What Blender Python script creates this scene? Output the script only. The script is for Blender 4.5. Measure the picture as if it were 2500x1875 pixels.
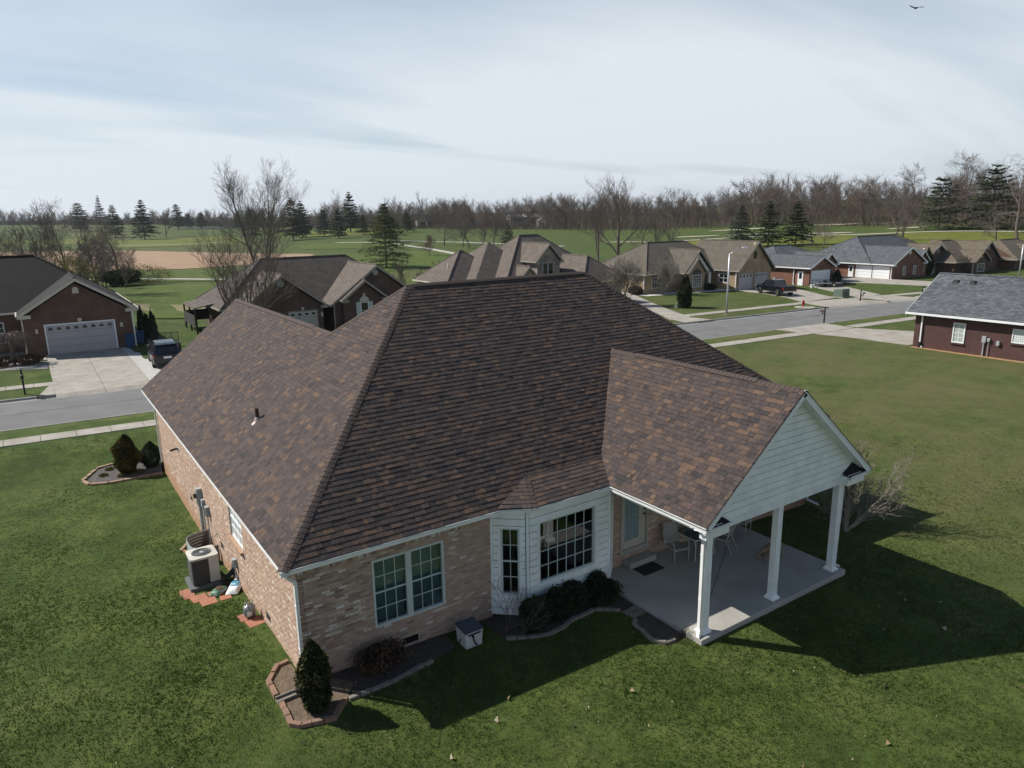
import bpy, bmesh, math, random
import numpy as np
from mathutils import Vector, Matrix, Quaternion
for _o in list(bpy.data.objects): bpy.data.objects.remove(_o)
SC = bpy.context.scene
COL = SC.collection
rnd = random.Random(7)
NR = np.random.default_rng(11)
# ------------------------------------------------------------------ camera
CAM = np.array([-3.6018, -14.0463, 10.3157])
CR = np.array([0.826237, -0.563124, -0.014945]); CU = np.array([0.142219, 0.182851, 0.972800]); CF = np.array([0.545074, 0.805889, -0.231166])
cd = bpy.data.cameras.new('camera'); cam = bpy.data.objects.new('camera', cd); COL.objects.link(cam)
cd.sensor_width = 36; cd.lens = 36*1743.0/2500; cd.clip_start = .2; cd.clip_end = 9000
cam.matrix_world = Matrix(((CR[0], CU[0], -CF[0], CAM[0]), (CR[1], CU[1], -CF[1], CAM[1]), (CR[2], CU[2], -CF[2], CAM[2]), (0, 0, 0, 1)))
SC.camera = cam
def project(P):
    d = np.asarray(P, float)-CAM; z = d@CF
    return 1250+1743*(d@CR)/z, 937.5-1743*(d@CU)/z, z
# ------------------------------------------------------------------ world, sun, exposure
SUN = Vector((-.70, .83, 1.0)).normalized()
W = bpy.data.worlds.new('World'); SC.world = W; W.use_nodes = True
nt = W.node_tree; nt.nodes.clear()
def N(tree, typ, **kw):
    n = tree.nodes.new(typ)
    for k, v in kw.items():
        if k.startswith('i_'): n.inputs[k[2:].replace('_', ' ')].default_value = v
        else: setattr(n, k, v)
    return n
out = N(nt, 'ShaderNodeOutputWorld'); bg = N(nt, 'ShaderNodeBackground'); bg.inputs['Strength'].default_value = .06
sky = N(nt, 'ShaderNodeTexSky', sky_type='NISHITA', sun_disc=False, sun_elevation=math.radians(42.6), sun_rotation=math.radians(-40.1), air_density=1.0, dust_density=.7, ozone_density=2.0, altitude=150)
tc = N(nt, 'ShaderNodeTexCoord'); sep = N(nt, 'ShaderNodeSeparateXYZ'); nt.links.new(tc.outputs['Generated'], sep.inputs[0])
za = N(nt, 'ShaderNodeMath', operation='MAXIMUM'); za.inputs[1].default_value = 0.0; nt.links.new(sep.outputs['Z'], za.inputs[0])
zb = N(nt, 'ShaderNodeMath', operation='ADD'); zb.inputs[1].default_value = .10; nt.links.new(za.outputs[0], zb.inputs[0])
dx = N(nt, 'ShaderNodeMath', operation='DIVIDE'); dy = N(nt, 'ShaderNodeMath', operation='DIVIDE')
nt.links.new(sep.outputs['X'], dx.inputs[0]); nt.links.new(zb.outputs[0], dx.inputs[1]); nt.links.new(sep.outputs['Y'], dy.inputs[0]); nt.links.new(zb.outputs[0], dy.inputs[1])
cmb = N(nt, 'ShaderNodeCombineXYZ'); nt.links.new(dx.outputs[0], cmb.inputs[0]); nt.links.new(dy.outputs[0], cmb.inputs[1])
mp = N(nt, 'ShaderNodeMapping'); mp.inputs['Rotation'].default_value = (0, 0, math.radians(40)); mp.inputs['Scale'].default_value = (.20, .46, 1); mp.inputs['Location'].default_value = (.35, .2, 0); nt.links.new(cmb.outputs[0], mp.inputs['Vector'])
n1 = N(nt, 'ShaderNodeTexNoise'); n1.inputs['Scale'].default_value = 1.0; n1.inputs['Detail'].default_value = 6; n1.inputs['Roughness'].default_value = .47; n1.inputs['Distortion'].default_value = .5; nt.links.new(mp.outputs[0], n1.inputs['Vector'])
cr = N(nt, 'ShaderNodeValToRGB'); cr.color_ramp.elements[0].position = .36; cr.color_ramp.elements[1].position = .62
cr.color_ramp.elements[0].color = (.33, .33, .33, 1); cr.color_ramp.elements[1].color = (.96, .96, .96, 1); nt.links.new(n1.outputs['Fac'], cr.inputs[0])
hz = N(nt, 'ShaderNodeMapRange', interpolation_type='SMOOTHSTEP'); hz.inputs['From Min'].default_value = 0; hz.inputs['From Max'].default_value = .50; hz.inputs['To Min'].default_value = 1.7; hz.inputs['To Max'].default_value = .08; nt.links.new(za.outputs[0], hz.inputs['Value'])
cm = N(nt, 'ShaderNodeMath', operation='MULTIPLY', use_clamp=True); nt.links.new(cr.outputs[0], cm.inputs[0]); nt.links.new(hz.outputs[0], cm.inputs[1])
mx = N(nt, 'ShaderNodeMixRGB'); mx.inputs[2].default_value = (10.3, 11.2, 12.0, 1)
nt.links.new(cm.outputs[0], mx.inputs[0]); tint = N(nt, 'ShaderNodeMixRGB', blend_type='MULTIPLY'); tint.inputs[0].default_value = 1; tint.inputs[2].default_value = (.92, 1.10, 1.22, 1); nt.links.new(sky.outputs[0], tint.inputs[1]); nt.links.new(tint.outputs[0], mx.inputs[1]); nt.links.new(mx.outputs[0], bg.inputs['Color']); nt.links.new(bg.outputs[0], out.inputs['Surface'])
sl = bpy.data.lights.new('sun', 'SUN'); sl.energy = 5.0; sl.angle = math.radians(.55); sl.color = (1.0, .95, .87)
so = bpy.data.objects.new('sun', sl); COL.objects.link(so); so.rotation_euler = SUN.to_track_quat('Z', 'Y').to_euler(); so.location = (-30, 40, 60)
vs = SC.view_settings; vs.view_transform = 'Standard'; vs.look = 'None'; vs.gamma = 1; vs.use_curve_mapping = False; vs.exposure = .3
SC.render.engine = 'CYCLES'
try:
    SC.cycles.use_denoising = True; SC.cycles.max_bounces = 6; SC.cycles.transparent_max_bounces = 12; SC.cycles.volume_bounces = 0
except Exception: pass
# ------------------------------------------------------------------ helpers
def lerp(a, b, t): return a+(b-a)*t
def S(x, a, b):
    t = np.clip((np.asarray(x, float)-a)/(b-a), 0, 1); return t*t*(3-2*t)
ORG = {}
def tagp(o, label=None, cat=None, group=None, kind=None):
    if label: o['label'] = label
    if cat: o['category'] = cat
    if group: o['group'] = group
    if kind: o['kind'] = kind
    return o
def thing(name, label, cat, loc=(0, 0, 0), rz=0, group=None):
    o = bpy.data.objects.new(name, None); COL.objects.link(o); o.empty_display_size = .3
    o.location = loc; o.rotation_euler = (0, 0, rz); ORG[o.name] = Vector(loc)
    return tagp(o, label, cat, group)
def link(name, me, parent=None, m=None):
    o = bpy.data.objects.new(name, me); COL.objects.link(o)
    if parent: o.parent = parent; ORG[o.name] = ORG.get(parent.name, Vector((0, 0, 0)))
    if m is not None and not me.materials: me.materials.append(m)
    return o
class MB:
    def __init__(s): s.V = []; s.F = []; s.T = []
    def add(s, vs, fs, t=0.):
        b = len(s.V); s.V += [tuple(v) for v in vs]; s.F += [tuple(b+i for i in f) for f in fs]; s.T += [t]*len(fs); return s
    def box(s, x0, x1, y0, y1, z0, z1, t=0.):
        return s.add([(x0, y0, z0), (x1, y0, z0), (x1, y1, z0), (x0, y1, z0), (x0, y0, z1), (x1, y0, z1), (x1, y1, z1), (x0, y1, z1)],
                     [(0, 3, 2, 1), (4, 5, 6, 7), (0, 1, 5, 4), (1, 2, 6, 5), (2, 3, 7, 6), (3, 0, 4, 7)], t)
    def fbox(s, O, A, B, C, t=0.):       # box from corner O with edge vectors A, B, C
        O = Vector(O); A = Vector(A); B = Vector(B); C = Vector(C)
        if A.cross(B).dot(C) < 0: A, B = B, A
        return s.add([O, O+A, O+A+B, O+B, O+C, O+A+C, O+A+B+C, O+B+C], [(0, 3, 2, 1), (4, 5, 6, 7), (0, 1, 5, 4), (1, 2, 6, 5), (2, 3, 7, 6), (3, 0, 4, 7)], t)
    def poly(s, pts, t=0.): return s.add(pts, [tuple(range(len(pts)))], t)
    def prism(s, pts, d, t=0.):          # polygon pts (3D, ccw seen from +d) extruded by vector d
        n = len(pts); d = Vector(d); P = [Vector(p) for p in pts]
        return s.add(P+[p+d for p in P], [tuple(range(n-1, -1, -1)), tuple(range(n, 2*n))]+[(i, (i+1) % n, n+(i+1) % n, n+i) for i in range(n)], t)
    def tube(s, pts, rad, n=6, cap=True, t=0.):
        P = [Vector(p) for p in pts]; R = rad if isinstance(rad, (list, tuple)) else [rad]*len(P)
        vs = []; up = Vector((0, 0, 1)); fs = []
        for i, p in enumerate(P):
            d = (P[min(i+1, len(P)-1)]-P[max(i-1, 0)]).normalized()
            a = d.cross(up if abs(d.z) < .95 else Vector((1, 0, 0))).normalized(); b = d.cross(a)
            for k in range(n):
                an = 2*math.pi*k/n; vs.append(p+(a*math.cos(an)+b*math.sin(an))*R[i])
        for i in range(len(P)-1):
            for k in range(n): fs.append((i*n+k, (i+1)*n+k, (i+1)*n+(k+1) % n, i*n+(k+1) % n))
        if cap: fs.append(tuple(range(n))); fs.append(tuple((len(P)-1)*n+k for k in range(n-1, -1, -1)))
        return s.add(vs, fs, t)
    def lathe(s, prof, c=(0, 0, 0), n=16, t=0.):   # prof: list (r, z)
        vs = []; fs = []
        for r, z in prof:
            for k in range(n): an = 2*math.pi*k/n; vs.append((c[0]+r*math.cos(an), c[1]+r*math.sin(an), c[2]+z))
        for i in range(len(prof)-1):
            for k in range(n): fs.append((i*n+k, i*n+(k+1) % n, (i+1)*n+(k+1) % n, (i+1)*n+k))
        fs.append(tuple(range(n-1, -1, -1))); fs.append(tuple((len(prof)-1)*n+k for k in range(n)))
        return s.add(vs, fs, t)
    def mesh(s, name, m=None, org=None, tone=False, smooth=False):
        me = bpy.data.meshes.new(name); V = s.V
        if org is not None and org.length > 0: V = [(v[0]-org[0], v[1]-org[1], v[2]-org[2]) for v in V]
        me.from_pydata(V, [], s.F)
        if tone:
            a = me.attributes.new('tone', 'FLOAT', 'FACE'); a.data.foreach_set('value', np.array(s.T, dtype=np.float32))
        if smooth: me.polygons.foreach_set('use_smooth', [True]*len(me.polygons))
        if m is not None: me.materials.append(m)
        me.update(); return me
    def build(s, name, m, parent=None, tone=False, smooth=False, bevel=0, kind=None):
        org = ORG.get(parent.name) if parent else None
        o = link(name, s.mesh(name, m, org, tone, smooth), parent)
        if bevel: b = o.modifiers.new('bevel', 'BEVEL'); b.width = bevel; b.segments = 2; b.limit_method = 'ANGLE'
        if kind: o['kind'] = kind
        return o
def npmesh(name, V, F, m=None, tone=None, smooth=False):
    V = np.asarray(V, np.float32); F = np.asarray(F, np.int32); n, k = F.shape
    me = bpy.data.meshes.new(name); me.vertices.add(len(V)); me.vertices.foreach_set('co', V.ravel())
    me.loops.add(n*k); me.loops.foreach_set('vertex_index', F.ravel()); me.polygons.add(n)
    me.polygons.foreach_set('loop_start', np.arange(0, n*k, k, dtype=np.int32)); me.polygons.foreach_set('loop_total', np.full(n, k, np.int32))
    if smooth: me.polygons.foreach_set('use_smooth', np.ones(n, bool))
    me.update(calc_edges=True)
    if tone is not None: a = me.attributes.new('tone', 'FLOAT', 'FACE'); a.data.foreach_set('value', np.asarray(tone, np.float32))
    if m is not None: me.materials.append(m)
    return me
def copy_tree(o, loc=None, rz=None, label=None, scale=None, parent=None):
    c = o.copy(); COL.objects.link(c); c.parent = parent
    if loc is not None: c.location = loc
    if rz is not None: c.rotation_euler = (0, 0, rz)
    if scale is not None: c.scale = (scale,)*3 if isinstance(scale, (int, float)) else scale
    if label: c['label'] = label
    for ch in [x for x in o.children]: copy_tree(ch, parent=c)
    return c
def clip_poly(P, Q):   # clip polygon P by convex ccw polygon Q (2D)
    for i in range(len(Q)):
        a = Q[i]; b = Q[(i+1) % len(Q)]; ex, ey = b[0]-a[0], b[1]-a[1]; R = []
        if not P: return []
        s_ = [ex*(p[1]-a[1])-ey*(p[0]-a[0]) for p in P]
        for j in range(len(P)):
            p, q, sp, sq = P[j], P[(j+1) % len(P)], s_[j], s_[(j+1) % len(P)]
            if sp >= 0: R.append(p)
            if (sp > 0 > sq) or (sp < 0 < sq): t = sp/(sp-sq); R.append((p[0]+(q[0]-p[0])*t, p[1]+(q[1]-p[1])*t))
        P = R
    return P
# ------------------------------------------------------------------ materials
def newmat(name):
    m = bpy.data.materials.new(name); m.use_nodes = True; t = m.node_tree; b = t.nodes['Principled BSDF']; return m, t, b
def ramp(t, stops, interp='LINEAR'):
    r = N(t, 'ShaderNodeValToRGB'); r.color_ramp.interpolation = interp; e = r.color_ramp.elements
    while len(e) < len(stops): e.new(.5)
    for k, (p, c) in enumerate(stops): e[k].position = p; e[k].color = (*c, 1)
    return r
def mat(name, col, col2=None, scale=6, rough=.75, metal=0, bump=0, bscale=None, stretch=None, spec=.4, lo=.35, hi=.65, detail=5, coat=0):
    m, t, b = newmat(name); b.inputs['Roughness'].default_value = rough; b.inputs['Metallic'].default_value = metal
    b.inputs['Specular IOR Level'].default_value = spec; b.inputs['Coat Weight'].default_value = coat
    b.inputs['Base Color'].default_value = (*col, 1)
    c = N(t, 'ShaderNodeTexCoord'); src = c.outputs['Object']
    if stretch: mpn = N(t, 'ShaderNodeMapping'); mpn.inputs['Scale'].default_value = stretch; t.links.new(src, mpn.inputs['Vector']); src = mpn.outputs[0]
    if col2:
        n = N(t, 'ShaderNodeTexNoise'); n.inputs['Scale'].default_value = scale; n.inputs['Detail'].default_value = detail; n.inputs['Roughness'].default_value = .6
        t.links.new(src, n.inputs['Vector']); r = ramp(t, [(lo, col), (hi, col2)]); t.links.new(n.outputs['Fac'], r.inputs[0]); t.links.new(r.outputs[0], b.inputs['Base Color'])
    if bump:
        n2 = N(t, 'ShaderNodeTexNoise'); n2.inputs['Scale'].default_value = bscale or scale*4; n2.inputs['Detail'].default_value = 6; t.links.new(src, n2.inputs['Vector'])
        bp = N(t, 'ShaderNodeBump'); bp.inputs['Strength'].default_value = bump; bp.inputs['Distance'].default_value = .02; t.links.new(n2.outputs['Fac'], bp.inputs['Height']); t.links.new(bp.outputs[0], b.inputs['Normal'])
    return m
def tonemat(name, stops, single=False, rough=.85, noise=.35, nscale=30, interp='LINEAR', bump=.3, stain=None, spec=.3, transl=0):
    m, t, b = newmat(name); b.inputs['Roughness'].default_value = rough; b.inputs['Specular IOR Level'].default_value = spec
    if single: src = N(t, 'ShaderNodeObjectInfo').outputs['Random']
    else: a = N(t, 'ShaderNodeAttribute'); a.attribute_name = 'tone'; src = a.outputs['Fac']
    r = ramp(t, stops, interp); t.links.new(src, r.inputs[0]); col = r.outputs[0]
    g = N(t, 'ShaderNodeNewGeometry')
    n = N(t, 'ShaderNodeTexNoise'); n.inputs['Scale'].default_value = nscale; n.inputs['Detail'].default_value = 5; t.links.new(g.outputs['Position'], n.inputs['Vector'])
    v = N(t, 'ShaderNodeMapRange'); v.inputs['From Min'].default_value = .25; v.inputs['From Max'].default_value = .75; v.inputs['To Min'].default_value = 1-noise; v.inputs['To Max'].default_value = 1+noise; t.links.new(n.outputs['Fac'], v.inputs['Value'])
    mu = N(t, 'ShaderNodeVectorMath', operation='SCALE'); t.links.new(col, mu.inputs[0]); t.links.new(v.outputs[0], mu.inputs['Scale']); col = mu.outputs[0]
    if stain:   # mud splash low on the wall: (colour, z where it ends)
        s_ = N(t, 'ShaderNodeSeparateXYZ'); t.links.new(g.outputs['Position'], s_.inputs[0])
        ns = N(t, 'ShaderNodeTexNoise'); ns.inputs['Scale'].default_value = 1.6; ns.inputs['Detail'].default_value = 6; t.links.new(g.outputs['Position'], ns.inputs['Vector'])
        ad = N(t, 'ShaderNodeMath', operation='MULTIPLY_ADD'); ad.inputs[1].default_value = .9; t.links.new(ns.outputs['Fac'], ad.inputs[0]); t.links.new(s_.outputs['Z'], ad.inputs[2])
        mr = N(t, 'ShaderNodeMapRange'); mr.inputs['From Min'].default_value = stain[1]; mr.inputs['From Max'].default_value = stain[1]+.45; mr.inputs['To Min'].default_value = .75; mr.inputs['To Max'].default_value = 0; t.links.new(ad.outputs[0], mr.inputs['Value'])
        mm = N(t, 'ShaderNodeMixRGB'); mm.inputs[2].default_value = (*stain[0], 1); t.links.new(mr.outputs[0], mm.inputs[0]); t.links.new(col, mm.inputs[1]); col = mm.outputs[0]
    t.links.new(col, b.inputs['Base Color'])
    if bump:
        bp = N(t, 'ShaderNodeBump'); bp.inputs['Strength'].default_value = bump; bp.inputs['Distance'].default_value = .01
        n2 = N(t, 'ShaderNodeTexNoise'); n2.inputs['Scale'].default_value = nscale*4; n2.inputs['Detail'].default_value = 4; t.links.new(g.outputs['Position'], n2.inputs['Vector']); t.links.new(n2.outputs['Fac'], bp.inputs['Height']); t.links.new(bp.outputs[0], b.inputs['Normal'])
    if transl:
        tr = N(t, 'ShaderNodeBsdfTranslucent'); t.links.new(col, tr.inputs['Color']); ms = N(t, 'ShaderNodeMixShader'); ms.inputs[0].default_value = transl
        o_ = t.nodes['Material Output']; t.links.new(b.outputs[0], ms.inputs[1]); t.links.new(tr.outputs[0], ms.inputs[2]); t.links.new(ms.outputs[0], o_.inputs['Surface'])
    return m
def farbrick(name, c1, c2, mortar, w=.21, h=.075):
    m, t, b = newmat(name); b.inputs['Roughness'].default_value = .9
    g = N(t, 'ShaderNodeNewGeometry'); s_ = N(t, 'ShaderNodeSeparateXYZ'); t.links.new(g.outputs['Position'], s_.inputs[0])
    a = N(t, 'ShaderNodeMath', operation='ADD'); t.links.new(s_.outputs['X'], a.inputs[0]); t.links.new(s_.outputs['Y'], a.inputs[1])
    c = N(t, 'ShaderNodeCombineXYZ'); t.links.new(a.outputs[0], c.inputs[0]); t.links.new(s_.outputs['Z'], c.inputs[1])
    k = N(t, 'ShaderNodeTexBrick'); k.inputs['Scale'].default_value = 1; k.inputs['Brick Width'].default_value = w; k.inputs['Row Height'].default_value = h; k.inputs['Mortar Size'].default_value = .008
    k.inputs['Color1'].default_value = (*c1, 1); k.inputs['Color2'].default_value = (*c2, 1); k.inputs['Mortar'].default_value = (*mortar, 1); t.links.new(c.outputs[0], k.inputs['Vector'])
    n = N(t, 'ShaderNodeTexNoise'); n.inputs['Scale'].default_value = .9; n.inputs['Detail'].default_value = 6; t.links.new(g.outputs['Position'], n.inputs['Vector'])
    v = N(t, 'ShaderNodeMapRange'); v.inputs['From Min'].default_value = .3; v.inputs['From Max'].default_value = .7; v.inputs['To Min'].default_value = .72; v.inputs['To Max'].default_value = 1.25; t.links.new(n.outputs['Fac'], v.inputs['Value'])
    mu = N(t, 'ShaderNodeVectorMath', operation='SCALE'); t.links.new(k.outputs['Color'], mu.inputs[0]); t.links.new(v.outputs[0], mu.inputs['Scale']); t.links.new(mu.outputs[0], b.inputs['Base Color'])
    bp = N(t, 'ShaderNodeBump'); bp.inputs['Strength'].default_value = .5; bp.inputs['Distance'].default_value = .01; bp.invert = True; t.links.new(k.outputs['Fac'], bp.inputs['Height']); t.links.new(bp.outputs[0], b.inputs['Normal'])
    return m
def farroof(name, c1, c2, c3):
    m, t, b = newmat(name); b.inputs['Roughness'].default_value = .9; b.inputs['Specular IOR Level'].default_value = .25
    g = N(t, 'ShaderNodeNewGeometry'); s_ = N(t, 'ShaderNodeSeparateXYZ'); t.links.new(g.outputs['Position'], s_.inputs[0])
    nn = N(t, 'ShaderNodeSeparateXYZ'); t.links.new(g.outputs['Normal'], nn.inputs[0])
    ax = N(t, 'ShaderNodeMath', operation='ABSOLUTE'); ay = N(t, 'ShaderNodeMath', operation='ABSOLUTE'); t.links.new(nn.outputs[0], ax.inputs[0]); t.links.new(nn.outputs[1], ay.inputs[0])
    gt = N(t, 'ShaderNodeMath', operation='GREATER_THAN'); t.links.new(ax.outputs[0], gt.inputs[0]); t.links.new(ay.outputs[0], gt.inputs[1])
    mxx = N(t, 'ShaderNodeMix', data_type='FLOAT'); t.links.new(gt.outputs[0], mxx.inputs[0]); t.links.new(s_.outputs['X'], mxx.inputs[2]); t.links.new(s_.outputs['Y'], mxx.inputs[3])
    zz = N(t, 'ShaderNodeMath', operation='MULTIPLY'); zz.inputs[1].default_value = 1.6; t.links.new(s_.outputs['Z'], zz.inputs[0])
    c = N(t, 'ShaderNodeCombineXYZ'); t.links.new(mxx.outputs[0], c.inputs[0]); t.links.new(zz.outputs[0], c.inputs[1])
    k = N(t, 'ShaderNodeTexBrick'); k.inputs['Scale'].default_value = 1; k.inputs['Brick Width'].default_value = .32; k.inputs['Row Height'].default_value = .145; k.inputs['Mortar Size'].default_value = .012; k.inputs['Bias'].default_value = -.1
    k.inputs['Color1'].default_value = (*c1, 1); k.inputs['Color2'].default_value = (*c2, 1); k.inputs['Mortar'].default_value = (*[x*.55 for x in c3], 1); t.links.new(c.outputs[0], k.inputs['Vector'])
    n = N(t, 'ShaderNodeTexNoise'); n.inputs['Scale'].default_value = 1.3; n.inputs['Detail'].default_value = 8; n.inputs['Roughness'].default_value = .7; t.links.new(g.outputs['Position'], n.inputs['Vector'])
    v = N(t, 'ShaderNodeMapRange'); v.inputs['From Min'].default_value = .3; v.inputs['From Max'].default_value = .7; v.inputs['To Min'].default_value = .75; v.inputs['To Max'].default_value = 1.25; t.links.new(n.outputs['Fac'], v.inputs['Value'])
    mu = N(t, 'ShaderNodeVectorMath', operation='SCALE'); t.links.new(k.outputs['Color'], mu.inputs[0]); t.links.new(v.outputs[0], mu.inputs['Scale']); t.links.new(mu.outputs[0], b.inputs['Base Color'])
    return m
def glassmat(name, tint, refl=.06, rough=.02):
    m, t, b = newmat(name); t.nodes.remove(b); o_ = t.nodes['Material Output']
    tr = N(t, 'ShaderNodeBsdfTransparent'); tr.inputs[0].default_value = (*tint, 1); gl = N(t, 'ShaderNodeBsdfGlossy'); gl.inputs['Roughness'].default_value = rough; gl.inputs['Color'].default_value = (.9, .95, 1, 1)
    lw = N(t, 'ShaderNodeFresnel'); lw.inputs[0].default_value = 1.5; ad = N(t, 'ShaderNodeMath', operation='ADD'); ad.inputs[1].default_value = refl; t.links.new(lw.outputs[0], ad.inputs[0])
    ms = N(t, 'ShaderNodeMixShader'); t.links.new(ad.outputs[0], ms.inputs[0]); t.links.new(tr.outputs[0], ms.inputs[1]); t.links.new(gl.outputs[0], ms.inputs[2]); t.links.new(ms.outputs[0], o_.inputs['Surface']); return m
K = {}
SH = [(0, (0.040, 0.035, 0.035)), (.25, (0.055, 0.044, 0.042)), (.5, (0.071, 0.054, 0.049)), (.75, (0.087, 0.062, 0.052)), (.9, (.110, .073, .054)), (1, (.130, .083, .057))]
K['shingle'] = tonemat('shingle', SH, nscale=14, noise=.28, bump=.5, rough=.92, spec=.25)
K['shingle1'] = tonemat('shingle_single', SH, single=True, nscale=14, noise=.28, bump=.5, rough=.92, spec=.25)
K['cap'] = mat('ridge_cap', (.066, .050, .044), (.086, .064, .055), 9, .9, bump=.4, spec=.25)
K['deck'] = mat('roof_underlay', (.012, .011, .011), rough=.95)
BR = [(0, (0.226, 0.149, 0.116)), (.25, (0.338, 0.227, 0.173)), (.6, (0.440, 0.315, 0.236)), (.82, (0.496, 0.365, 0.278)), (.93, (0.564, 0.485, 0.410)), (1, (0.639, 0.582, 0.520))]
K['brick'] = tonemat('brick', BR, nscale=22, noise=.22, bump=.4, stain=((.36, .20, .10), .12))
K['brick1'] = tonemat('brick_single', BR, single=True, nscale=22, noise=.22, bump=.4, stain=((.36, .20, .10), .12))
K['mortar'] = mat('mortar', (.42, .37, .32), (.33, .28, .24), 3, .95)
K['found'] = mat('foundation', (.36, .30, .24), (.27, .21, .15), 2, .95)
K['white'] = mat('white_vinyl', (.80, .81, .81), (.74, .75, .75), 1.2, .45, spec=.4)
K['siding'] = mat('cream_siding', (.84, .86, .85), (.72, .74, .72), 2.2, .5, spec=.35)
K['trim'] = mat('window_trim', (.56, .60, .57), (.50, .54, .51), 2, .5)
K['gutter'] = mat('gutter_metal', (.78, .78, .77), (.66, .66, .64), 1.5, .3, spec=.6)
K['debris'] = mat('gutter_debris', (.10, .075, .045), (.05, .04, .025), 9, .95, bump=.8)
K['glass'] = glassmat('window_glass', (.82, .88, .88), .03)
K['blind'] = mat('blind', (.16, .23, .27), (.12, .18, .21), 1, .8)
K['room'] = mat('room_wall', (.10, .085, .07), rough=.9)
K['cloth'] = mat('table_cloth', (.36, .30, .22), rough=.9)
K['chairwhite'] = mat('white_chair', (.7, .68, .64), rough=.6)
K['concrete'] = mat('concrete', (.365, .337, .292), (.262, .238, .202), .9, .9, bump=.15, bscale=60, detail=8)
K['concrete_new'] = mat('concrete_new', (.44, .43, .40), (.39, .38, .355), 1.6, .9, bump=.1, bscale=60)
K['patio'] = mat('patio_concrete', (.375, .36, .325), (.30, .29, .262), .9, .85, bump=.1, bscale=50, detail=9)
K['asphalt'] = mat('asphalt', (.168, .167, .165), (.137, .136, .134), .55, .95, bump=.2, bscale=90, detail=10)
K['kerb'] = mat('kerb_concrete', (.30, .29, .27), (.24, .23, .21), 2, .9)
K['terracotta'] = mat('terracotta_paver', (.40, .17, .10), (.30, .13, .085), 5, .9, bump=.2)
K['edging'] = mat('edging_block', (.30, .19, .13), (.22, .15, .11), 7, .95, bump=.3)
K['soil'] = mat('bed_soil', (.17, .125, .085), (.10, .075, .05), 9, .98, bump=.9, bscale=40)
K['mulch'] = mat('dark_mulch', (.045, .036, .030), (.085, .068, .055), 14, .98, bump=1, bscale=45)
K['black'] = mat('black_plastic', (.012, .012, .013), rough=.5)
K['blackmetal'] = mat('black_metal', (.015, .015, .016), rough=.35, metal=.3)
K['galv'] = mat('galvanised', (.42, .45, .46), (.34, .37, .38), 4, .45, metal=.75)
K['grey'] = mat('grey_box', (.36, .38, .39), (.30, .32, .33), 3, .6)
K['bark'] = mat('bark', (.125, .10, .08), (.075, .06, .05), 7, .95, bump=.5)
K['twig'] = mat('twigs', (.155, .125, .105), (.105, .085, .07), 3, .95)
K['palebark'] = mat('pale_bark', (.30, .27, .23), (.20, .175, .145), 6, .95)
K['darkglass'] = mat('dark_window', (.012, .016, .018), rough=.06, spec=.8)
K['chrome'] = mat('chrome', (.7, .7, .7), rough=.15, metal=1)
K['tyre'] = mat('tyre_rubber', (.015, .015, .015), rough=.85)
# ------------------------------------------------------------------ terrain
PH = np.radians([-40, -10, 3, 14, 26, 42, 57, 67, 90, 130]); DD = np.array([0, 140, 230, 280, 350, 420, 600, 900, 2500])
ZT = np.array([[0, 0, 0, 0, 0, 0, 2, 8, 14], [0, 0, 0, 0, 0, 0, 2, 8, 14], [0, 0, 0, 0, 0, 0, 2.5, 8.5, 14], [0, 0, 0, 0, 0, .8, 5, 9, 14], [0, 0, .8, 1.5, 2.7, 3.8, 8, 12, 16],
               [0, 0, 1.5, 2.5, 4, 6.5, 10, 14, 17], [0, 0, 3, 5.2, 10, 13, 17, 20, 22], [0, 0, 4.4, 7, 12, 15, 18, 20, 22], [0, 0, 3, 5, 9, 12, 16, 20, 22], [0, 0, 0, 0, 0, 0, 2, 8, 14]])
ZF = np.linspace(0, 2500, 251)
ZFT = np.array([np.convolve(np.pad(np.interp(ZF, DD, r), 3, 'edge'), np.ones(7)/7, 'valid') for r in ZT])
def TH(x, y):
    x = np.asarray(x, float); y = np.asarray(y, float)
    rx, ry = x-CAM[0], y-CAM[1]; d = np.hypot(rx, ry); ph = np.clip(np.arctan2(rx, ry), PH[0], PH[-1])
    i = np.clip(np.searchsorted(PH, ph)-1, 0, len(PH)-2); t = (ph-PH[i])/(PH[i+1]-PH[i]); t = t*t*(3-2*t)
    f = np.clip(d/10, 0, 249.999); j = f.astype(int); u = f-j
    za = ZFT[i, j]*(1-u)+ZFT[i, j+1]*u; zb = ZFT[i+1, j]*(1-u)+ZFT[i+1, j+1]*u
    far = za*(1-t)+zb*t
    behind = np.where(np.arctan2(rx, ry) > math.radians(150), 0, 1)*np.where(np.arctan2(rx, ry) < math.radians(-150), 0, 1)
    h = -.66*S(y, 1, 13)*(1-S(y, 20.5, 25.5))*(1-S(x, 2, 12))*S(x, -14, -5)
    h = h-np.interp(x, [1, 9, 15, 19, 26, 45], [0, .15, .17, .34, .34, 0])*(1-S(y, 12, 24))*S(y, -40, -18)
    h = h-.6*S(x, 4, 10)*(1-S(x, 31, 38))*S(y, 43, 52)*(1-S(y, 75, 100))
    h = h-.5*S(x, 108, 120)*(1-S(x, 150, 190))*S(y, 10, 25)*(1-S(y, 60, 80))
    z = h+far*behind
    k = 1-S(np.hypot((x-126)/1.0, (y-572)/1.7), 30, 70)
    return z*(1-k)+3.7*k
def th(x, y): return float(TH(x, y))
RX = [-400, -40, 0, 70, 90, 140, 400]; RY = [69.3, 39.8, 36.5, 30.75, 27.3, 19.5, -30]
def yfar(x): return np.interp(x, RX, RY)
def ynear(x): return np.interp(x, RX, RY)-7.6
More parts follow.
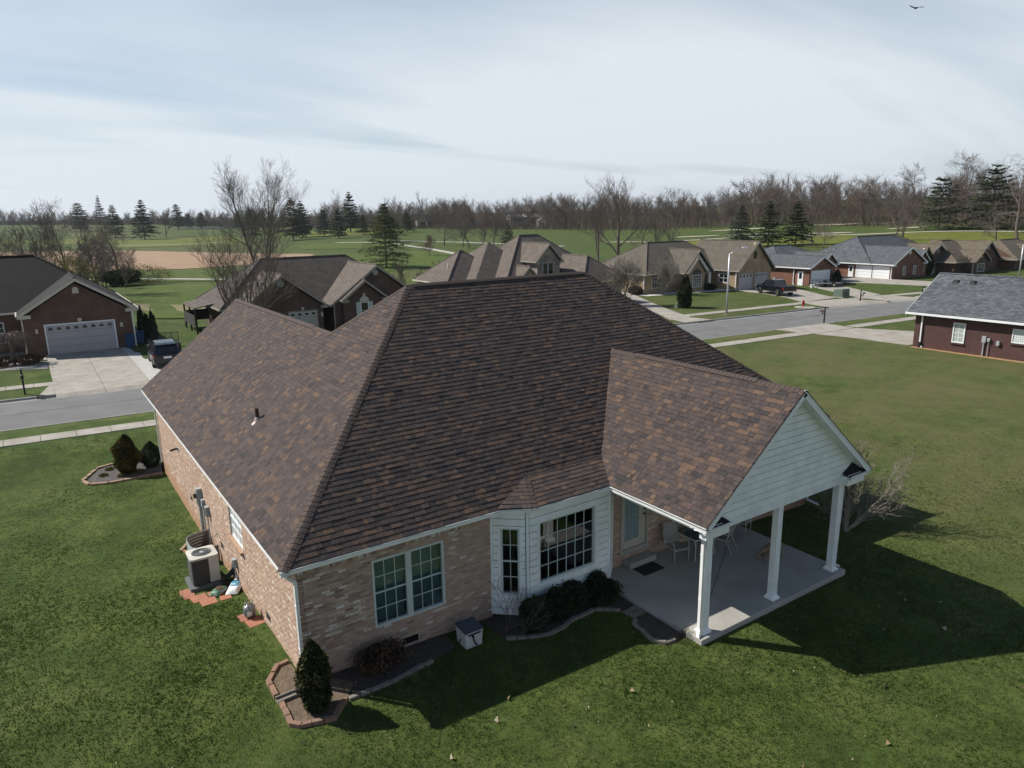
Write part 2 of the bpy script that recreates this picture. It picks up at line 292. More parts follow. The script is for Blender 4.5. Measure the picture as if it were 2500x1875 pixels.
# ------------------------------------------------------------------ ground, road, pavements
def geo(a, b, n, first):
    r = 1.0; lo, hi = 1.0001, 3
    for _ in range(60):
        r = (lo+hi)/2; s_ = first*(r**n-1)/(r-1); lo, hi = (r, hi) if s_ < abs(b-a) else (lo, r)
    return a+np.sign(b-a)*np.cumsum(first*r**np.arange(n))
def grassmat(name, greens, dry, dryamt):
    m, t, b = newmat(name); b.inputs['Roughness'].default_value = .95; b.inputs['Specular IOR Level'].default_value = .15
    g = N(t, 'ShaderNodeNewGeometry')
    def noise(sc, det, rough=.6, src=None):
        n = N(t, 'ShaderNodeTexNoise'); n.inputs['Scale'].default_value = sc; n.inputs['Detail'].default_value = det; n.inputs['Roughness'].default_value = rough; t.links.new(src or g.outputs['Position'], n.inputs['Vector']); return n.outputs['Fac']
    mpn = N(t, 'ShaderNodeMapping'); mpn.inputs['Scale'].default_value = (1, 1.8, 1); t.links.new(g.outputs['Position'], mpn.inputs['Vector'])
    a = noise(.55, 9, .68); r1 = ramp(t, [(.34, greens[0]), (.5, greens[1]), (.66, greens[2])]); t.links.new(a, r1.inputs[0])
    f = noise(9, 8, .75, mpn.outputs[0]); r2 = ramp(t, [(.3, (.68, .68, .68)), (.5, (1, 1, 1)), (.7, (1.3, 1.3, 1.2))]); t.links.new(f, r2.inputs[0])
    mu = N(t, 'ShaderNodeMixRGB', blend_type='MULTIPLY'); mu.inputs[0].default_value = 1; t.links.new(r1.outputs[0], mu.inputs[1]); t.links.new(r2.outputs[0], mu.inputs[2])
    f3 = noise(2.6, 10, .8); r5 = ramp(t, [(.33, (.62, .66, .62)), (.5, (1, 1, 1)), (.67, (1.42, 1.34, 1.3))]); t.links.new(f3, r5.inputs[0])
    mu2 = N(t, 'ShaderNodeMixRGB', blend_type='MULTIPLY'); mu2.inputs[0].default_value = 1; t.links.new(mu.outputs[0], mu2.inputs[1]); t.links.new(r5.outputs[0], mu2.inputs[2]); mu = mu2
    dn = noise(.13, 10, .8); r3 = ramp(t, [(.5-.16*dryamt, (0, 0, 0)), (.72-.1*dryamt, (1, 1, 1))]); t.links.new(dn, r3.inputs[0])
    mk = r3.outputs[0]
    if dryamt:    # thin, yellowed turf where the side yard gets the most sun and traffic
        s_ = N(t, 'ShaderNodeSeparateXYZ'); t.links.new(g.outputs['Position'], s_.inputs[0])
        mr = N(t, 'ShaderNodeMapRange'); mr.inputs['From Min'].default_value = 12; mr.inputs['From Max'].default_value = 30; mr.inputs['To Min'].default_value = .22; mr.inputs['To Max'].default_value = 1.0; mr.clamp = True; t.links.new(s_.outputs['X'], mr.inputs['Value'])
        mq = N(t, 'ShaderNodeMapRange'); mq.inputs['From Min'].default_value = 48; mq.inputs['From Max'].default_value = 75; mq.inputs['To Min'].default_value = 1; mq.inputs['To Max'].default_value = .35; mq.clamp = True; t.links.new(s_.outputs['X'], mq.inputs['Value'])
        m1 = N(t, 'ShaderNodeMath', operation='MULTIPLY'); m2 = N(t, 'ShaderNodeMath', operation='MULTIPLY'); t.links.new(mk, m1.inputs[0]); t.links.new(mr.outputs[0], m1.inputs[1]); t.links.new(m1.outputs[0], m2.inputs[0]); t.links.new(mq.outputs[0], m2.inputs[1]); mk = m2.outputs[0]
    md = N(t, 'ShaderNodeMixRGB'); md.inputs[2].default_value = (*dry, 1); t.links.new(mk, md.inputs[0]); t.links.new(mu.outputs[0], md.inputs[1])
    t.links.new(md.outputs[0], b.inputs['Base Color'])
    bp = N(t, 'ShaderNodeBump'); bp.inputs['Strength'].default_value = .45; bp.inputs['Distance'].default_value = .04; t.links.new(noise(22, 7, .75), bp.inputs['Height']); t.links.new(bp.outputs[0], b.inputs['Normal'])
    return m
GREEN = ((.026, .050, .008), (.046, .078, .014), (.080, .106, .025))
K['grass'] = grassmat('lawn_grass', GREEN, (.108, .102, .044), 1)
K['fairway'] = grassmat('fairway_grass', ((.085, .105, .018), (.105, .125, .020), (.14, .145, .028)), (.16, .15, .05), 0)
K['fairgreen'] = grassmat('fairway_green', ((.052, .082, .014), (.066, .098, .018), (.09, .115, .024)), (.12, .12, .04), 0)
XS = np.unique(np.round(np.concatenate([geo(-20, -2500, 26, 1.2), np.arange(-20, 34, .6), np.arange(34, 130, 2), geo(130, 3200, 40, 3)]), 3)); XS.sort()
YS = np.unique(np.round(np.concatenate([geo(-20, -2500, 26, 1.2), np.arange(-20, 24, .6), np.arange(24, 45, 1.), [28.88, 28.9, 36.5, 36.52], np.arange(45, 110, 2.), geo(110, 3500, 46, 3)]), 3)); YS.sort()
GX, GY0 = np.meshgrid(XS, YS)
gf = S(GY0, 10, 25)*(1-S(GY0, 41, 60))
GY = GY0+(yfar(GX)-36.5)*gf*np.where(np.abs(GX) < 300, 1, 0)
GZ = TH(GX, GY)
GZ = GZ+np.where((GY0 >= 28.895) & (GY0 <= 36.505), -.17, 0)
GZ = GZ+.008*np.sin(GX*.9+GY*.4)*np.sin(GY*.7-GX*.3)*(np.hypot(GX-10, GY) < 60)
ny, nx = GX.shape
idx = np.arange(ny*nx).reshape(ny, nx)
F4 = np.stack([idx[:-1, :-1], idx[:-1, 1:], idx[1:, 1:], idx[1:, :-1]], -1).reshape(-1, 4)
ground = link('ground', npmesh('ground', np.stack([GX, GY, GZ], -1).reshape(-1, 3), F4, K['grass'], smooth=True)); ground['kind'] = 'structure'
# road
ROAD = (-90, 150)
mb = MB(); xs = np.arange(ROAD[0], ROAD[1]+.1, 3.)
for a, b in zip(xs[:-1], xs[1:]):
    n_ = 4
    for k in range(n_):
        ya0, ya1 = lerp(ynear(a), yfar(a), k/n_), lerp(ynear(a), yfar(a), (k+1)/n_); yb0, yb1 = lerp(ynear(b), yfar(b), k/n_), lerp(ynear(b), yfar(b), (k+1)/n_)
        cz = lambda q: -.13+.06*math.sin(math.pi*q/n_)
        mb.poly([(a, ya0, cz(k)+th(a, ya0)), (b, yb0, cz(k)+th(b, yb0)), (b, yb1, cz(k+1)+th(b, yb1)), (a, ya1, cz(k+1)+th(a, ya1))])
road = mb.build('road', K['asphalt']); road['kind'] = 'structure'
# asphalt seam and tar cracks, drawn as thin sheets
mb = MB(); K['tar'] = mat('tar_seal', (.06, .06, .06), rough=.9)
for a, b in zip(xs[:-1], xs[1:]):
    y0 = lerp(ynear(a), yfar(a), .5); y1 = lerp(ynear(b), yfar(b), .5); j0 = .05*math.sin(a*1.3); j1 = .05*math.sin(b*1.3)
    mb.poly([(a, y0-.02+j0, -.065), (b, y1-.02+j1, -.065), (b, y1+.03+j1, -.065), (a, y0+.03+j0, -.065)])
tar = mb.build('tar_seam', K['tar'], road)
# kerbs in 3 m lengths, broken at the driveways
DRV_FAR = [(-3.9, 7.2), (49.5, 51.5), (68.0, 77.4), (77.8, 83.6), (99, 107)]; DRV_NEAR = [(50.9, 57.4)]
def kerb(side, gaps, name):
    root = thing(name, None, None); del_ = [k for k in root.keys()]; root['kind'] = 'structure'
    x = ROAD[0]
    while x < ROAD[1]:
        x2 = x+3.
        for g0, g1 in gaps:
            if x < g0 < x2: x2 = g0
        if not any(g0-.01 <= x < g1-.01 for g0, g1 in gaps):
            m_ = MB(); f = (lambda q: yfar(q)) if side > 0 else (lambda q: ynear(q))
            ya, yb = f(x+.008), f(x2-.008); d = side
            sec = [(-.42, -.125), (-.06, -.11), (0, .0), (.03, .022), (.16, .022), (.16, -.2), (-.42, -.2)]
            P0 = [(x+.008, ya+d*s0, z) for s0, z in sec]; P1 = [(x2-.008, yb+d*s0, z) for s0, z in sec]; n = len(sec)
            fs = [(i, (i+1) % n, n+(i+1) % n, n+i) for i in range(n)]
            if d > 0: fs = [tuple(reversed(q)) for q in fs]
            m_.add(P0+P1, fs+[tuple(range(n)), tuple(range(2*n-1, n-1, -1))]); m_.build('kerb_stone', K['kerb'], root)
            x = x2
        else:
            x = min(g1 for g0, g1 in gaps if g0-.01 <= x < g1-.01)
    return root
kerb(1, DRV_FAR, 'kerb'); kerb(-1, DRV_NEAR, 'kerb')
# pavements: single slabs with open joints
def sidewalk(x0, x1, off0, off1, side, gaps, name):
    root = thing(name, None, None); root['kind'] = 'structure'; x = x0
    while x < x1:
        x2 = x+1.5
        if not any(g0 < x+.75 < g1 for g0, g1 in gaps):
            f = yfar if side > 0 else ynear; c = x+.75; sl_ = (f(x2)-f(x))/1.5
            m_ = MB(); P = [(xx, float(f(xx))+side*o) for xx, o in ((x+.012, off0), (x2-.012, off0), (x2-.012, off1), (x+.012, off1))]
            z = [th(*q)+.035+rnd.uniform(-.004, .004) for q in P]
            if side < 0: P = P[::-1]; z = z[::-1]
            m_.prism([(q[0], q[1], zz-.12) for q, zz in zip(P, z)], (0, 0, .12)); m_.build('paving_slab', K['concrete'], root)
        x = x2
sidewalk(-40, 110, 3.0, 4.2, 1, [(-3.0, 5.6), (49.2, 51.0), (69.5, 76.4), (78.6, 83.0), (99, 107)], 'sidewalk')
sidewalk(-40, 100, 2.1, 3.3, -1, [(51.2, 57.2)], 'sidewalk')
# driveways
def slab(parent, pts, m, lift=.03, th_=.12, name='driveway_panel'):
    m_ = MB(); P = [(x, y, th(x, y)+lift) for x, y in pts]
    ar = sum(P[i][0]*P[(i+1) % len(P)][1]-P[(i+1) % len(P)][0]*P[i][1] for i in range(len(P)))
    if ar < 0: P = P[::-1]
    m_.prism([(p[0], p[1], p[2]-th_) for p in P], (0, 0, th_)); return m_.build(name, m, parent)
def apron(parent, x0, x1, yf, yb, m, flare=.8, name='driveway_apron'):
    sgn = 1 if yb(0) > yf(0) else -1
    A = [(x0-flare, float(yf(x0-flare)), .03), (x1+flare, float(yf(x1+flare)), .03), (x1, float(yb(x1)), .03), (x0, float(yb(x0)), .03)]
    B = [(x0-flare, float(yf(x0-flare))-sgn*.55, -.118), (x1+flare, float(yf(x1+flare))-sgn*.55, -.118)]
    m_ = MB(); P = A if sgn > 0 else A[::-1]
    m_.prism([(p[0], p[1], p[2]-.2) for p in P], (0, 0, .2)); q_ = [B[0], B[1], A[1], A[0]]; m_.add([(p[0], p[1], p[2]-.001) for p in q_], [(0, 1, 2, 3) if sgn > 0 else (3, 2, 1, 0)]); return m_.build(name, m, parent)
g_ = .012
d1 = thing('driveway', None, None); d1['kind'] = 'structure'
for (xa, xb) in ((-2.95, -.3), (-.3, 2.35)):
    apron(d1, xa+g_ if xa > -1 else xa, xb-g_ if xb < 0 else xb, yfar, lambda x: yfar(x)+4.2, K['concrete'], flare=0)
    slab(d1, [(xa+g_, float(yfar(xa))+4.2+g_), (xb-g_, float(yfar(xb))+4.2+g_), (xb-g_, 46.5-g_), (xa+g_, 46.5-g_)], K['concrete'])
    slab(d1, [(xa+g_, 46.5+g_), (xb-g_, 46.5+g_), (xb-g_, 52.68), (xa+g_, 52.68)], K['concrete'])
m_ = MB(); m_.prism([(-2.95-.9, float(yfar(-3.9)), -.17), (-2.95-g_, float(yfar(-3)), -.17), (-2.95-g_, float(yfar(-3))+4.1, -.17)], (0, 0, .2)); m_.build('driveway_apron', K['concrete'], d1)
apron(d1, 2.35+g_, 6.2, yfar, lambda x: yfar(x)+4.2, K['concrete_new'], flare=0)
for ya, yb in ((41, 45), (45, 49), (49, 54.5)): slab(d1, [(2.35+g_, (float(yfar(3))+4.2 if ya == 41 else ya)+g_), (6.2, (float(yfar(6))+4.2 if ya == 41 else ya)+g_), (6.4, yb-g_), (2.35+g_, yb-g_)], K['concrete_new'], lift=.032)
slab(d1, [(-4.1, 50.2), (-2.97, 50.2), (-2.97, 51.6), (-4.1, 51.6)], K['concrete'], lift=.05)
d2 = thing('driveway', None, None); d2['kind'] = 'structure'     # curving drive beside the tan house
c2 = [(49.8, 34.8, 2.4), (51.2, 37.5, 2.1), (53.0, 41.0, 2.0), (55.2, 45.0, 2.0), (57.5, 49.2, 2.1), (60.0, 53.5, 2.2), (61.0, 60.0, 2.2)]
for (xa, ya, wa), (xb, yb, wb) in zip(c2[:-1], c2[1:]): slab(d2, [(xa-wa*.6, ya), (xa+wa*.6, ya), (xb+wb*.6, yb-.02), (xb-wb*.6, yb-.02)], K['concrete'])
apron(d2, 48.6, 51.0, yfar, lambda x: 34.8, K['concrete'], flare=.5)
d3 = thing('driveway', None, None); d3['kind'] = 'structure'     # wide drive of the tan house
apron(d3, 69.4, 76.4, yfar, lambda x: yfar(x)+4.2, K['concrete'], flare=1.1)
for ya, yb in ((34.9, 39), (39, 43.5), (43.5, 48.0)): slab(d3, [((70.0 if ya < 35 else 72.6 if ya < 40 else 74.2), ya+g_), ((76.4 if ya < 35 else 79 if ya < 40 else 81.8), ya+g_), ((79 if ya < 35 else 81.8), yb-g_), ((72.6 if ya < 35 else 74.2), yb-g_)], K['concrete'])
d4 = thing('driveway', None, None); d4['kind'] = 'structure'
apron(d4, 78.8, 83.0, yfar, lambda x: yfar(x)+4.2, K['concrete'], flare=.9)
for ya, yb in ((33.1, 37), (37, 41), (41, 45.1)): slab(d4, [(lerp(78.6, 86.2, (ya-33)/12), ya+g_), (lerp(83.2, 91.8, (ya-33)/12), ya+g_), (lerp(83.2, 91.8, (yb-33)/12), yb-g_), (lerp(78.6, 86.2, (yb-33)/12), yb-g_)], K['concrete'])
d5 = thing('driveway', None, None); d5['kind'] = 'structure'
apron(d5, 99.6, 106, yfar, lambda x: yfar(x)+4.2, K['concrete'], flare=.9)
for P in ([(99.0, 29.5), (106.5, 29.0), (103.6, 38), (96.5, 38.5)], [(96.5, 38.52), (103.6, 38.02), (102.9, 44), (94.8, 44.4)], [(94.8, 44.42), (102.9, 44.02), (102.95, 50.6), (95.4, 50.6)]): slab(d5, P, K['concrete'])
d6 = thing('driveway', None, None); d6['kind'] = 'structure'     # neighbour's drive on the near side
apron(d6, 51.4, 57.0, ynear, lambda x: ynear(x)-3.3, K['concrete'], flare=.5)
for P in ([(51.5, 21.3), (56.9, 20.8), (58.6, 17.6), (52.2, 17.6)], [(52.2, 17.58), (58.6, 17.58), (60.6, 13.7), (52.2, 13.7)]): slab(d6, P, K['concrete'])
# golf course: bare field, fairways, pond and cart paths, draped on the terrain
def drape(poly, m, name, off=.06, step=8.):
    P = [(p[0], p[1]) for p in poly]
    ar = sum(P[i][0]*P[(i+1) % len(P)][1]-P[(i+1) % len(P)][0]*P[i][1] for i in range(len(P)))
    if ar < 0: P = P[::-1]
    x0, x1 = min(p[0] for p in P), max(p[0] for p in P); y0, y1 = min(p[1] for p in P), max(p[1] for p in P)
    m_ = MB(); nxx, nyy = max(1, int((x1-x0)/step)), max(1, int((y1-y0)/step))
    for i in range(nxx):
        for j in range(nyy):
            q = clip_poly([(lerp(x0, x1, i/nxx), lerp(y0, y1, j/nyy)), (lerp(x0, x1, (i+1)/nxx), lerp(y0, y1, j/nyy)), (lerp(x0, x1, (i+1)/nxx), lerp(y0, y1, (j+1)/nyy)), (lerp(x0, x1, i/nxx), lerp(y0, y1, (j+1)/nyy))], P)
            if len(q) > 2: m_.poly([(a, b, th(a, b)+off) for a, b in q])
    o = m_.build(name, m); o['kind'] = 'structure'; return o
K['bare'] = mat('bare_field', (.37, .225, .135), (.21, .15, .09), .16, .95, stretch=(1, 2.0, 1), detail=12, bump=.5, bscale=1, lo=.3, hi=.72)
drape([(-14, 330), (6.4, 317), (26.7, 272), (50.4, 254), (62, 240), (69, 216), (64, 182), (48.8, 158), (25.2, 152.6), (10.4, 159.7), (-14, 172)], K['bare'], 'bare_field')
drape([(-90, 380), (-14, 312), (-14, 176), (-90, 190)], K['bare'], 'bare_field')
drape([(164, 136), (182, 122), (200, 95), (205, 70), (196, 50), (172, 52), (160, 76), (146, 98), (140, 118)], K['fairway'], 'fairway', off=.12)
drape([(30, 400), (90, 400), (92, 330), (70, 290), (28, 300)], K['fairway'], 'fairway', off=.10)
drape([(110, 420), (165, 390), (170, 330), (130, 300), (112, 340)], K['fairway'], 'fairway', off=.10)
drape([(-20, 440), (30, 450), (28, 370), (-20, 400)], K['fairway'], 'fairway', off=.1)
drape([(14, 114), (52, 96), (46, 72), (28, 67), (8, 74), (6, 96)], K['fairgreen'], 'fairway', off=.08, step=6)
drape([(6, 148), (44, 146), (52, 122), (30, 108), (10, 128)], K['fairgreen'], 'fairway', off=.08, step=6)
drape([(64, 170), (98, 168), (88, 140), (80, 118), (52, 112), (52, 140)], K['fairgreen'], 'fairway', off=.08, step=6)
drape([(80, 250), (112, 246), (112, 205), (92, 190), (72, 215)], K['fairgreen'], 'fairway', off=.09, step=8)
K['water'] = mat('pond_water', (.10, .16, .18), rough=.12, spec=.9)
K['sand'] = mat('bunker_sand', (.42, .38, .28), (.34, .31, .23), .5, .95)
for (x, y, rx, ry) in ((196, 112, 7, 2.2), (186, 132, 8, 2.0), (214, 98, 6, 2), (176, 146, 8, 2.2), (228, 132, 10, 2.5), (205, 150, 12, 2.4), (150, 150, 7, 1.8), (236, 112, 9, 2.2)):
    a0 = .9; drape([(x+rx*math.cos(k/12*6.283)*math.cos(a0)+ry*math.sin(k/12*6.283)*math.sin(a0), y-rx*math.cos(k/12*6.283)*math.sin(a0)+ry*math.sin(k/12*6.283)*math.cos(a0)) for k in range(12)], K['sand'], 'sand_bunker', off=.16, step=4)
def pondmesh():
    m_ = MB(); P = [(98, 585), (112, 625), (142, 625), (156, 590), (152, 545), (126, 512), (104, 530)]; m_.poly([(x, y, 3.95) for x, y in P][::-1]); o = m_.build('pond', K['water']); o['kind'] = 'structure'
pondmesh()
def ribbon(pts, w, m, name, off=.10):
    P = [Vector((x, y, 0)) for x, y in pts]; m_ = MB(); L = []
    for i, p in enumerate(P):
        d = (P[min(i+1, len(P)-1)]-P[max(i-1, 0)]).normalized(); n_ = Vector((-d.y, d.x, 0))*w/2
        L.append(((p+n_), (p-n_)))
    for (a, b), (c, d) in zip(L[:-1], L[1:]):
        for k in range(6):
            q = [a.lerp(c, k/6), b.lerp(d, k/6), b.lerp(d, (k+1)/6), a.lerp(c, (k+1)/6)]; m_.poly([(v.x, v.y, th(v.x, v.y)+off) for v in q])
    o = m_.build(name, m); o['kind'] = 'structure'; return o
K['path'] = mat('cart_path', (.42, .40, .36), (.36, .34, .30), .5, .9)
ribbon([(-6, 142), (13, 130.6), (18.8, 124.8), (24.3, 118.5), (36, 106)], 1.9, K['path'], 'cart_path')
ribbon([(96, 250), (104.8, 223.7), (100.8, 201.2), (97.4, 178.6), (91.1, 153.6), (88.4, 141.8), (84, 120)], 2.2, K['path'], 'cart_path')
ribbon([(112, 232), (118.3, 213.6), (121.9, 202.4), (123.4, 185), (126, 150)], 2.6, K['path'], 'cart_path')
ribbon([(206, 60), (200, 84), (190, 106), (172, 128), (150, 142)], 2.2, K['path'], 'cart_path', .2)
ribbon([(20, 330), (44, 322), (60, 318), (74, 330)], 3, K['path'], 'cart_path', .14)
K['haybank'] = mat('dry_grass_bank', (.22, .18, .09), (.15, .14, .06), .8, .95, bump=.4, bscale=5)
drape([(6, 90), (24, 76), (27, 73), (22, 72), (6, 82)], K['haybank'], 'dry_bank', off=.13, step=4)
# ------------------------------------------------------------------ the brick house
HE, SL, A_, B_, WD, DP = 3.1, .82, 6.243, 4.386, 19.669, 20.318
OV = .42                                     # wall face behind the gutter line
XL, XR, YF = 8.76, 15.71, -3.79; XP = (XL+XR)/2; SP = 2.823/(XP-XL); ZR = HE+2.823
house = thing('brick_house', 'large tan brick house with brown shingled hip roof and white porch gable', 'house')
roof = MB()
E_ = .143
shing = MB(); cand = []
def shingle_plane(O, U, Wd, polys, seed, single=True):
    r = random.Random(seed); O = Vector(O); U = Vector(U).normalized(); Wd = Vector(Wd).normalized(); Nn = U.cross(Wd)
    if Nn.z < 0: Nn = -Nn
    for Q in polys:
        ar = sum(Q[i][0]*Q[(i+1) % len(Q)][1]-Q[(i+1) % len(Q)][0]*Q[i][1] for i in range(len(Q)))
        if ar < 0: Q.reverse()
    us = [q[0] for Q in polys for q in Q]; ws = [q[1] for Q in polys for q in Q]; u_min, u_max, w_max = min(us), max(us), max(ws)
    flip = U.cross(Wd).z < 0
    for k in range(int(w_max/E_)+1):
        w0 = k*E_; w1 = w0+E_*1.18; u = u_min-r.random()*.4
        while u < u_max:
            wd = r.choice((.11, .15, .15, .20, .20, .26, .33)); t = r.choice((.010, .014, .014, .018)); tone = min(1, max(0, r.gauss(.47, .20)))
            if r.random() < .10: tone = r.uniform(.78, 1)
            rect = [(u+.003, w0), (u+wd-.003, w0), (u+wd-.003, w1), (u+.003, w1)]
            for Q in polys:
                P = clip_poly(rect, Q)
                if len(P) < 3: continue
                full = len(P) == 4 and abs(sum(P[i][0]*P[(i+1) % 4][1]-P[(i+1) % 4][0]*P[i][1] for i in range(4)))/2 > (wd-.006)*E_*1.18*.999
                top = [O+U*p[0]+Wd*p[1]+Nn*(.004+t*(1-(p[1]-w0)/(w1-w0))) for p in P]; bot = [O+U*p[0]+Wd*p[1]-Nn*.004 for p in P]; n = len(P)
                if flip: top.reverse(); bot.reverse()
                rec = (top, bot, n, tone)
                if full and single:
                    c = O+U*(u+wd/2)+Wd*(w0+.07); v = Vector(CAM)-c; d = v.length; f = Nn.dot(v)/d
                    px = project(c)
                    if f > .05 and 20 < px[0] < 2480 and px[1] < 1850: cand.append((wd*E_*f/d**2, O+U*u+Wd*w0, U, Wd, Nn, wd, t, rec, flip))
                    else: put(rec)
                else: put(rec)
            u += wd
def put(rec):
    top, bot, n, tone = rec
    shing.add(top+bot, [tuple(range(n))]+[(i, n+i, n+(i+1) % n, (i+1) % n) for i in range(n)], tone)
q = math.hypot(1, SL)
# left plane (wing + hip), back plane, front and right planes, wing right slope
shingle_plane((0, 0, HE), (0, 1, 0), (1, 0, SL), [[(0, 0), (B_, B_*q), (DP, B_*q), (DP, 0)], [(B_, B_*q), (A_, A_*q), (2*A_-B_, B_*q)]], 1)
shingle_plane((0, 0, HE), (1, 0, 0), (0, 1, SL), [[(0, 0), (WD, 0), (WD-A_, A_*q), (A_, A_*q)]], 2)
shingle_plane((0, 2*A_, HE), (1, 0, 0), (0, -1, SL), [[(0, 0), (WD, 0), (WD-A_, A_*q), (A_, A_*q)]], 3, False)
shingle_plane((WD, 0, HE), (0, 1, 0), (-1, 0, SL), [[(0, 0), (2*A_, 0), (A_, A_*q)]], 4, False)
shingle_plane((2*B_, 0, HE), (0, 1, 0), (-1, 0, SL), [[(2*A_-2*B_+.0, 0), (DP, 0), (DP, B_*q), (2*A_-B_, B_*q)]], 5, False)
# porch slopes
qp = math.hypot(1, SP); UPV = (ZR-HE)/SL
shingle_plane((XL, YF, HE), (0, 1, 0), (1, 0, SP), [[(0, 0), (-.42-YF, 0), (.53-YF, .537*qp), (UPV-YF, (XP-XL)*qp), (0, (XP-XL)*qp)]], 6)
shingle_plane((XR, YF, HE), (0, 1, 0), (-1, 0, SP), [[(0, 0), (0-YF, 0), (UPV-YF, (XP-XL)*qp), (0, (XP-XL)*qp)]], 7, False)
# bay roof: front slope and left facet
sb = (3.535-HE)/.95; qb = math.hypot(1, sb)
shingle_plane((0, -.42, HE+.012), (1, 0, 0), (0, 1, sb), [[(6.2, 0), (XL+.02, 0), (9.33, .95*qb), (6.62, .95*qb)]], 8)
P0 = Vector((5.40, .02, HE+.03)); P1 = Vector((6.2, -.42, HE+.012)); P2 = Vector((6.62, .53, 3.55)); Uf = (P1-P0).normalized(); Wf = ((P2-P0)-Uf*(P2-P0).dot(Uf)); wl = Wf.length; Wf.normalize()
shingle_plane(P0, Uf, Wf, [[(0, 0), ((P1-P0).length, 0), ((P2-P0).dot(Uf), wl)]], 9)
# roof decks under the shingles
def deckpoly(m_, pts, d=-.012): m_.poly([(p[0], p[1], p[2]+d) for p in pts])
dk = MB(); za = HE+SL*A_; zb = HE+SL*B_
deckpoly(dk, [(0, 0, HE), (A_, A_, za), (B_, 2*A_-B_, zb), (B_, DP, zb), (0, DP, HE)]); deckpoly(dk, [(0, 0, HE), (WD, 0, HE), (WD-A_, A_, za), (A_, A_, za)])
deckpoly(dk, [(WD, 0, HE), (WD, 2*A_, HE), (WD-A_, A_, za)]); deckpoly(dk, [(0, 2*A_, HE), (A_, A_, za), (WD-A_, A_, za), (WD, 2*A_, HE)])
deckpoly(dk, [(B_, 2*A_-B_, zb), (2*B_, 2*A_-2*B_, HE), (2*B_, DP, HE), (B_, DP, zb)])
deckpoly(dk, [(XL, YF, HE), (XP, YF, ZR), (XP, UPV, ZR), (9.30, .53, 3.535), (XL, -.42, HE)]); deckpoly(dk, [(XR, YF, HE), (XR, 0, HE), (XP, UPV, ZR), (XP, YF, ZR)])
deckpoly(dk, [(6.2, -.42, HE), (XL, -.42, HE), (9.33, .53, 3.535), (6.62, .53, 3.535)], 0); deckpoly(dk, [P0, P1, P2])
rf = dk.build('roof', K['deck'], house)
cand.sort(key=lambda c: -c[0]); SMESH = {}
for c in cand[:300]:
    _, o_, U, Wd, Nn, wd, t, rec, flip = c; key = (wd, t, flip)
    if key not in SMESH:
        m_ = MB(); L = E_*1.18; tp = [(.003, 0, .004+t), (wd-.003, 0, .004+t), (wd-.003, L, .004), (.003, L, .004)]; bt = [(x, y, -.004) for x, y, z in tp]
        m_.add(tp+bt, [(0, 1, 2, 3)]+[(i, 4+i, 4+(i+1) % 4, (i+1) % 4) for i in range(4)]); SMESH[key] = m_.mesh('shingle', K['shingle1'])
    o = link('shingle', SMESH[key], rf); X = U; Y = Wd; Z = Nn
    o.matrix_local = Matrix(((X[0], Y[0], Z[0], o_[0]), (X[1], Y[1], Z[1], o_[1]), (X[2], Y[2], Z[2], o_[2]), (0, 0, 0, 1)))
for c in cand[300:]: put(c[7])
shing.build('shingle_field', K['shingle'], rf, tone=True, kind='stuff')
# hip, ridge and rake caps: single bent pieces
CAPS = []
def caps(p0, p1, d1, d2, lift=.012, w=.155, vent=None):
    p0, p1 = Vector(p0), Vector(p1); L = (p1-p0).length; U = (p1-p0).normalized(); d1 = Vector(d1).normalized(); d2 = Vector(d2).normalized(); n = int(L/E_)
    key = MB(); rails = []
    upn = -(d1+d2).normalized()
    prof = [(d1, w), (d1, w*.45), (None, 0), (d2, w*.45), (d2, w)]
    vs = []
    for s_, h in ((0, .018), (.17, .004)):
        for d, a in prof: vs.append((d*a if d else Vector((0, 0, 0)))+upn*(h+(0 if a > 0 else -.012))+U*s_)
    vs += [v-upn*.014 for v in vs[:5]]
    fs = [(i, i+1, 6+i, 5+i) for i in range(4)]+[(10+i, 11+i, i+1, i) for i in range(4)]
    if (vs[1]-vs[0]).cross(vs[5]-vs[0]).dot(upn) < 0: fs = [tuple(reversed(f)) for f in fs]
    key.add(vs, fs); me = key.mesh('ridge_cap', K['cap'])
    for k in range(n):
        f = k/n; lf = lift+(.028 if vent and vent[0] <= f <= vent[1] else 0)
        CAPS.append((p0+U*(k*E_)+upn*lf, me))
    if vent:
        m_ = MB(); a = p0+U*L*vent[0]; b = p0+U*L*vent[1]
        for d in (d1, d2): m_.fbox(a+d*.02+upn*.004, b-a, d*.13, upn*.030)
        m_.build('ridge_vent', K['black'], rf)
dL = (-1, 0, -SL); dB = (0, -1, -SL); dF = (0, 1, -SL); dR = (1, 0, -SL)
def hipd(p, q_, n):  # in-plane direction away from hip line
    U = (Vector(q_)-Vector(p)).normalized(); d = Vector(n).cross(U); return d if d.z < 0 or True else -d
def perp(U, nrm, ref):
    d = Vector(nrm).normalized().cross(Vector(U).normalized()); return d if d.dot(Vector(ref)) > 0 else -d
nL, nB, nF, nR = (-SL, 0, 1), (0, -SL, 1), (0, SL, 1), (SL, 0, 1)
def hipcaps(p, q_, na, ra, nb, rb, **k): U = Vector(q_)-Vector(p); caps(p, q_, perp(U, na, ra), perp(U, nb, rb), **k)
hipcaps((0, 0, HE), (A_, A_, za), nL, (-1, 1, 0), nB, (1, -1, 0))
hipcaps((WD, 0, HE), (WD-A_, A_, za), nB, (-1, -1, 0), nR, (1, 1, 0))
caps((WD-A_, A_, za), (A_, A_, za), dB, dF, vent=(.02, .97))
hipcaps((B_-.1, 2*A_-B_+.1, zb-.08), (A_, A_, za), nL, (-1, -1, 0), nF, (1, 1, 0))
caps((B_, DP, zb), (B_, 2*A_-B_, zb), dL, dR, vent=(0, .86))
nPL, nPR = (-SP, 0, 1), (SP, 0, 1)
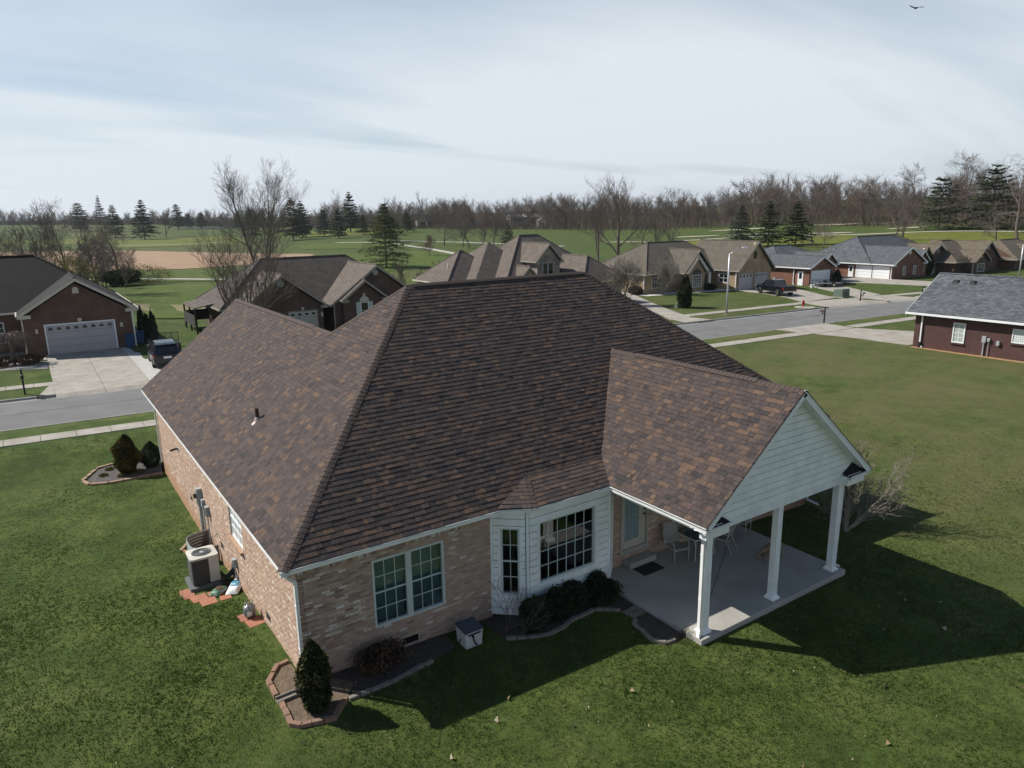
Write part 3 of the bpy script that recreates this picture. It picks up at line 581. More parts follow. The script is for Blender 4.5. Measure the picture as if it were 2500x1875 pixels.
caps((XP, YF, ZR), (XP, UPV+.05, ZR), (-1, 0, -SP), (1, 0, -SP), vent=(.19, .82))
Ub = Vector((6.62, .53, 3.55))-Vector(P1); caps(P1, P2, perp(Ub, Uf.cross(Wf)*(1 if Uf.cross(Wf).z > 0 else -1), (-1, 0, 0)), perp(Ub, (0, -sb, 1), (1, 0, 0)), w=.12, lift=.006)
capr = MB(); CAPS.sort(key=lambda c: (c[0]-Vector(CAM)).length)
for i, (p, me) in enumerate(CAPS):
    if i < 300: o = link('ridge_cap', me, rf); o.location = p
    else: capr.add([Vector(v.co)+p for v in me.vertices], [tuple(pl.vertices) for pl in me.polygons])
if capr.V: capr.build('ridge_cap_run', K['cap'], rf, kind='stuff')
# plumbing vent through the left slope
vx, vy = 1.62, 7.34; vz = HE+SL*vx
m_ = MB(); m_.tube([(vx, vy, vz-.1), (vx, vy, vz+.36)], .055, 14); m_.build('vent_pipe', mat('pvc_brown', (.05, .025, .02), rough=.5), rf)
m_ = MB(); m_.tube([(vx, vy, vz-.02), (vx, vy, vz+.09)], [.10, .062], 14)
for s_ in (-.2,): m_.fbox(Vector((vx, vy-.09, vz))+Vector((-1, 0, -SL)).normalized()*.24+Vector((0, 0, .02)), Vector((1, 0, SL)).normalized()*.15, (0, .15, 0), (0, 0, .006))
m_.build('vent_flashing', mat('flashing', (.55, .42, .40), rough=.4, metal=.4), rf)
# ------------------------------------------------------------------ walls
def brickwall(root, O, U, Nout, L, z0, z1, holes, seed, soldier=True, singles=None):
    r = random.Random(seed); O = Vector(O); U = Vector(U); Nn = Vector(Nout); big = []; m_ = MB(); H = .0675; z = z0; row = 0
    def br(u0, u1, za_, zb_):
        for h in holes:
            if u0 < h[1] and u1 > h[0] and za_ < h[3]-.01 and zb_ > h[2]+.01:
                if u0 < h[0]-.03: br2(u0, h[0]-.004, za_, zb_)
                if u1 > h[1]+.03: br2(h[1]+.004, u1, za_, zb_)
                return
        br2(u0, u1, za_, zb_)
    def br2(u0, u1, za_, zb_):
        if u1-u0 < .02: return
        tone = min(1, max(0, r.gauss(.50, .15)))
        if r.random() < .05: tone = r.uniform(.86, .97)
        pr = r.uniform(.007, .013); big.append((O+U*(u0+u1)/2+Vector((0, 0, (za_+zb_)/2)), u0, u1, za_, zb_, pr, tone))
    ztop = z1-.215 if soldier else z1
    while z+H <= ztop+.001:
        u = -.1*(row % 2)
        while u < L: br(max(0, u+.005), min(L, u+.199), z+.005, z+H-.005); u += .204
        z += H; row += 1
    if soldier:
        u = 0
        while u < L: br(u+.004, min(L, u+.0635), z+.005, z+.20); u += .0675
    # brick bodies
    def body(mm, b):
        _, u0, u1, za_, zb_, pr, tone = b
        A = O+U*u0+Vector((0, 0, za_)); B = O+U*u1+Vector((0, 0, za_)); C = O+U*u1+Vector((0, 0, zb_)); D = O+U*u0+Vector((0, 0, zb_)); e = .003
        T_ = [A+U*e+Vector((0, 0, e))+Nn*pr, B-U*e+Vector((0, 0, e))+Nn*pr, C-U*e-Vector((0, 0, e))+Nn*pr, D+U*e-Vector((0, 0, e))+Nn*pr]
        fs = [(4, 5, 6, 7), (0, 1, 5, 4), (1, 2, 6, 5), (2, 3, 7, 6), (3, 0, 4, 7)]
        if U.cross(Vector((0, 0, 1))).dot(Nn) < 0: fs = [tuple(reversed(f)) for f in fs]
        mm.add([A, B, C, D]+T_, fs, tone)
    return big, body
def corepanel(m_, O, U, Nn, L, z0, z1, holes, th_=.12):
    us = sorted({0, L, *[h[0] for h in holes], *[h[1] for h in holes]}); us = [u for u in us if 0 <= u <= L]
    zs = sorted({z0, z1, *[min(z1, max(z0, h[2])) for h in holes], *[min(z1, max(z0, h[3])) for h in holes]})
    O = Vector(O); U = Vector(U); Nn = Vector(Nn)
    for ua, ub in zip(us[:-1], us[1:]):
        for zc, zd in zip(zs[:-1], zs[1:]):
            cu, cz = (ua+ub)/2, (zc+zd)/2
            if any(h[0] < cu < h[1] and h[2] < cz < h[3] for h in holes): continue
            m_.fbox(O+U*ua+Vector((0, 0, zc)), U*(ub-ua), -Nn*th_, Vector((0, 0, zd-zc)))
WB = []
BAYX0, BAYX1 = 5.46, 9.62
hb = [(2.15-OV, 4.05-OV, .78, 2.52), (2.84-OV, 3.26-OV, .05, .23), (BAYX0-OV, BAYX1-OV, -.6, 3.2), (9.98-OV, 11.10-OV, .40, 2.47), (16.6-OV, 17.02-OV, .05, .23), (13.2-OV, 13.62-OV, .05, .23), (12.7-OV, 14.3-OV, 1.0, 2.4)]
hl = [(5.42-OV, 6.85-OV, 1.22, 2.5), (3.12-OV, 3.52-OV, .12, .32), (8.2-OV, 8.6-OV, .12, .32), (13.0-OV, 13.4-OV, .12, .32)]
wall = MB(); corepanel(wall, (OV, OV, 0), (1, 0, 0), (0, -1, 0), WD-2*OV, -.55, 2.96, hb); corepanel(wall, (OV, OV, 0), (0, 1, 0), (-1, 0, 0), DP-2*OV, -1.0, 2.96, hl)
corepanel(wall, (WD-OV, OV, 0), (0, 1, 0), (1, 0, 0), 2*A_-2*OV, -.8, 2.96, []); corepanel(wall, (2*B_-OV, DP-OV, 0), (-1, 0, 0), (0, 1, 0), 2*B_-2*OV, -1.2, 2.96, [])
corepanel(wall, (2*B_-OV, 2*A_-OV, 0), (0, 1, 0), (1, 0, 0), DP-2*A_, -1, 2.96, []); corepanel(wall, (2*B_-OV, 2*A_-OV, 0), (1, 0, 0), (0, 1, 0), WD-2*B_, -1, 2.96, [])
wall.prism([(OV+.1, DP-OV-.02, 2.96), (2*B_-OV-.1, DP-OV-.02, 2.96), (B_, DP-OV-.02, 2.96+(B_-OV)*SL)], (0, -.12, 0))
wo = wall.build('wall', K['mortar'], house)
b1, body1 = brickwall(wo, (OV, OV, 0), (1, 0, 0), (0, -1, 0), WD-2*OV, -.3, 2.93, hb, 21); b2, body2 = brickwall(wo, (OV, OV+.012, 0), (0, 1, 0), (-1, 0, 0), DP-2*OV, -.78, 2.93, hl, 22)
allb = []
for bl, bd, nn in ((b1, body1, Vector((0, -1, 0))), (b2, body2, Vector((-1, 0, 0)))):
    for b in bl:
        v = Vector(CAM)-b[0]; d = v.length; px = project(b[0]); vis = 0 < px[1] < 1875 and not (b[0].x > 9.7 and b[0].y < 1) and b[0].z > -.15
        allb.append((vis*(b[2]-b[1])*(b[4]-b[3])*max(0, nn.dot(v))/d**3, b, bd))
allb.sort(key=lambda q_: -q_[0]); rest = MB()
for i, (_, b, bd) in enumerate(allb):
    if i < 300:
        m_ = MB(); bd(m_, b); c = b[0]; m_.V = [(v[0]-c[0], v[1]-c[1], v[2]-c[2]) for v in m_.V]; o = link('brick', m_.mesh('brick', K['brick1']), wo); o.location = c
    else: bd(rest, b)
rest.build('brick_field', K['brick'], wo, tone=True, kind='stuff')
# brick sill of the side window
sl_ = MB()
for k in range(20): sl_.box(OV-.10, OV+.05, 5.42+k*.0715, 5.42+k*.0715+.062, 1.13, 1.215)
sl_.build('window_sill', mat('sill_brick', (.46, .30, .20), (.36, .23, .15), 12, .9), wo)
# crawl-space vents
for (O, U, Nn, u0, u1, z0, z1) in ((Vector((0, OV, 0)), Vector((1, 0, 0)), Vector((0, -1, 0)), 2.84, 3.26, .05, .23), (Vector((0, OV, 0)), Vector((1, 0, 0)), Vector((0, -1, 0)), 13.2, 13.62, .05, .23), (Vector((0, OV, 0)), Vector((1, 0, 0)), Vector((0, -1, 0)), 16.6, 17.02, .05, .23),
                              (Vector((OV, 0, 0)), Vector((0, 1, 0)), Vector((-1, 0, 0)), 3.12, 3.52, .12, .32), (Vector((OV, 0, 0)), Vector((0, 1, 0)), Vector((-1, 0, 0)), 8.2, 8.6, .12, .32), (Vector((OV, 0, 0)), Vector((0, 1, 0)), Vector((-1, 0, 0)), 13.0, 13.4, .12, .32)):
    m_ = MB(); m_.fbox(O+U*u0-Nn*.05+Vector((0, 0, z0)), U*(u1-u0), Nn*.015, Vector((0, 0, z1-z0)))
    for k in range(5): m_.fbox(O+U*u0-Nn*.035+Vector((0, 0, z0+(z1-z0)*(k+.2)/5)), U*(u1-u0), Nn*.03, Vector((0, 0, (z1-z0)*.1)))
    m_.build('foundation_vent', K['black'], wo)
# ------------------------------------------------------------------ soffits, gutters, downspouts
m_ = MB(); Z0, Z1 = 2.962, 2.985
m_.box(.1, WD-.1, .1, OV+.02, Z0, Z1); m_.box(.1, OV+.02, OV+.022, DP-.1, Z0, Z1); m_.box(WD-OV-.02, WD-.1, OV+.022, 2*A_, Z0, Z1); m_.box(XL+.1, XR-.1, YF+.3, .098, Z0, Z1)
m_.prism([(5.45, .098, Z0), (6.2, -.38, Z0), (XL+.098, -.38, Z0), (XL+.098, .098, Z0)], (0, 0, .02))
m_.build('soffit', K['white'], house)
def gutter(p0, p1, outv, debris=None):
    p0, p1, o = Vector(p0), Vector(p1), Vector(outv); d = p1-p0; t = .006; m_ = MB(); z = Vector((0, 0, 1))
    m_.fbox(p0-o*.10-z*.125, d, o*t, z*.12); m_.fbox(p0-o*.094-z*.125, d, o*.085, z*t); m_.fbox(p0-o*.009-z*.125, d, o*.006, z*.075)
    m_.add([p0-o*.003-z*.05, p1-o*.003-z*.05, p1+o*.022-z*.012, p0+o*.022-z*.012, p0-o*.009-z*.05, p1-o*.009-z*.05, p1+o*.012-z*.010, p0+o*.012-z*.010], [(0, 1, 2, 3), (7, 6, 5, 4)])
    m_.fbox(p0+o*.0-z*.012, d, o*.034, z*.010)
    n = max(2, int(d.length/.75))
    for k in range(1, n): c = p0+d*(k/n); m_.fbox(c-o*.095-z*.008+d.normalized()*-.008, d.normalized()*.016, o*.105, z*.004)
    g = m_.build('gutter', K['gutter'], house)
    if debris:
        q_ = MB(); r = random.Random(3); n = int(d.length/.12)
        for k in range(n):
            f = k/n
            if debris[0] <= f <= debris[1] and r.random() < .8: q_.fbox(p0+d*f-o*r.uniform(.085, .09)-z*.11, d.normalized()*r.uniform(.1, .2), o*r.uniform(.05, .075), z*r.uniform(.05, .105))
        q_.build('leaf_debris', K['debris'], g)
    return g
ge = .045
gutter((0-ge+.02, 0, HE-.005), (5.44, 0, HE-.005), (0, -1, 0)); gutter((0, DP-.1, HE-.005), (0, .0, HE-.005), (-1, 0, 0), (.25, .97)); gutter((WD+.03, 0, HE-.005), (XR, 0, HE-.005), (0, -1, 0)); gutter((WD, 0, HE-.005), (WD, 2*A_, HE-.005), (1, 0, 0))
gutter((5.42, .03, HE-.003), (6.21, -.42, HE-.003), Vector((-.45, -.79, 0)).normalized()); gutter((6.2, -.425, HE-.003), (XL, -.425, HE-.003), (0, -1, 0))
gutter((XL, -.42, HE-.005), (XL, YF, HE-.005), (-1, 0, 0)); gutter((XR, 0, HE-.005), (XR, YF, HE-.005), (1, 0, 0))
def downspout(pts, side=(1, 0), w=.075, dp=.055, m=None, boot=None):
    m_ = MB(); P = [Vector(p) for p in pts]
    for a, b in zip(P[:-1], P[1:]):
        d = (b-a); u = Vector((side[0], side[1], 0)); 
        n_ = d.normalized().cross(u).normalized(); m_.fbox(a-u*w/2-n_*dp/2, u*w, n_*dp, d+d.normalized()*.02)
    for zf in (.25, .7):
        a, b = max(zip(P[:-1], P[1:]), key=lambda q_: (q_[0]-q_[1]).length); c = a.lerp(b, zf); u = Vector((side[0], side[1], 0)); n_ = (b-a).normalized().cross(u).normalized(); m_.fbox(c-u*(w/2+.006)-n_*(dp/2+.006), u*(w+.012), n_*(dp+.012), Vector((0, 0, .025)))
    o = m_.build('downspout', m or K['gutter'], house)
    if boot: q_ = MB(); a = P[-1]; q_.box(a.x-.07, a.x+.07, a.y-.07, a.y+.07, boot, a.z+.1); q_.build('drain_boot', K['black'], o)
    return o
downspout([(.05, -.02, 2.99), (.20, .30, 2.75), (.355, .37, 2.6), (.36, .39, .22), (.24, .10, -.02)], (0, 1), w=.10, dp=.07)
downspout([(.03, DP-.65, 2.99), (.33, DP-.62, 2.72), (.36, DP-.6, -.28)], (0, 1), w=.085, boot=-.7)
downspout([(WD-.42, .0, 2.99), (WD-.42, .34, 2.7), (WD-.42, .35, -.12), (WD-.2, .02, -.28)], (1, 0), w=.085)
downspout([(XL+.02, YF+.5, 2.98), (XL+.28, YF+.42, 2.86), (9.165, -3.38, 2.80), (9.165, -3.38, .14), (9.0, -3.5, .02)], (.2, 1), w=.10, dp=.06)
downspout([(XR-.02, YF+.5, 2.98), (15.1, -3.36, 2.8), (15.02, -3.36, .14), (15.18, -3.4, .03)], (.2, 1), w=.085)
# ------------------------------------------------------------------ windows and doors
def bar(m_, O, U, Nn, u0, u1, z0, z1, n0, n1): m_.fbox(O+U*u0+Nn*n0+Vector((0, 0, z0)), U*(u1-u0), Nn*(n1-n0), Vector((0, 0, z1-z0)))
def window(parent, O, U, Nn, u0, u1, z0, z1, cols, rows, fr=.06, mt=.018, gm=None, fm=None, sash=None, back=None, bev=0, depth=.09, proud=.02, label=None):
    O, U, Nn = Vector(O), Vector(U).normalized(), Vector(Nn).normalized(); m_ = MB()
    for a in ((u0, u1, z0, z0+fr), (u0, u1, z1-fr, z1), (u0, u0+fr, z0+fr, z1-fr), (u1-fr, u1, z0+fr, z1-fr)): bar(m_, O, U, Nn, *a, -depth, proud)
    w = m_.build('window', fm or K['trim'], parent)
    iu0, iu1, iz0, iz1 = u0+fr, u1-fr, z0+fr, z1-fr; q_ = MB()
    pw = (iu1-iu0)/cols; ph = (iz1-iz0)/rows
    for c in range(1, cols): bar(q_, O, U, Nn, iu0+pw*c-mt/2, iu0+pw*c+mt/2, iz0, iz1, -.055, -.034)
    for c in range(1, rows):
        t = mt*(2.2 if sash and c in sash else 1); bar(q_, O, U, Nn, iu0, iu1, iz0+ph*c-t/2, iz0+ph*c+t/2, -.057, -.030 if t == mt else -.018)
    if q_.V: q_.build('muntin', fm or K['trim'], w)
    pm = MB(); bar(pm, Vector((0, 0, 0)), U, Nn, 0, pw, 0, ph, -.048, -.044); me = pm.mesh('pane', gm or K['glass']); og = ORG.get(parent.name, Vector((0, 0, 0)))
    for c in range(cols):
        for r_ in range(rows): o = link('pane', me, w); o.location = O+U*(iu0+pw*c)+Vector((0, 0, iz0+ph*r_))-og
    if back: bm_ = MB(); bar(bm_, O, U, Nn, iu0, iu1, iz0, iz1, -.16, -.15); bm_.build('blind', back, w)
    return w
BO, BU, BN = (0, OV, 0), (1, 0, 0), (0, -1, 0)
for (a, b) in ((2.15, 3.07), (3.11, 4.05)): window(wo, BO, BU, BN, a, b, .78, 2.52, 3, 4, fr=.05, sash=(2,), back=K['blind'], mt=.014)
m_ = MB(); m_.box(3.065, 3.115, OV-.035, OV+.05, .78, 2.52); m_.build('mullion', K['trim'], wo)
window(wo, (OV, 0, 0), (0, 1, 0), (-1, 0, 0), 5.42, 6.85, 1.22, 2.5, 3, 4, fr=.06, sash=(2,), proud=-.03, depth=.11, fm=K['white'], mt=.014, gm=mat('shaded_pane', (.55, .58, .60), (.48, .51, .53), 2, .35))
window(wo, BO, BU, BN, 12.7, 14.3, 1.0, 2.4, 4, 4, fr=.05, sash=(2,), back=K['blind'], mt=.014)
# bay: framed walls of separate clapboards
bc = [Vector((BAYX0, OV, 0)), Vector((6.16, -.2, 0)), Vector((8.95, -.2, 0)), Vector((BAYX1, OV, 0))]
bay = MB(); BZ0, BZ1 = .02, 2.96
wins = {0: None, 1: (6.52-6.16, 8.44-6.16, .80, 2.56), 2: None}
L0 = (bc[1]-bc[0]).length; L2 = (bc[3]-bc[2]).length
wins[0] = (.24, L0-.20, .58, 2.48); wins[2] = (.20, L2-.2, .58, 2.48)
for i in range(3):
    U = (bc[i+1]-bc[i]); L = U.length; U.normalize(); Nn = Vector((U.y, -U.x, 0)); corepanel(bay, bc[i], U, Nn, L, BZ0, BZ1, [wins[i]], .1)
K['gap_shade'] = mat('siding_gap_shade', (.07, .075, .075), rough=.95); bayo = bay.build('bay_wall', K['gap_shade'], house)  # dark colour added behind the boards so the gaps read as lap shadow lines
for i in range(3):
    U = (bc[i+1]-bc[i]); L = U.length; U.normalize(); Nn = Vector((U.y, -U.x, 0)); z = BZ0; h = wins[i]; O = bc[i]
    while z < BZ1-.02:
        z2 = min(z+.195, BZ1); zt = z2-.020; segs = [(.05, L-.05)]
        if z < h[3]+.05 and z2 > h[2]-.05: segs = [(.05, h[0]-.05), (h[1]+.05, L-.05)]
        rows_ = [(a, b, z, zt) for a, b in segs]
        if len(segs) == 2:
            if z < h[2]-.07: rows_.append((h[0]-.05, h[1]+.05, z, min(zt, h[2]-.061)))
            if zt > h[3]+.07: rows_.append((h[0]-.05, h[1]+.05, max(z, h[3]+.061), zt))
        for a, b, za_, zb_ in rows_:
            if b-a < .03: continue
            m_ = MB(); P = [O+U*a+Nn*.003, O+U*b+Nn*.003]
            vs = [P[0]+Nn*.045+Vector((0, 0, za_)), P[1]+Nn*.045+Vector((0, 0, za_)), P[1]+Nn*.038+Vector((0, 0, zb_)), P[0]+Nn*.038+Vector((0, 0, zb_)), P[0]+Vector((0, 0, za_)), P[1]+Vector((0, 0, za_)), P[1]+Vector((0, 0, zb_)), P[0]+Vector((0, 0, zb_))]
            m_.add(vs, [(0, 1, 2, 3), (4, 5, 1, 0), (3, 2, 6, 7), (0, 3, 7, 4), (1, 5, 6, 2)]); m_.build('siding_board', K['siding'], bayo)
        z = z2
    m_ = MB(); e0 = .0
    for a, b, c, d in ((h[0]-.06, h[1]+.06, h[3], h[3]+.06), (h[0]-.06, h[1]+.06, h[2]-.06, h[2]), (h[0]-.06, h[0], h[2], h[3]), (h[1], h[1]+.06, h[2], h[3])): bar(m_, O, U, Nn, a, b, c, d, 0, .052)
    m_.build('window_casing', K['siding'], bayo)
    window(bayo, O, U, Nn, h[0], h[1], h[2], h[3], 6 if i == 1 else 2, 4, fr=.05, sash=None if i == 1 else (2,), mt=.016)
for i in range(4):
    m_ = MB(); m_.tube([bc[i]+Vector((0, -.012, BZ0)), bc[i]+Vector((0, -.012, BZ1))], .045, 8); m_.build('corner_post', K['siding'], bayo)
m_ = MB(); m_.prism([(bc[0].x, bc[0].y, -.0), (bc[1].x, bc[1].y, 0), (bc[2].x, bc[2].y, 0), (bc[3].x, bc[3].y, 0)], (0, 0, .018)); m_.build('bay_floor', K['found'], house)
# the room behind the bay glass: floor, back wall, table and chair
m_ = MB(); m_.box(1.2, 12.5, OV+.13, 5.2, .36, .42); m_.box(1.2, 12.5, 5.2, 5.3, .36, 2.96); m_.box(1.1, 1.2, OV+.13, 5.3, .36, 2.96); m_.box(12.5, 12.6, OV+.13, 5.3, .36, 2.96); m_.box(1.1, 12.6, OV+.13, 5.3, 2.93, 2.955); m_.prism([(5.7, OV+.129, 2.93), (6.22, -.09, 2.93), (8.9, -.09, 2.93), (9.4, OV+.129, 2.93)], (0, 0, .025)); m_.build('room', K['room'], house)
t = thing('dining_table', 'beige covered dining table seen through the white bay window', 'table', (7.9, 1.5, .42))
m_ = MB(); m_.box(7.0, 8.8, .85, 2.1, 1.12, 1.17); m_.box(6.98, 8.82, .83, .85, .92, 1.17); m_.box(6.98, 7.0, .85, 2.12, .92, 1.17); m_.build('table_top', K['cloth'], t)
for x, y in ((7.15, 1.0), (8.65, 1.0), (7.15, 1.95), (8.65, 1.95)): m_ = MB(); m_.box(x-.03, x+.03, y-.03, y+.03, .42, 1.12); m_.build('leg', K['cloth'], t)
t = thing('dining_chair', 'white dining chair seen through the white bay window', 'chair', (7.75, .62, .42))
m_ = MB(); m_.box(7.53, 7.97, .42, .84, .83, .89); m_.build('seat', K['chairwhite'], t, bevel=.02)
m_ = MB(); m_.fbox((7.55, .42, .9), (.40, 0, 0), (0, .04, 0), (0, -.12, .55)); m_.build('backrest', K['chairwhite'], t, bevel=.015)
for x, y in ((7.56, .46), (7.94, .46), (7.56, .80), (7.94, .80)): m_ = MB(); m_.box(x-.02, x+.02, y-.02, y+.02, .42, .83); m_.build('leg', K['chairwhite'], t)
# patio door
m_ = MB()
for a in ((9.98, 10.04, .40, 2.47), (11.04, 11.10, .40, 2.47), (10.04, 11.04, 2.41, 2.47), (10.04, 11.04, .40, .45)): m_.box(a[0], a[1], OV-.03, OV+.12, a[2], a[3])
m_.build('door_frame', mat('tan_trim', (.42, .38, .31), (.36, .33, .27), 3, .6), house)
m_ = MB()
for a in ((10.05, 10.17, .46, 2.40), (10.75, 11.03, .46, 2.40), (10.17, 10.75, .46, .72), (10.17, 10.75, 2.22, 2.40)): m_.box(a[0], a[1], OV+.02, OV+.065, a[2], a[3])
door = m_.build('door', mat('tan_door', (.46, .43, .36), (.41, .38, .32), 2, .5), house)
m_ = MB(); m_.box(10.17, 10.75, OV+.045, OV+.05, .72, 2.22); m_.build('door_glass', mat('leaded_glass', (.10, .16, .18), (.30, .40, .43), 28, .2, bump=.5, spec=.8), door)
m_ = MB()
for k in range(1, 4): m_.box(10.17+.145*k-.004, 10.17+.145*k+.004, OV+.034, OV+.046, .72, 2.22)
for k in range(1, 8): m_.box(10.17, 10.75, OV+.035, OV+.044, .72+k*.1875-.004, .72+k*.1875+.004)
m_.build('lead_came', K['grey'], door)
for z in (1.45, 1.62): m_ = MB(); m_.tube([(10.93, OV+.02, z), (10.93, OV-.05, z)], [.02, .032], 10); m_.build('door_knob', K['blackmetal'], door)
m_ = MB(); m_.box(9.96, 11.12, OV-.06, OV+.1, .355, .40); m_.build('door_sill', K['grey'], house)
# ------------------------------------------------------------------ porch: beam, gable siding, posts
ZB0, ZB1 = 2.72, 2.94; YG = -3.42
m_ = MB(); m_.box(9.12, 15.2, YG-.06, YG+.12, ZB0, ZB1); m_.box(9.12, 9.30, YG+.122, -.05, ZB0, ZB1); m_.box(15.02, 15.2, YG+.122, .38, ZB0, ZB1); m_.build('porch_beam', K['siding'], house)
bb = MB(); x = 9.13
while x < 15.18: bb.box(x, x+.075, YG-.072, YG-.058, ZB0+.01, ZB1-.01); x += .09
bb.build('beadboard', K['siding'], house, kind='stuff')
# gable triangle: backing and separate boards
gzt = ZR-.30
m_ = MB(); m_.prism([(9.0, YG-.0, ZB1), (15.47, YG-.0, ZB1), (XP, YG-.0, gzt+.14)], (0, .1, 0)); gab = m_.build('porch_gable', K['gap_shade'], house)  # dark backing paints the lap shade between the gable boards
z = ZB1+.005
while z < gzt:
    z2 = z+.185
    def half(zz): return max(.02, (gzt+.16-zz)/SP)
    m_ = MB(); a0, a1 = half(z), half(min(z2, gzt+.1)); y0 = YG-.062
    m_.add([(XP-a0, y0-.012, z), (XP+a0, y0-.012, z), (XP+a1, y0-.003, z2-.018), (XP-a1, y0-.003, z2-.018), (XP-a0, y0+.06, z), (XP+a0, y0+.06, z), (XP+a1, y0+.06, z2-.018), (XP-a1, y0+.06, z2-.018)], [(0, 1, 2, 3), (4, 5, 1, 0), (3, 2, 6, 7), (0, 3, 7, 4), (1, 5, 6, 2)])
    m_.build('siding_board', K['siding'], gab); z = z2
# rake boards and soffits
for s_ in (-1, 1):
    xe = XL if s_ < 0 else XR; d = Vector((XP-xe, 0, ZR-HE)); L = d.length; d.normalize(); up = Vector((-d.z*s_*-1, 0, abs(d.x)))
    up = Vector((d.z*(1 if s_ > 0 else -1), 0, abs(d.x)))
    m_ = MB(); m_.fbox(Vector((xe, YF-.002, HE))-up*.17+d*.03, d*(L-.02), Vector((0, .03, 0)), up*.145); m_.build('rake_board', K['white'], house)
    m_ = MB(); m_.fbox(Vector((xe, YF-.016, HE))-up*.055+d*.03, d*(L-.0), Vector((0, .013, 0)), up*.03); m_.build('rake_trim', K['white'], house)
    m_ = MB(); m_.fbox(Vector((xe, YF+.03, HE))-up*.16+d*.25, d*(L-.3), Vector((0, .33, 0)), up*.018); m_.build('rake_soffit', K['siding'], house)
    m_ = MB(); m_.fbox(Vector((xe, YF-.02, HE))-up*.02+d*.0, d*L, Vector((0, .03, 0)), up*.016); m_.build('drip_edge', K['black'], house)
    # short eave return with its own little shingled slope and gutter
    xi = xe-s_*.95; x0, x1 = (xe, xi) if s_ < 0 else (xi, xe)
    m_ = MB(); a, b = (x0, x1); m_.box(a+(.0 if s_ < 0 else .0), b, YF+.04, YG-.06, ZB1+.005, ZB1+.03); 
    if s_ < 0: m_.box(x0+.12, x1, YF+.10, YG-.062, ZB0+.0, ZB1+.005)
    else: m_.box(x0, x1-.12, YF+.10, YG-.062, ZB0+.0, ZB1+.005)
    m_.build('eave_return', K['siding'], house)
    xm = (x0+x1)/2; zo = 3.04; za_, zb_ = (zo, ZB1+.10) if s_ < 0 else (ZB1+.10, zo)
    m_ = MB(); m_.add([(x0, YF+.03, ZB1+.06), (x1, YF+.03, ZB1+.06), (x1-(.1 if s_ > 0 else 0), YG-.08, zb_), (xm, YG-.08, ZB1+.36), (x0+(.1 if s_ < 0 else 0), YG-.08, za_), (x0, YF+.03, ZB1+.03), (x1, YF+.03, ZB1+.03)], [(0, 1, 2, 3, 4), (5, 6, 1, 0)])
    m_.build('return_roof', K['deck'], house)
    gutter((x0, YF+.02, ZB1+.10), (x1, YF+.02, ZB1+.10), (0, -1, 0))
def post(x, y):
    m_ = MB(); m_.box(x-.095, x+.095, y-.095, y+.095, .02, ZB0+.005); p_ = m_.build('porch_post', K['siding'], house, bevel=.008)
    m_ = MB(); m_.prism([(x-.15, y-.15, .0), (x+.15, y-.15, 0), (x+.15, y+.15, 0), (x-.15, y+.15, 0)], (0, 0, .03)); m_.add([(x-.15, y-.15, .03), (x+.15, y-.15, .03), (x+.15, y+.15, .03), (x-.15, y+.15, .03), (x-.097, y-.097, .12), (x+.097, y-.097, .12), (x+.097, y+.097, .12), (x-.097, y+.097, .12)], [(0, 1, 5, 4), (1, 2, 6, 5), (2, 3, 7, 6), (3, 0, 4, 7)]); m_.build('post_base', K['siding'], p_)
for x in (9.33, 12.1, 14.85): post(x, -3.36)
# patio slab with its joint, step
patio = thing('patio', None, None); patio['kind'] = 'structure'
m_ = MB(); m_.box(8.98, 15.2, -3.64, OV-.004, -.45, 0); m_.build('patio_slab', K['patio'], patio, bevel=.02)
m_ = MB(); a, b = Vector((10.3, -2.66, .003)), Vector((14.2, -.24, .003)); n_ = Vector((-(b-a).y, (b-a).x, 0)).normalized()*.008; m_.poly([a-n_, b-n_, b+n_, a+n_]); m_.build('slab_crack', K['black'], patio)
m_ = MB(); m_.box(10.08, 11.16, .05, OV-.02, 0, .17); m_.build('step', K['patio'], patio, bevel=.015)
# ------------------------------------------------------------------ things in the yard
def rot(P, c, a): return [(c[0]+(x-c[0])*math.cos(a)-(y-c[1])*math.sin(a), c[1]+(x-c[0])*math.sin(a)+(y-c[1])*math.cos(a), z) for x, y, z in P]
GL = lambda x, y: th(x, y)
# --- air conditioner on its pad
acx, acy = -.36, 7.42; z0 = -.26
ac = thing('air_conditioner', 'beige outdoor air conditioner with round fan grille beside the brick side wall', 'air conditioner', (acx, acy, z0))
m_ = MB(); m_.box(acx-.48, acx+.46, acy-.48, acy+.46, z0-.1, z0+.04); m_.build('pad', mat('ac_pad', (.10, .11, .12), (.14, .15, .15), 4, .9), ac, bevel=.01)
K['acbeige'] = mat('ac_beige', (.56, .54, .48), (.50, .48, .43), 3, .5); K['acdark'] = mat('ac_louvre', (.035, .036, .037), rough=.5)
def rrect(cx, cy, h, r, n=5):
    P = []
    for k, (sx, sy) in enumerate(((1, 1), (-1, 1), (-1, -1), (1, -1))):
        for i in range(n): a = math.radians(90*k+90*i/(n-1)); P.append((cx+sx*(h-r)+r*math.cos(a), cy+sy*(h-r)+r*math.sin(a)))
    return P
zb_, zt_ = z0+.06, z0+.84
R = rrect(acx, acy, .37, .08); m_ = MB(); m_.prism([(x, y, zb_) for x, y in R], (0, 0, zt_-zb_)); m_.build('casing', K['acdark'], ac)
m_ = MB()
for k in range(17): zz = zb_+.05+k*.042; m_.prism([(x, y, zz) for x, y in rrect(acx, acy, .378, .08)], (0, 0, .016))
m_.build('louvre', mat('ac_louvre_edge', (.075, .077, .078), rough=.5), ac)
m_ = MB(); m_.box(acx+.10, acx+.385, acy-.386, acy-.30, zb_, zt_); m_.box(acx+.30, acx+.386, acy-.299, acy-.05, zb_, zt_); m_.build('service_panel', K['acbeige'], ac, bevel=.01)
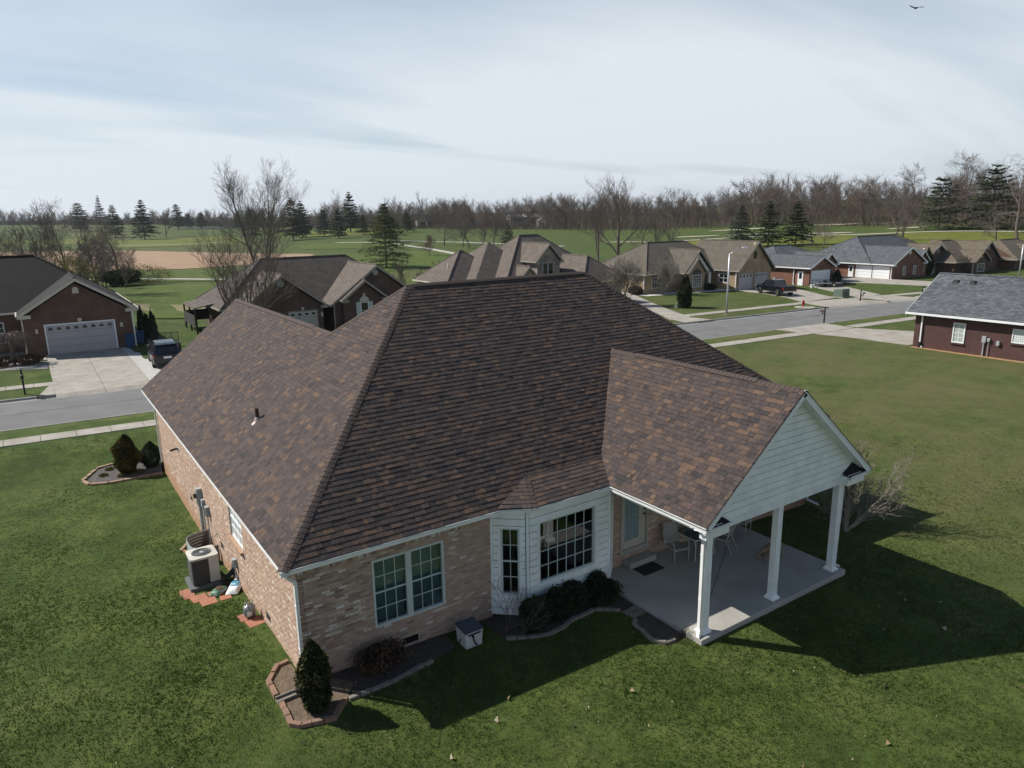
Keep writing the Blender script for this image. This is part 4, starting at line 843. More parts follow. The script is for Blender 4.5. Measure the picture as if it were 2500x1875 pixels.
top = MB(); n = 28; ro = .285; O2 = rrect(acx, acy, .395, .1, 7)
ci = [(acx+ro*math.cos(math.radians(360*k/28)), acy+ro*math.sin(math.radians(360*k/28))) for k in range(28)]
vs = [(x, y, zt_+.06) for x, y in O2]+[(x, y, zt_+.075) for x, y in ci]+[(x, y, zt_) for x, y in O2]+[(x, y, zt_-.05) for x, y in ci]
fs = [(k, (k+1) % 28, 28+(k+1) % 28, 28+k) for k in range(28)]+[(56+k, 56+(k+1) % 28, (k+1) % 28, k) for k in range(28)]+[(28+k, 28+(k+1) % 28, 84+(k+1) % 28, 84+k) for k in range(28)]
top.add(vs, fs); top.build('top_cover', K['acbeige'], ac)
m_ = MB(); m_.lathe([(.28, -.12), (.28, -.10)], (acx, acy, zt_), 20); m_.build('fan_well', K['black'], ac)
m_ = MB()
for k in range(3):
    a = 2*math.pi*k/3; c, s_ = math.cos(a), math.sin(a)
    m_.add([(acx+c*.05-s_*.04, acy+s_*.05+c*.04, zt_-.05), (acx+c*.24-s_*.09, acy+s_*.24+c*.09, zt_-.07), (acx+c*.24+s_*.06, acy+s_*.24-c*.06, zt_-.03), (acx+c*.05+s_*.04, acy+s_*.05-c*.04, zt_-.03)], [(0, 1, 2, 3)])
m_.build('fan_blade', K['grey'], ac)
m_ = MB()
for r_ in (.07, .12, .165, .21, .25): m_.tube([(acx+r_*math.cos(2*math.pi*k/24), acy+r_*math.sin(2*math.pi*k/24), zt_+.082) for k in range(25)], .004, 4)
for k in range(12): a = 2*math.pi*k/12; m_.tube([(acx+.05*math.cos(a), acy+.05*math.sin(a), zt_+.085), (acx+.285*math.cos(a), acy+.285*math.sin(a), zt_+.075)], .004, 4)
m_.lathe([(.06, .07), (.06, .085), (.03, .09)], (acx, acy, zt_), 12); m_.build('fan_grille', K['grey'], ac)
# refrigerant lines
t = thing('refrigerant_pipe', 'black insulated pipes running from the air conditioner to the brick wall', 'pipe', (.2, 7.0, z0))
m_ = MB()
for d in (0, .07, .13): m_.tube([(acx+.37, acy-.2-d, z0+.22+d), (acx+.52, acy-.35-d, z0+.14), (.22, 6.95-d, z0+.2), (.40, 6.85-d, z0+.45-d)], .03, 8)
m_.tube([(.1, 6.6, z0+.05), (.25, 6.7, z0+.12), (.2, 6.9, z0+.06), (.0, 6.85, z0+.1), (.1, 6.65, z0+.14)], .03, 8); m_.build('insulation', K['black'], t, smooth=True)
# red pavers round the pad
pv = [(-.97, 7.10, .3, .35), (-.93, 6.72, .3, .3), (-.72, 6.40, .42, .42), (-.55, 5.98, .42, .40), (-.25, 6.40, .42, .40), (.14, 6.25, .38, .36), (-.1, 5.93, .3, .28)]
for i, (x, y, a, b) in enumerate(pv):
    z = GL(x, y)+.02; m_ = MB(); P = [(x-a/2, y-b/2, z-.05), (x+a/2, y-b/2, z-.05), (x+a/2, y+b/2, z-.05), (x-a/2, y+b/2, z-.05)]; P = rot(P, (x, y), rnd.uniform(-.12, .12)); m_.prism(P, (0, 0, .055)); o = m_.build('paving_tile', K['terracotta'], bevel=.006)
    tagp(o, 'red clay paver laid in front of the air conditioner pad', 'paver', 'red pavers round the air conditioner')
for i, (x, y) in enumerate(((.10, 4.30), (.20, 3.86))):
    z = GL(x, y)+.02; m_ = MB(); P = rot([(x-.22, y-.2, z-.05), (x+.22, y-.2, z-.05), (x+.22, y+.2, z-.05), (x-.22, y+.2, z-.05)], (x, y), .06+.05*i); m_.prism(P, (0, 0, .055)); o = m_.build('paving_tile', K['terracotta'], bevel=.006)
    tagp(o, 'red clay paver under the propane cylinder', 'paver', 'red pavers under the propane cylinder')
# propane cylinder
px, py = .15, 4.22; pz = GL(px, py)+.025
pt = thing('propane_cylinder', 'silver grey propane cylinder standing on red pavers by the brick wall', 'gas cylinder', (px, py, pz))
K['tank'] = mat('tank_paint', (.30, .31, .32), (.25, .26, .27), 3, .3, metal=.4)
m_ = MB(); m_.lathe([(.10, 0), (.105, .03), (.12, .035), (.155, .08), (.158, .12), (.158, .26), (.15, .31), (.12, .35), (.05, .375), (.04, .38)], (px, py, pz), 20); m_.build('tank_body', K['tank'], pt, smooth=True)
m_ = MB(); m_.box(px-.1, px+.02, py-.163, py-.158, pz+.12, pz+.24); m_.build('label', K['white'], pt)
m_ = MB()
for k in range(15):
    if k in (4, 5, 11, 12): continue
    a0, a1 = 2*math.pi*k/15, 2*math.pi*(k+1)/15; m_.tube([(px+.1*math.cos(a0), py+.1*math.sin(a0), pz+.45), (px+.1*math.cos(a1), py+.1*math.sin(a1), pz+.45)], .012, 6)
for a in (.3, 2.0, 3.6, 5.2): m_.tube([(px+.1*math.cos(a), py+.1*math.sin(a), pz+.33), (px+.1*math.cos(a), py+.1*math.sin(a), pz+.45)], .011, 6)
m_.build('collar', K['tank'], pt); m_ = MB(); m_.lathe([(.02, .37), (.022, .41), (.035, .415), (.035, .43)], (px, py, pz), 10); m_.build('valve', mat('brass', (.35, .25, .08), rough=.4, metal=.8), pt)
# salt bag and green planter bag
def pillow(c, L, Wd, H, yaw, tilt):
    m_ = MB(); n = 12; mm = 7; vs = []; R_ = Matrix.Rotation(yaw, 3, 'Z') @ Matrix.Rotation(tilt, 3, 'Y')
    for i in range(n+1):
        for j in range(mm+1):
            u, v = i/n*2-1, j/mm*2-1; hh = H*(1-abs(u)**4)**.5*(1-abs(v)**3)**.5*(1+.12*math.sin(u*7+v*5)); vs.append((u*L/2, v*Wd/2*(1-.06*abs(u)**6), hh))
    top_ = [Vector(c)+R_ @ Vector(v) for v in vs]; bot = [Vector(c)+R_ @ Vector((v[0], v[1], -v[2]*.3)) for v in vs]; w = mm+1
    f = [(i*w+j, (i+1)*w+j, (i+1)*w+j+1, i*w+j+1) for i in range(n) for j in range(mm)]; m_.add(top_, f); m_.add(bot, [tuple(reversed(q)) for q in f]); return m_, R_
bz = GL(.2, 6.2)+.06
bg_ = thing('salt_bag', 'white and blue plastic bag lying by the brick wall below the air conditioner', 'bag', (.22, 6.22, bz))
m_, R_ = pillow((.22, 6.22, bz+.03), .62, .36, .10, 1.05, -.10); m_.build('bag_body', K['white'], bg_, smooth=True)
K['bagblue'] = mat('bag_blue', (.02, .20, .36), (.05, .34, .48), 6, .4)
def patch(u0, u1, v0, v1, m, nm):
    q_ = MB(); n = 6; vs = []
    for i in range(n+1):
        for j in range(n+1):
            u, v = lerp(u0, u1, i/n), lerp(v0, v1, j/n); hh = .10*(1-abs(u)**4)**.5*(1-abs(v)**3)**.5*(1+.12*math.sin(u*7+v*5))+.006; vs.append(Vector((.22, 6.22, bz+.03))+R_ @ Vector((u*.31, v*.18, hh)))
    q_.add(vs, [(i*(n+1)+j, (i+1)*(n+1)+j, (i+1)*(n+1)+j+1, i*(n+1)+j+1) for i in range(n) for j in range(n)]); q_.build(nm, m, bg_, smooth=True)
patch(-.1, .75, -.6, .65, K['bagblue'], 'print_panel'); patch(.05, .2, -.45, .5, K['white'], 'print_band'); patch(.42, .5, -.4, .45, K['white'], 'print_band')
gz = GL(-.2, 6.35)+.05
gb = thing('potting_bag', 'open green bag of potting soil beside the air conditioner', 'bag', (-.2, 6.35, gz))
m_, _r = pillow((-.2, 6.36, gz+.03), .46, .34, .09, .7, -.1); m_.build('bag_body', mat('bag_green', (.02, .13, .05), (.25, .3, .28), 5, .4), gb, smooth=True)
m_ = MB(); m_.lathe([(.11, .125), (.08, .135), (.03, .14)], (-.17, 6.37, gz), 12); m_.build('soil', mat('potting_soil', (.10, .055, .03), rough=.95), gb)
t = thing('litter_jug', 'clear plastic bottle lying on top of the white and blue bag', 'bottle', (.38, 6.5, bz+.12)); m_ = MB(); m_.tube([(.30, 6.40, bz+.13), (.40, 6.56, bz+.15), (.43, 6.62, bz+.155), (.45, 6.65, bz+.16)], [.06, .06, .025, .02], 10); m_.build('bottle_body', mat('cloudy_plastic', (.5, .55, .6), rough=.25), t)
# corrugated galvanised well round the crawl-space hatch
wx, wy0, wy1 = OV-.03, 8.85, 10.35
zz0, zz1 = GL(-.2, 9.6)-.12, GL(-.2, 9.6)+.62
well = thing('window_well', 'corrugated steel window well curved against the brick wall behind the air conditioner', 'window well', (wx, 9.6, zz0))
n = 40; ring = []
for k in range(n+1):
    f = k/n*2-1; x = wx-.78*(1-abs(f)**4.5)**.5; y = 9.6+.72*f; ring.append((x, y))
m_ = MB(); rows = 40; vs = []
for r_ in range(rows+1):
    zz = lerp(zz0, zz1, r_/rows); o_ = .018*math.cos(r_/rows*2*math.pi*7)
    for x, y in ring: vs.append((wx+(x-wx)*(1+o_*1.2), 9.6+(y-9.6)*(1+o_), zz))
m_.add(vs, [(r_*(n+1)+k, r_*(n+1)+k+1, (r_+1)*(n+1)+k+1, (r_+1)*(n+1)+k) for r_ in range(rows) for k in range(n)])
wb = m_.build('well_wall', K['galv'], well, smooth=True); so_ = wb.modifiers.new('solid', 'SOLIDIFY'); so_.thickness = .006
m_ = MB(); m_.tube([(x, y, zz1) for x, y in ring], .014, 6); m_.build('rim', K['galv'], well)
m_ = MB(); m_.box(wx-.75, wx+.01, 8.92, 10.28, zz0-.05, zz0+.02); m_.build('well_floor', K['black'], well)
# landscape timbers behind the well
for (x0, y0, x1, y1, lb) in ((-.44, 10.40, -.46, 11.45, 'long weathered timber'), (-.44, 10.36, -.30, 9.95, 'short red timber')): pass
for i, (x0, y0, x1, y1) in enumerate(((-.47, 10.55, .26, 11.85), (-.47, 10.5, -.30, 9.85))):
    a = Vector((x0, y0, GL(x0, y0)-.03)); b = Vector((x1, y1, GL(x1, y1)-.03)); d = (b-a); n_ = Vector((-d.y, d.x, 0)).normalized()*.1; m_ = MB(); m_.fbox(a, d, n_, (0, 0, .11)); o = m_.build('landscape_timber', mat('timber%d' % i, (.33, .24, .15) if i == 0 else (.34, .16, .09), (.24, .17, .10), 9, .9)); o.data.materials[0].name = 'timber'
    tagp(o, ('long pale edging timber behind the steel window well' if i == 0 else 'short red edging block beside the steel window well'), 'edging')
# meters
def meter(name, label, x, y, zlo, zhi, w, d, box, pipe_r=.0, cover=None):
    t = thing(name, label, 'meter box', (x, y, zlo)); m_ = MB(); m_.box(x-d, x, y-w/2, y+w/2, zhi-box, zhi); m_.build('cabinet', K['grey'], t, bevel=.008)
    if cover: m_ = MB(); m_.box(x-d-.008, x-d-.001, y-w*.38, y+w*.38, zhi-box*.92, zhi-box*.1); m_.build('cover', cover, t)
    if pipe_r: m_ = MB(); m_.tube([(x-d*.5, y, zlo), (x-d*.5, y, zhi-box+.02)], pipe_r, 10); m_.build('conduit', K['grey'], t); m_ = MB(); m_.fbox((x-d*.5-pipe_r-.005, y-pipe_r-.01, lerp(zlo, zhi, .35)), (pipe_r*2+.03, 0, 0), (0, pipe_r*2+.02, 0), (0, 0, .02)); m_.build('strap', K['galv'], t)
    return t
gxy = lambda y: GL(.3, y)-.05
t = meter('meter_box', 'tall grey electric meter box with thick conduit on the brick side wall', OV-.012, 11.0, gxy(11), 1.38, .24, .16, .62, .055, K['galv'])
m_ = MB(); m_.tube([(OV-.16, 11.0, 1.12), (OV-.27, 11.0, 1.12)], .085, 16); m_.build('glass_meter', K['darkglass'], t)
meter('meter_box', 'narrow grey cable box on thin conduit next to the electric meter', OV-.012, 10.62, gxy(10.6), 1.08, .15, .1, .26, .022)
meter('meter_box', 'dark faced grey phone box on thin conduit beside the steel window well', OV-.012, 9.95, gxy(9.9), 1.06, .2, .12, .34, .018, mat('cover_slate', (.13, .15, .17), rough=.5))
meter('meter_box', 'small grey disconnect box on the wall behind the salt bag', OV-.012, 6.50, GL(.3, 6.5)-.02, .60, .17, .11, .28, .018, mat('cover_slate2', (.12, .14, .15), rough=.5))
t = thing('security_camera', 'small grey camera bracket mounted high on the brick side wall', 'camera', (OV, 14.9, 1.7)); m_ = MB(); m_.box(OV-.05, OV-.01, 14.83, 14.97, 1.66, 1.78); m_.build('bracket', K['grey'], t); m_ = MB(); m_.tube([(OV-.05, 14.9, 1.74), (OV-.30, 14.9, 1.70)], .04, 10); m_.build('camera_body', K['black'], t)
t = thing('hose_bib', 'small brass hose tap low on the brick side wall', 'tap', (OV, 8.9, .5)); m_ = MB(); m_.tube([(OV, 8.75, .52), (OV-.09, 8.75, .52), (OV-.11, 8.75, .46)], .014, 8); m_.build('spout', mat('brass2', (.4, .3, .12), rough=.4, metal=.8), t); m_ = MB(); m_.tube([(OV-.06, 8.75, .53), (OV-.06, 8.75, .59)], .008, 6); m_.lathe([(.03, .585), (.03, .595)], (OV-.06, 8.75, 0), 10); m_.build('handle', K['galv'], t)
# --- hose reel box
hx0, hx1, hy0, hy1 = 4.07, 4.57, -.52, -.02; hz = GL(4.3, -.3)-.01
hb_ = thing('hose_reel_box', 'white plastic hose reel box with dark lid and crank by the brick wall', 'hose reel', (4.32, -.27, hz))
m_ = MB(); m_.add([(hx0+.02, hy0+.02, hz), (hx1-.02, hy0+.02, hz), (hx1-.02, hy1-.02, hz), (hx0+.02, hy1-.02, hz), (hx0, hy0, hz+.44), (hx1, hy0, hz+.44), (hx1, hy1, hz+.48), (hx0, hy1, hz+.48)], [(0, 3, 2, 1), (4, 5, 6, 7), (0, 1, 5, 4), (1, 2, 6, 5), (2, 3, 7, 6), (3, 0, 4, 7)]); m_.build('box_body', mat('box_grey', (.55, .55, .54), (.49, .49, .48), 2, .5), hb_, bevel=.02)
m_ = MB(); m_.add([(hx0-.02, hy0-.02, hz+.44), (hx1+.02, hy0-.02, hz+.44), (hx1+.02, hy1+.02, hz+.48), (hx0-.02, hy1+.02, hz+.48), (hx0-.01, hy0-.01, hz+.475), (hx1+.01, hy0-.01, hz+.475), (hx1+.01, hy1+.01, hz+.525), (hx0-.01, hy1+.01, hz+.525)], [(0, 3, 2, 1), (4, 5, 6, 7), (0, 1, 5, 4), (1, 2, 6, 5), (2, 3, 7, 6), (3, 0, 4, 7)]); m_.build('lid', mat('box_lid', (.045, .06, .085), (.06, .075, .10), 5, .6), hb_, bevel=.01)
m_ = MB(); m_.box(hx0+.07, hx1-.07, hy0-.006, hy0+.012, hz+.36, hz+.405); m_.build('slot', K['black'], hb_)
m_ = MB(); m_.fbox((4.31, hy0-.03, hz+.12), (.03, 0, 0), (0, .02, 0), (-.06, 0, .22)); m_.tube([(4.325, hy0-.01, hz+.13), (4.325, hy0-.10, hz+.13)], .022, 8); m_.tube([(4.27, hy0+.01, hz+.33), (4.27, hy0-.03, hz+.33)], .03, 8); m_.build('crank', K['black'], hb_)
m_ = MB(); m_.tube([(hx0+.02, -.27, hz+.18), (hx0-.03, -.27, hz+.18), (hx0-.08, -.3, hz+.10)], .018, 8); m_.build('hose_inlet', K['black'], hb_)
# --- doormat
m_ = MB(); m_.box(10.15, 10.97, -.48, .01, .002, .016); o = m_.build('doormat', mat('mat_rubber', (.012, .013, .015), (.02, .02, .022), 40, .95, bump=.5)); tagp(o, 'black rubber doormat on the patio below the step', 'doormat')
# --- patio furniture
K['cream_metal'] = mat('cream_frame', (.50, .48, .42), (.44, .42, .37), 4, .45); K['sling'] = mat('sling_fabric', (.30, .29, .26), (.25, .24, .215), 30, .85)
def patio_chair(label, loc, rz):
    t = thing('patio_chair', label, 'chair', (0, 0, 0)); ORG[t.name] = Vector((0, 0, 0))
    m_ = MB(); P = [(-.25, .26, .41), (-.25, -.02, .40), (-.25, -.22, .43)]; 
    m_.add([(-.24, .26, .43), (.24, .26, .43), (.24, 0, .40), (-.24, 0, .40), (-.24, -.22, .42), (.24, -.22, .42)], [(0, 1, 2, 3), (3, 2, 5, 4)]); s_ = m_.build('seat', K['sling'], t); md = s_.modifiers.new('solid', 'SOLIDIFY'); md.thickness = .012
    m_ = MB(); m_.add([(-.24, -.22, .43), (.24, -.22, .43), (.23, -.31, .72), (-.23, -.31, .72), (.21, -.40, .98), (-.21, -.40, .98)], [(0, 1, 2, 3), (3, 2, 4, 5)]); s_ = m_.build('backrest', K['sling'], t); md = s_.modifiers.new('solid', 'SOLIDIFY'); md.thickness = .012
    for sx in (-1, 1):
        x = .255*sx
        m_ = MB(); m_.tube([(x, .30, 0), (x, .30, .38), (x*1.05, .27, .60), (x*1.08, .18, .645), (x*1.08, -.10, .64), (x*1.02, -.27, .60)], .014, 8); m_.build('arm_leg', K['cream_metal'], t, smooth=True)
        m_ = MB(); m_.tube([(x, -.40, 0), (x, -.22, .40), (x*.98, -.31, .72), (x*.9, -.405, 1.0)], .014, 8); m_.build('back_leg', K['cream_metal'], t, smooth=True)
        m_ = MB(); m_.tube([(x*.97, .29, .42), (x*.97, 0, .39), (x*.97, -.22, .42)], .012, 6); m_.build('seat_rail', K['cream_metal'], t)
    for (ya, za_, xa) in ((-.405, 1.0, .23), (.29, .40, .25), (-.25, .34, .25)): m_ = MB(); m_.tube([(-xa, ya, za_), (xa, ya, za_)], .013, 8); m_.build('cross_rail', K['cream_metal'], t)
    t.location = loc; t.rotation_euler = (0, 0, rz); return t
patio_chair('cream metal patio chair with sling seat in front of the patio door wall', (11.70, -.22, 0), math.radians(168))
patio_chair('cream sling patio chair tucked beyond the glass table near the dark bin', (13.35, -.60, 0), math.radians(20))
patio_chair('cream patio chair standing alone at the far end of the patio by the wall', (14.75, -.15, 0), math.radians(200))
tb = thing('patio_table', 'glass topped cream metal patio table on the covered patio', 'table', (12.45, -.32, 0))
def rr2(cx, cy, hx, hy, r, n=6):
    P = []
    for k, (sx, sy) in enumerate(((1, 1), (-1, 1), (-1, -1), (1, -1))):
        for i in range(n): a = math.radians(90*k+90*i/(n-1)); P.append((cx+sx*(hx-r)+r*math.cos(a), cy+sy*(hy-r)+r*math.sin(a)))
    return P
R = rr2(12.45, -.32, .50, .46, .14); m_ = MB(); m_.prism([(x, y, .70) for x, y in R], (0, 0, .012)); m_.build('glass_top', mat('table_glass', (.05, .065, .06), rough=.08, spec=.8), tb)
m_ = MB(); m_.tube([(x, y, .695) for x, y in R+[R[0]]], .02, 6); m_.build('rim', K['cream_metal'], tb)
for sx, sy in ((-1, -1), (1, -1), (1, 1), (-1, 1)): m_ = MB(); m_.tube([(12.45+sx*.40, -.32+sy*.36, .69), (12.45+sx*.41, -.32+sy*.37, .35), (12.45+sx*.43, -.32+sy*.39, 0)], .016, 8); m_.build('leg', K['cream_metal'], tb)
m_ = MB(); m_.box(12.05, 12.85, -.33, -.31, .5, .52); m_.build('stretcher', K['cream_metal'], tb)
bn = thing('storage_bin', 'black storage bin standing on the patio behind the glass table', 'bin', (14.0, .05, 0)); m_ = MB(); m_.add([(13.78, -.15, 0), (14.2, -.15, 0), (14.2, .25, 0), (13.78, .25, 0), (13.74, -.19, .78), (14.24, -.19, .78), (14.24, .29, .78), (13.74, .29, .78)], [(0, 3, 2, 1), (4, 5, 6, 7), (0, 1, 5, 4), (1, 2, 6, 5), (2, 3, 7, 6), (3, 0, 4, 7)]); m_.build('bin_body', K['black'], bn, bevel=.02); m_ = MB(); m_.box(13.72, 14.26, -.21, .31, .785, .84); m_.build('lid', K['black'], bn, bevel=.015)
# --- dog
def skinbody(name, nodes, edges, m, parent=None, sub=2, root=0):
    me = bpy.data.meshes.new(name); me.from_pydata([n_[0] for n_ in nodes], edges, []); me.materials.append(m); o = bpy.data.objects.new(name, me); COL.objects.link(o)
    if parent: o.parent = parent
    sk = o.modifiers.new('skin', 'SKIN'); sk.use_smooth_shade = True
    lay = me.skin_vertices[0].data if me.skin_vertices else None
    if lay is None:
        bpy.context.view_layer.objects.active = o; bpy.ops.mesh.customdata_skin_add(); lay = me.skin_vertices[0].data
    for i, n_ in enumerate(nodes): r_ = n_[1]; lay[i].radius = (r_, r_) if not isinstance(r_, tuple) else r_; lay[i].use_root = (i == root)
    sb_ = o.modifiers.new('sub', 'SUBSURF'); sb_.levels = sub; sb_.render_levels = sub
    return o
dg = thing('dog', 'tan dog walking on the patio with its nose to the floor', 'dog', (13.95, -1.95, 0))
K['fur'] = mat('dog_fur', (.26, .19, .12), (.17, .12, .075), 7, .95, bump=.4); K['furdark'] = mat('dog_muzzle', (.06, .045, .035), (.10, .07, .05), 9, .9)
dn = [((.30, 0, .46), .105), ((.10, 0, .46), .125), ((-.14, 0, .47), .13), ((-.30, 0, .44), .085), ((-.40, .01, .36), .062), ((-.47, .02, .29), .062), ((-.54, .03, .24), .042), ((-.60, .03, .20), .026),
      ((-.18, .08, .34), .055), ((-.19, .085, .18), .03), ((-.18, .085, .05), .026), ((-.22, .085, .02), .03), ((-.16, -.08, .34), .055), ((-.24, -.085, .18), .03), ((-.27, -.085, .05), .026), ((-.31, -.085, .02), .03),
      ((.32, .085, .34), .065), ((.28, .09, .22), .04), ((.37, .09, .15), .026), ((.34, .09, .03), .026), ((.30, .09, .02), .03), ((.33, -.085, .34), .065), ((.33, -.09, .22), .04), ((.43, -.09, .15), .026), ((.41, -.09, .03), .026), ((.37, -.09, .02), .03),
      ((.42, 0, .47), .04), ((.54, 0, .43), .028), ((.66, -.01, .36), .022), ((.74, -.02, .34), .012)]
de = [(0, 1), (1, 2), (2, 3), (3, 4), (4, 5), (5, 6), (6, 7), (2, 8), (8, 9), (9, 10), (10, 11), (2, 12), (12, 13), (13, 14), (14, 15), (0, 16), (16, 17), (17, 18), (18, 19), (19, 20), (0, 21), (21, 22), (22, 23), (23, 24), (24, 25), (0, 26), (26, 27), (27, 28), (28, 29)]
skinbody('body', dn, de, K['fur'], dg, root=1)
for sy in (-1, 1):
    m_ = MB(); m_.add([(-.43, sy*.05, .355), (-.40, sy*.075, .335), (-.43, sy*.085, .245), (-.47, sy*.075, .27)], [(0, 1, 2, 3)]); o = m_.mesh('ear', K['furdark']); e_ = link('ear', o, dg); md = e_.modifiers.new('solid', 'SOLIDIFY'); md.thickness = .015
    m_ = MB(); m_.lathe([(.004, -.009), (.009, 0), (.004, .009)], (-.50, sy*.047+.02, .305), 8); link('eye', m_.mesh('eye', K['black']), dg)
m_ = MB(); m_.lathe([(.008, -.014), (.02, 0), (.008, .014)], (-.622, .03, .195), 8); link('nose', m_.mesh('nose', K['black']), dg)
dg.rotation_euler = (0, 0, math.radians(-8)); dg.scale = (.92,)*3
# --- flower beds with single edging blocks
def bed(label, poly, m, edge, bm, blk=.26, h=.10, z=None, w=.11, cat='flower bed'):
    c = (sum(p[0] for p in poly)/len(poly), sum(p[1] for p in poly)/len(poly)); t = thing('flower_bed', label, cat, (c[0], c[1], GL(*c)))
    m_ = MB(); m_.poly([(x, y, GL(x, y)+.035) for x, y in poly]); s_ = m_.build('soil', m, t)
    bm0 = bmesh.new(); bm0.from_mesh(s_.data); bmesh.ops.triangulate(bm0, faces=bm0.faces); bmesh.ops.recalc_face_normals(bm0, faces=bm0.faces)
    for f in bm0.faces:
        if f.normal.z < 0: f.normal_flip()
    bm0.to_mesh(s_.data); bm0.free()
    for path in edge:
        for (a, b) in zip(path[:-1], path[1:]):
            A, B = Vector((*a, 0)), Vector((*b, 0)); L = (B-A).length; n = max(1, round(L/blk)); d = (B-A)/n; n_ = Vector((-d.y, d.x, 0)).normalized()*w
            for k in range(n):
                p = A+d*k; m_ = MB(); zz = GL(p.x, p.y)-.05+rnd.uniform(-.012, .012); jit = n_*rnd.uniform(-.12, .12); m_.fbox(p+jit+d*.03+Vector((0, 0, zz)), d*.94, n_, Vector((0, 0, h+.05))); m_.build('edging_block', bm, t, bevel=.008)
    return t
K['edge_red'] = mat('edging_red', (.27, .16, .11), (.20, .125, .09), 8, .9, bump=.3); K['edge_grey'] = mat('edging_grey', (.23, .20, .165), (.17, .15, .125), 8, .95, bump=.3); K['edge_tan'] = mat('edging_tan', (.37, .25, .165), (.29, .20, .14), 5, .9)
bed('bare soil bed edged in red bricks at the downspout corner', [(.34, 1.45), (.05, 1.47), (-.32, .96), (-.33, .30), (.22, .22), (.40, .40)], K['soil'], [[(.32, 1.52), (.03, 1.47), (-.34, .96), (-.34, .30)]], K['edge_red'])
bed('brick edged bed holding the evergreen at the house corner', [(.22, .14), (-.30, .10), (-.36, -.74), (-.16, -.95), (.50, -1.12), (.95, -.68), (1.3, -.2), (.9, .38)], K['soil'], [[(-.31, .06), (-.36, -.76), (-.18, -.97), (.52, -1.16), (.97, -.68)]], K['edge_red'])
bed('dark shaded bed with low stone edging along the brick wall', [(1.0, -.72), (2.42, -.68), (3.9, -.30), (3.98, .38), (.95, .38), (1.3, -.2)], K['mulch'], [[(1.0, -.72), (1.75, -.72), (2.42, -.66), (3.2, -.5)]], K['edge_grey'], h=.06)
bed('mulched bed with stone edging under the white bay window', [(5.0, .36), (5.1, -.72), (5.86, -1.08), (6.26, -1.17), (6.67, -1.12), (6.98, -.99), (7.88, -.90), (8.41, -1.32), (8.95, -1.25), (8.95, -.2), (6.16, -.2), (5.5, .36)], K['mulch'], [[(5.1, -.75), (5.86, -1.10), (6.26, -1.19), (6.67, -1.14), (6.98, -1.01), (7.88, -.92), (8.41, -1.34)]], K['edge_grey'], h=.07)
bed('mulched bed with stone edging beside the patio slab and wire fence', [(8.44, -1.82), (8.95, -1.80), (8.95, -3.12), (8.62, -3.12), (8.28, -3.1), (8.08, -2.8), (8.24, -1.95)], K['mulch'], [[(8.40, -1.84), (8.24, -1.95), (8.06, -2.8), (8.28, -3.12), (8.62, -3.16)]], K['edge_grey'], h=.07)
for i, (x, y) in enumerate(((8.55, -1.45), (8.84, -1.42), (8.60, -1.68), (8.88, -1.65))):
    m_ = MB(); z = GL(x, y)+.02; m_.prism([(x-.13, y-.10, z-.05), (x+.13, y-.10, z-.05), (x+.13, y+.10, z-.05), (x-.13, y+.10, z-.05)], (0, 0, .06)); o = m_.build('stepping_stone', K['edge_grey'], bevel=.008); tagp(o, 'grey stepping paver between the two beds beside the patio', 'paver', 'stepping pavers beside the patio')
bcx = [(-2.54, 20.53), (-2.41, 19.98), (-1.79, 19.72), (-.7, 19.68), (.30, 19.62), (.38, 21.6), (-.4, 21.7), (-1.27, 21.77), (-1.99, 21.55)]
bed('oval mulch bed with tan stone kerb at the far corner of the house', bcx, mat('grey_mulch', (.07, .062, .058), (.12, .11, .10), 12, .98, bump=.9, bscale=40), [[(.32, 19.56), (-.7, 19.60), (-1.79, 19.64), (-2.45, 19.92), (-2.64, 20.53), (-2.06, 21.64), (-1.27, 21.86), (-.2, 21.78)]], K['edge_tan'], blk=.5, h=.08, w=.14)
# splash block under the corner downspout
t = thing('splash_block', 'grey concrete splash block below the corner downspout', 'splash block', (-.05, .16, 0)); m_ = MB(); R = rot([(-.33, .05, .0), (.25, .05, .0), (.25, .26, .0), (-.33, .26, .0)], (0, .15), .05)
m_.prism(R, (0, 0, .05)); m_.build('trough', K['edge_grey'], t); m_ = MB()
for y in (.05, .23): m_.prism(rot([(-.33, y, .05), (.25, y, .05), (.25, y+.035, .05), (-.33, y+.035, .05)], (0, .15), .05), (0, 0, .05))
m_.build('side_lip', K['edge_grey'], t)
# wire border fence
t = thing('border_fence', 'low black wire border fence at the patio corner', 'fence', (8.85, -3.2, GL(8.85, -3.2)))
for k in range(9):
    f = k/8; x, y = lerp(8.58, 9.0, f), lerp(-3.22, -3.14, f); z = GL(x, y); m_ = MB(); m_.tube([(x-.05, y, z), (x-.05, y, z+.24), (x-.03, y, z+.29), (x, y, z+.31), (x+.03, y, z+.29), (x+.05, y, z+.24), (x+.05, y, z)], .006, 5); m_.build('wire_hoop', K['blackmetal'], t)
m_ = MB()
for zz in (.08, .2): m_.tube([(8.53, -3.22, GL(8.58, -3.2)+zz), (9.05, -3.14, GL(9, -3.2)+zz)], .005, 5)
m_.build('wire_rail', K['blackmetal'], t)
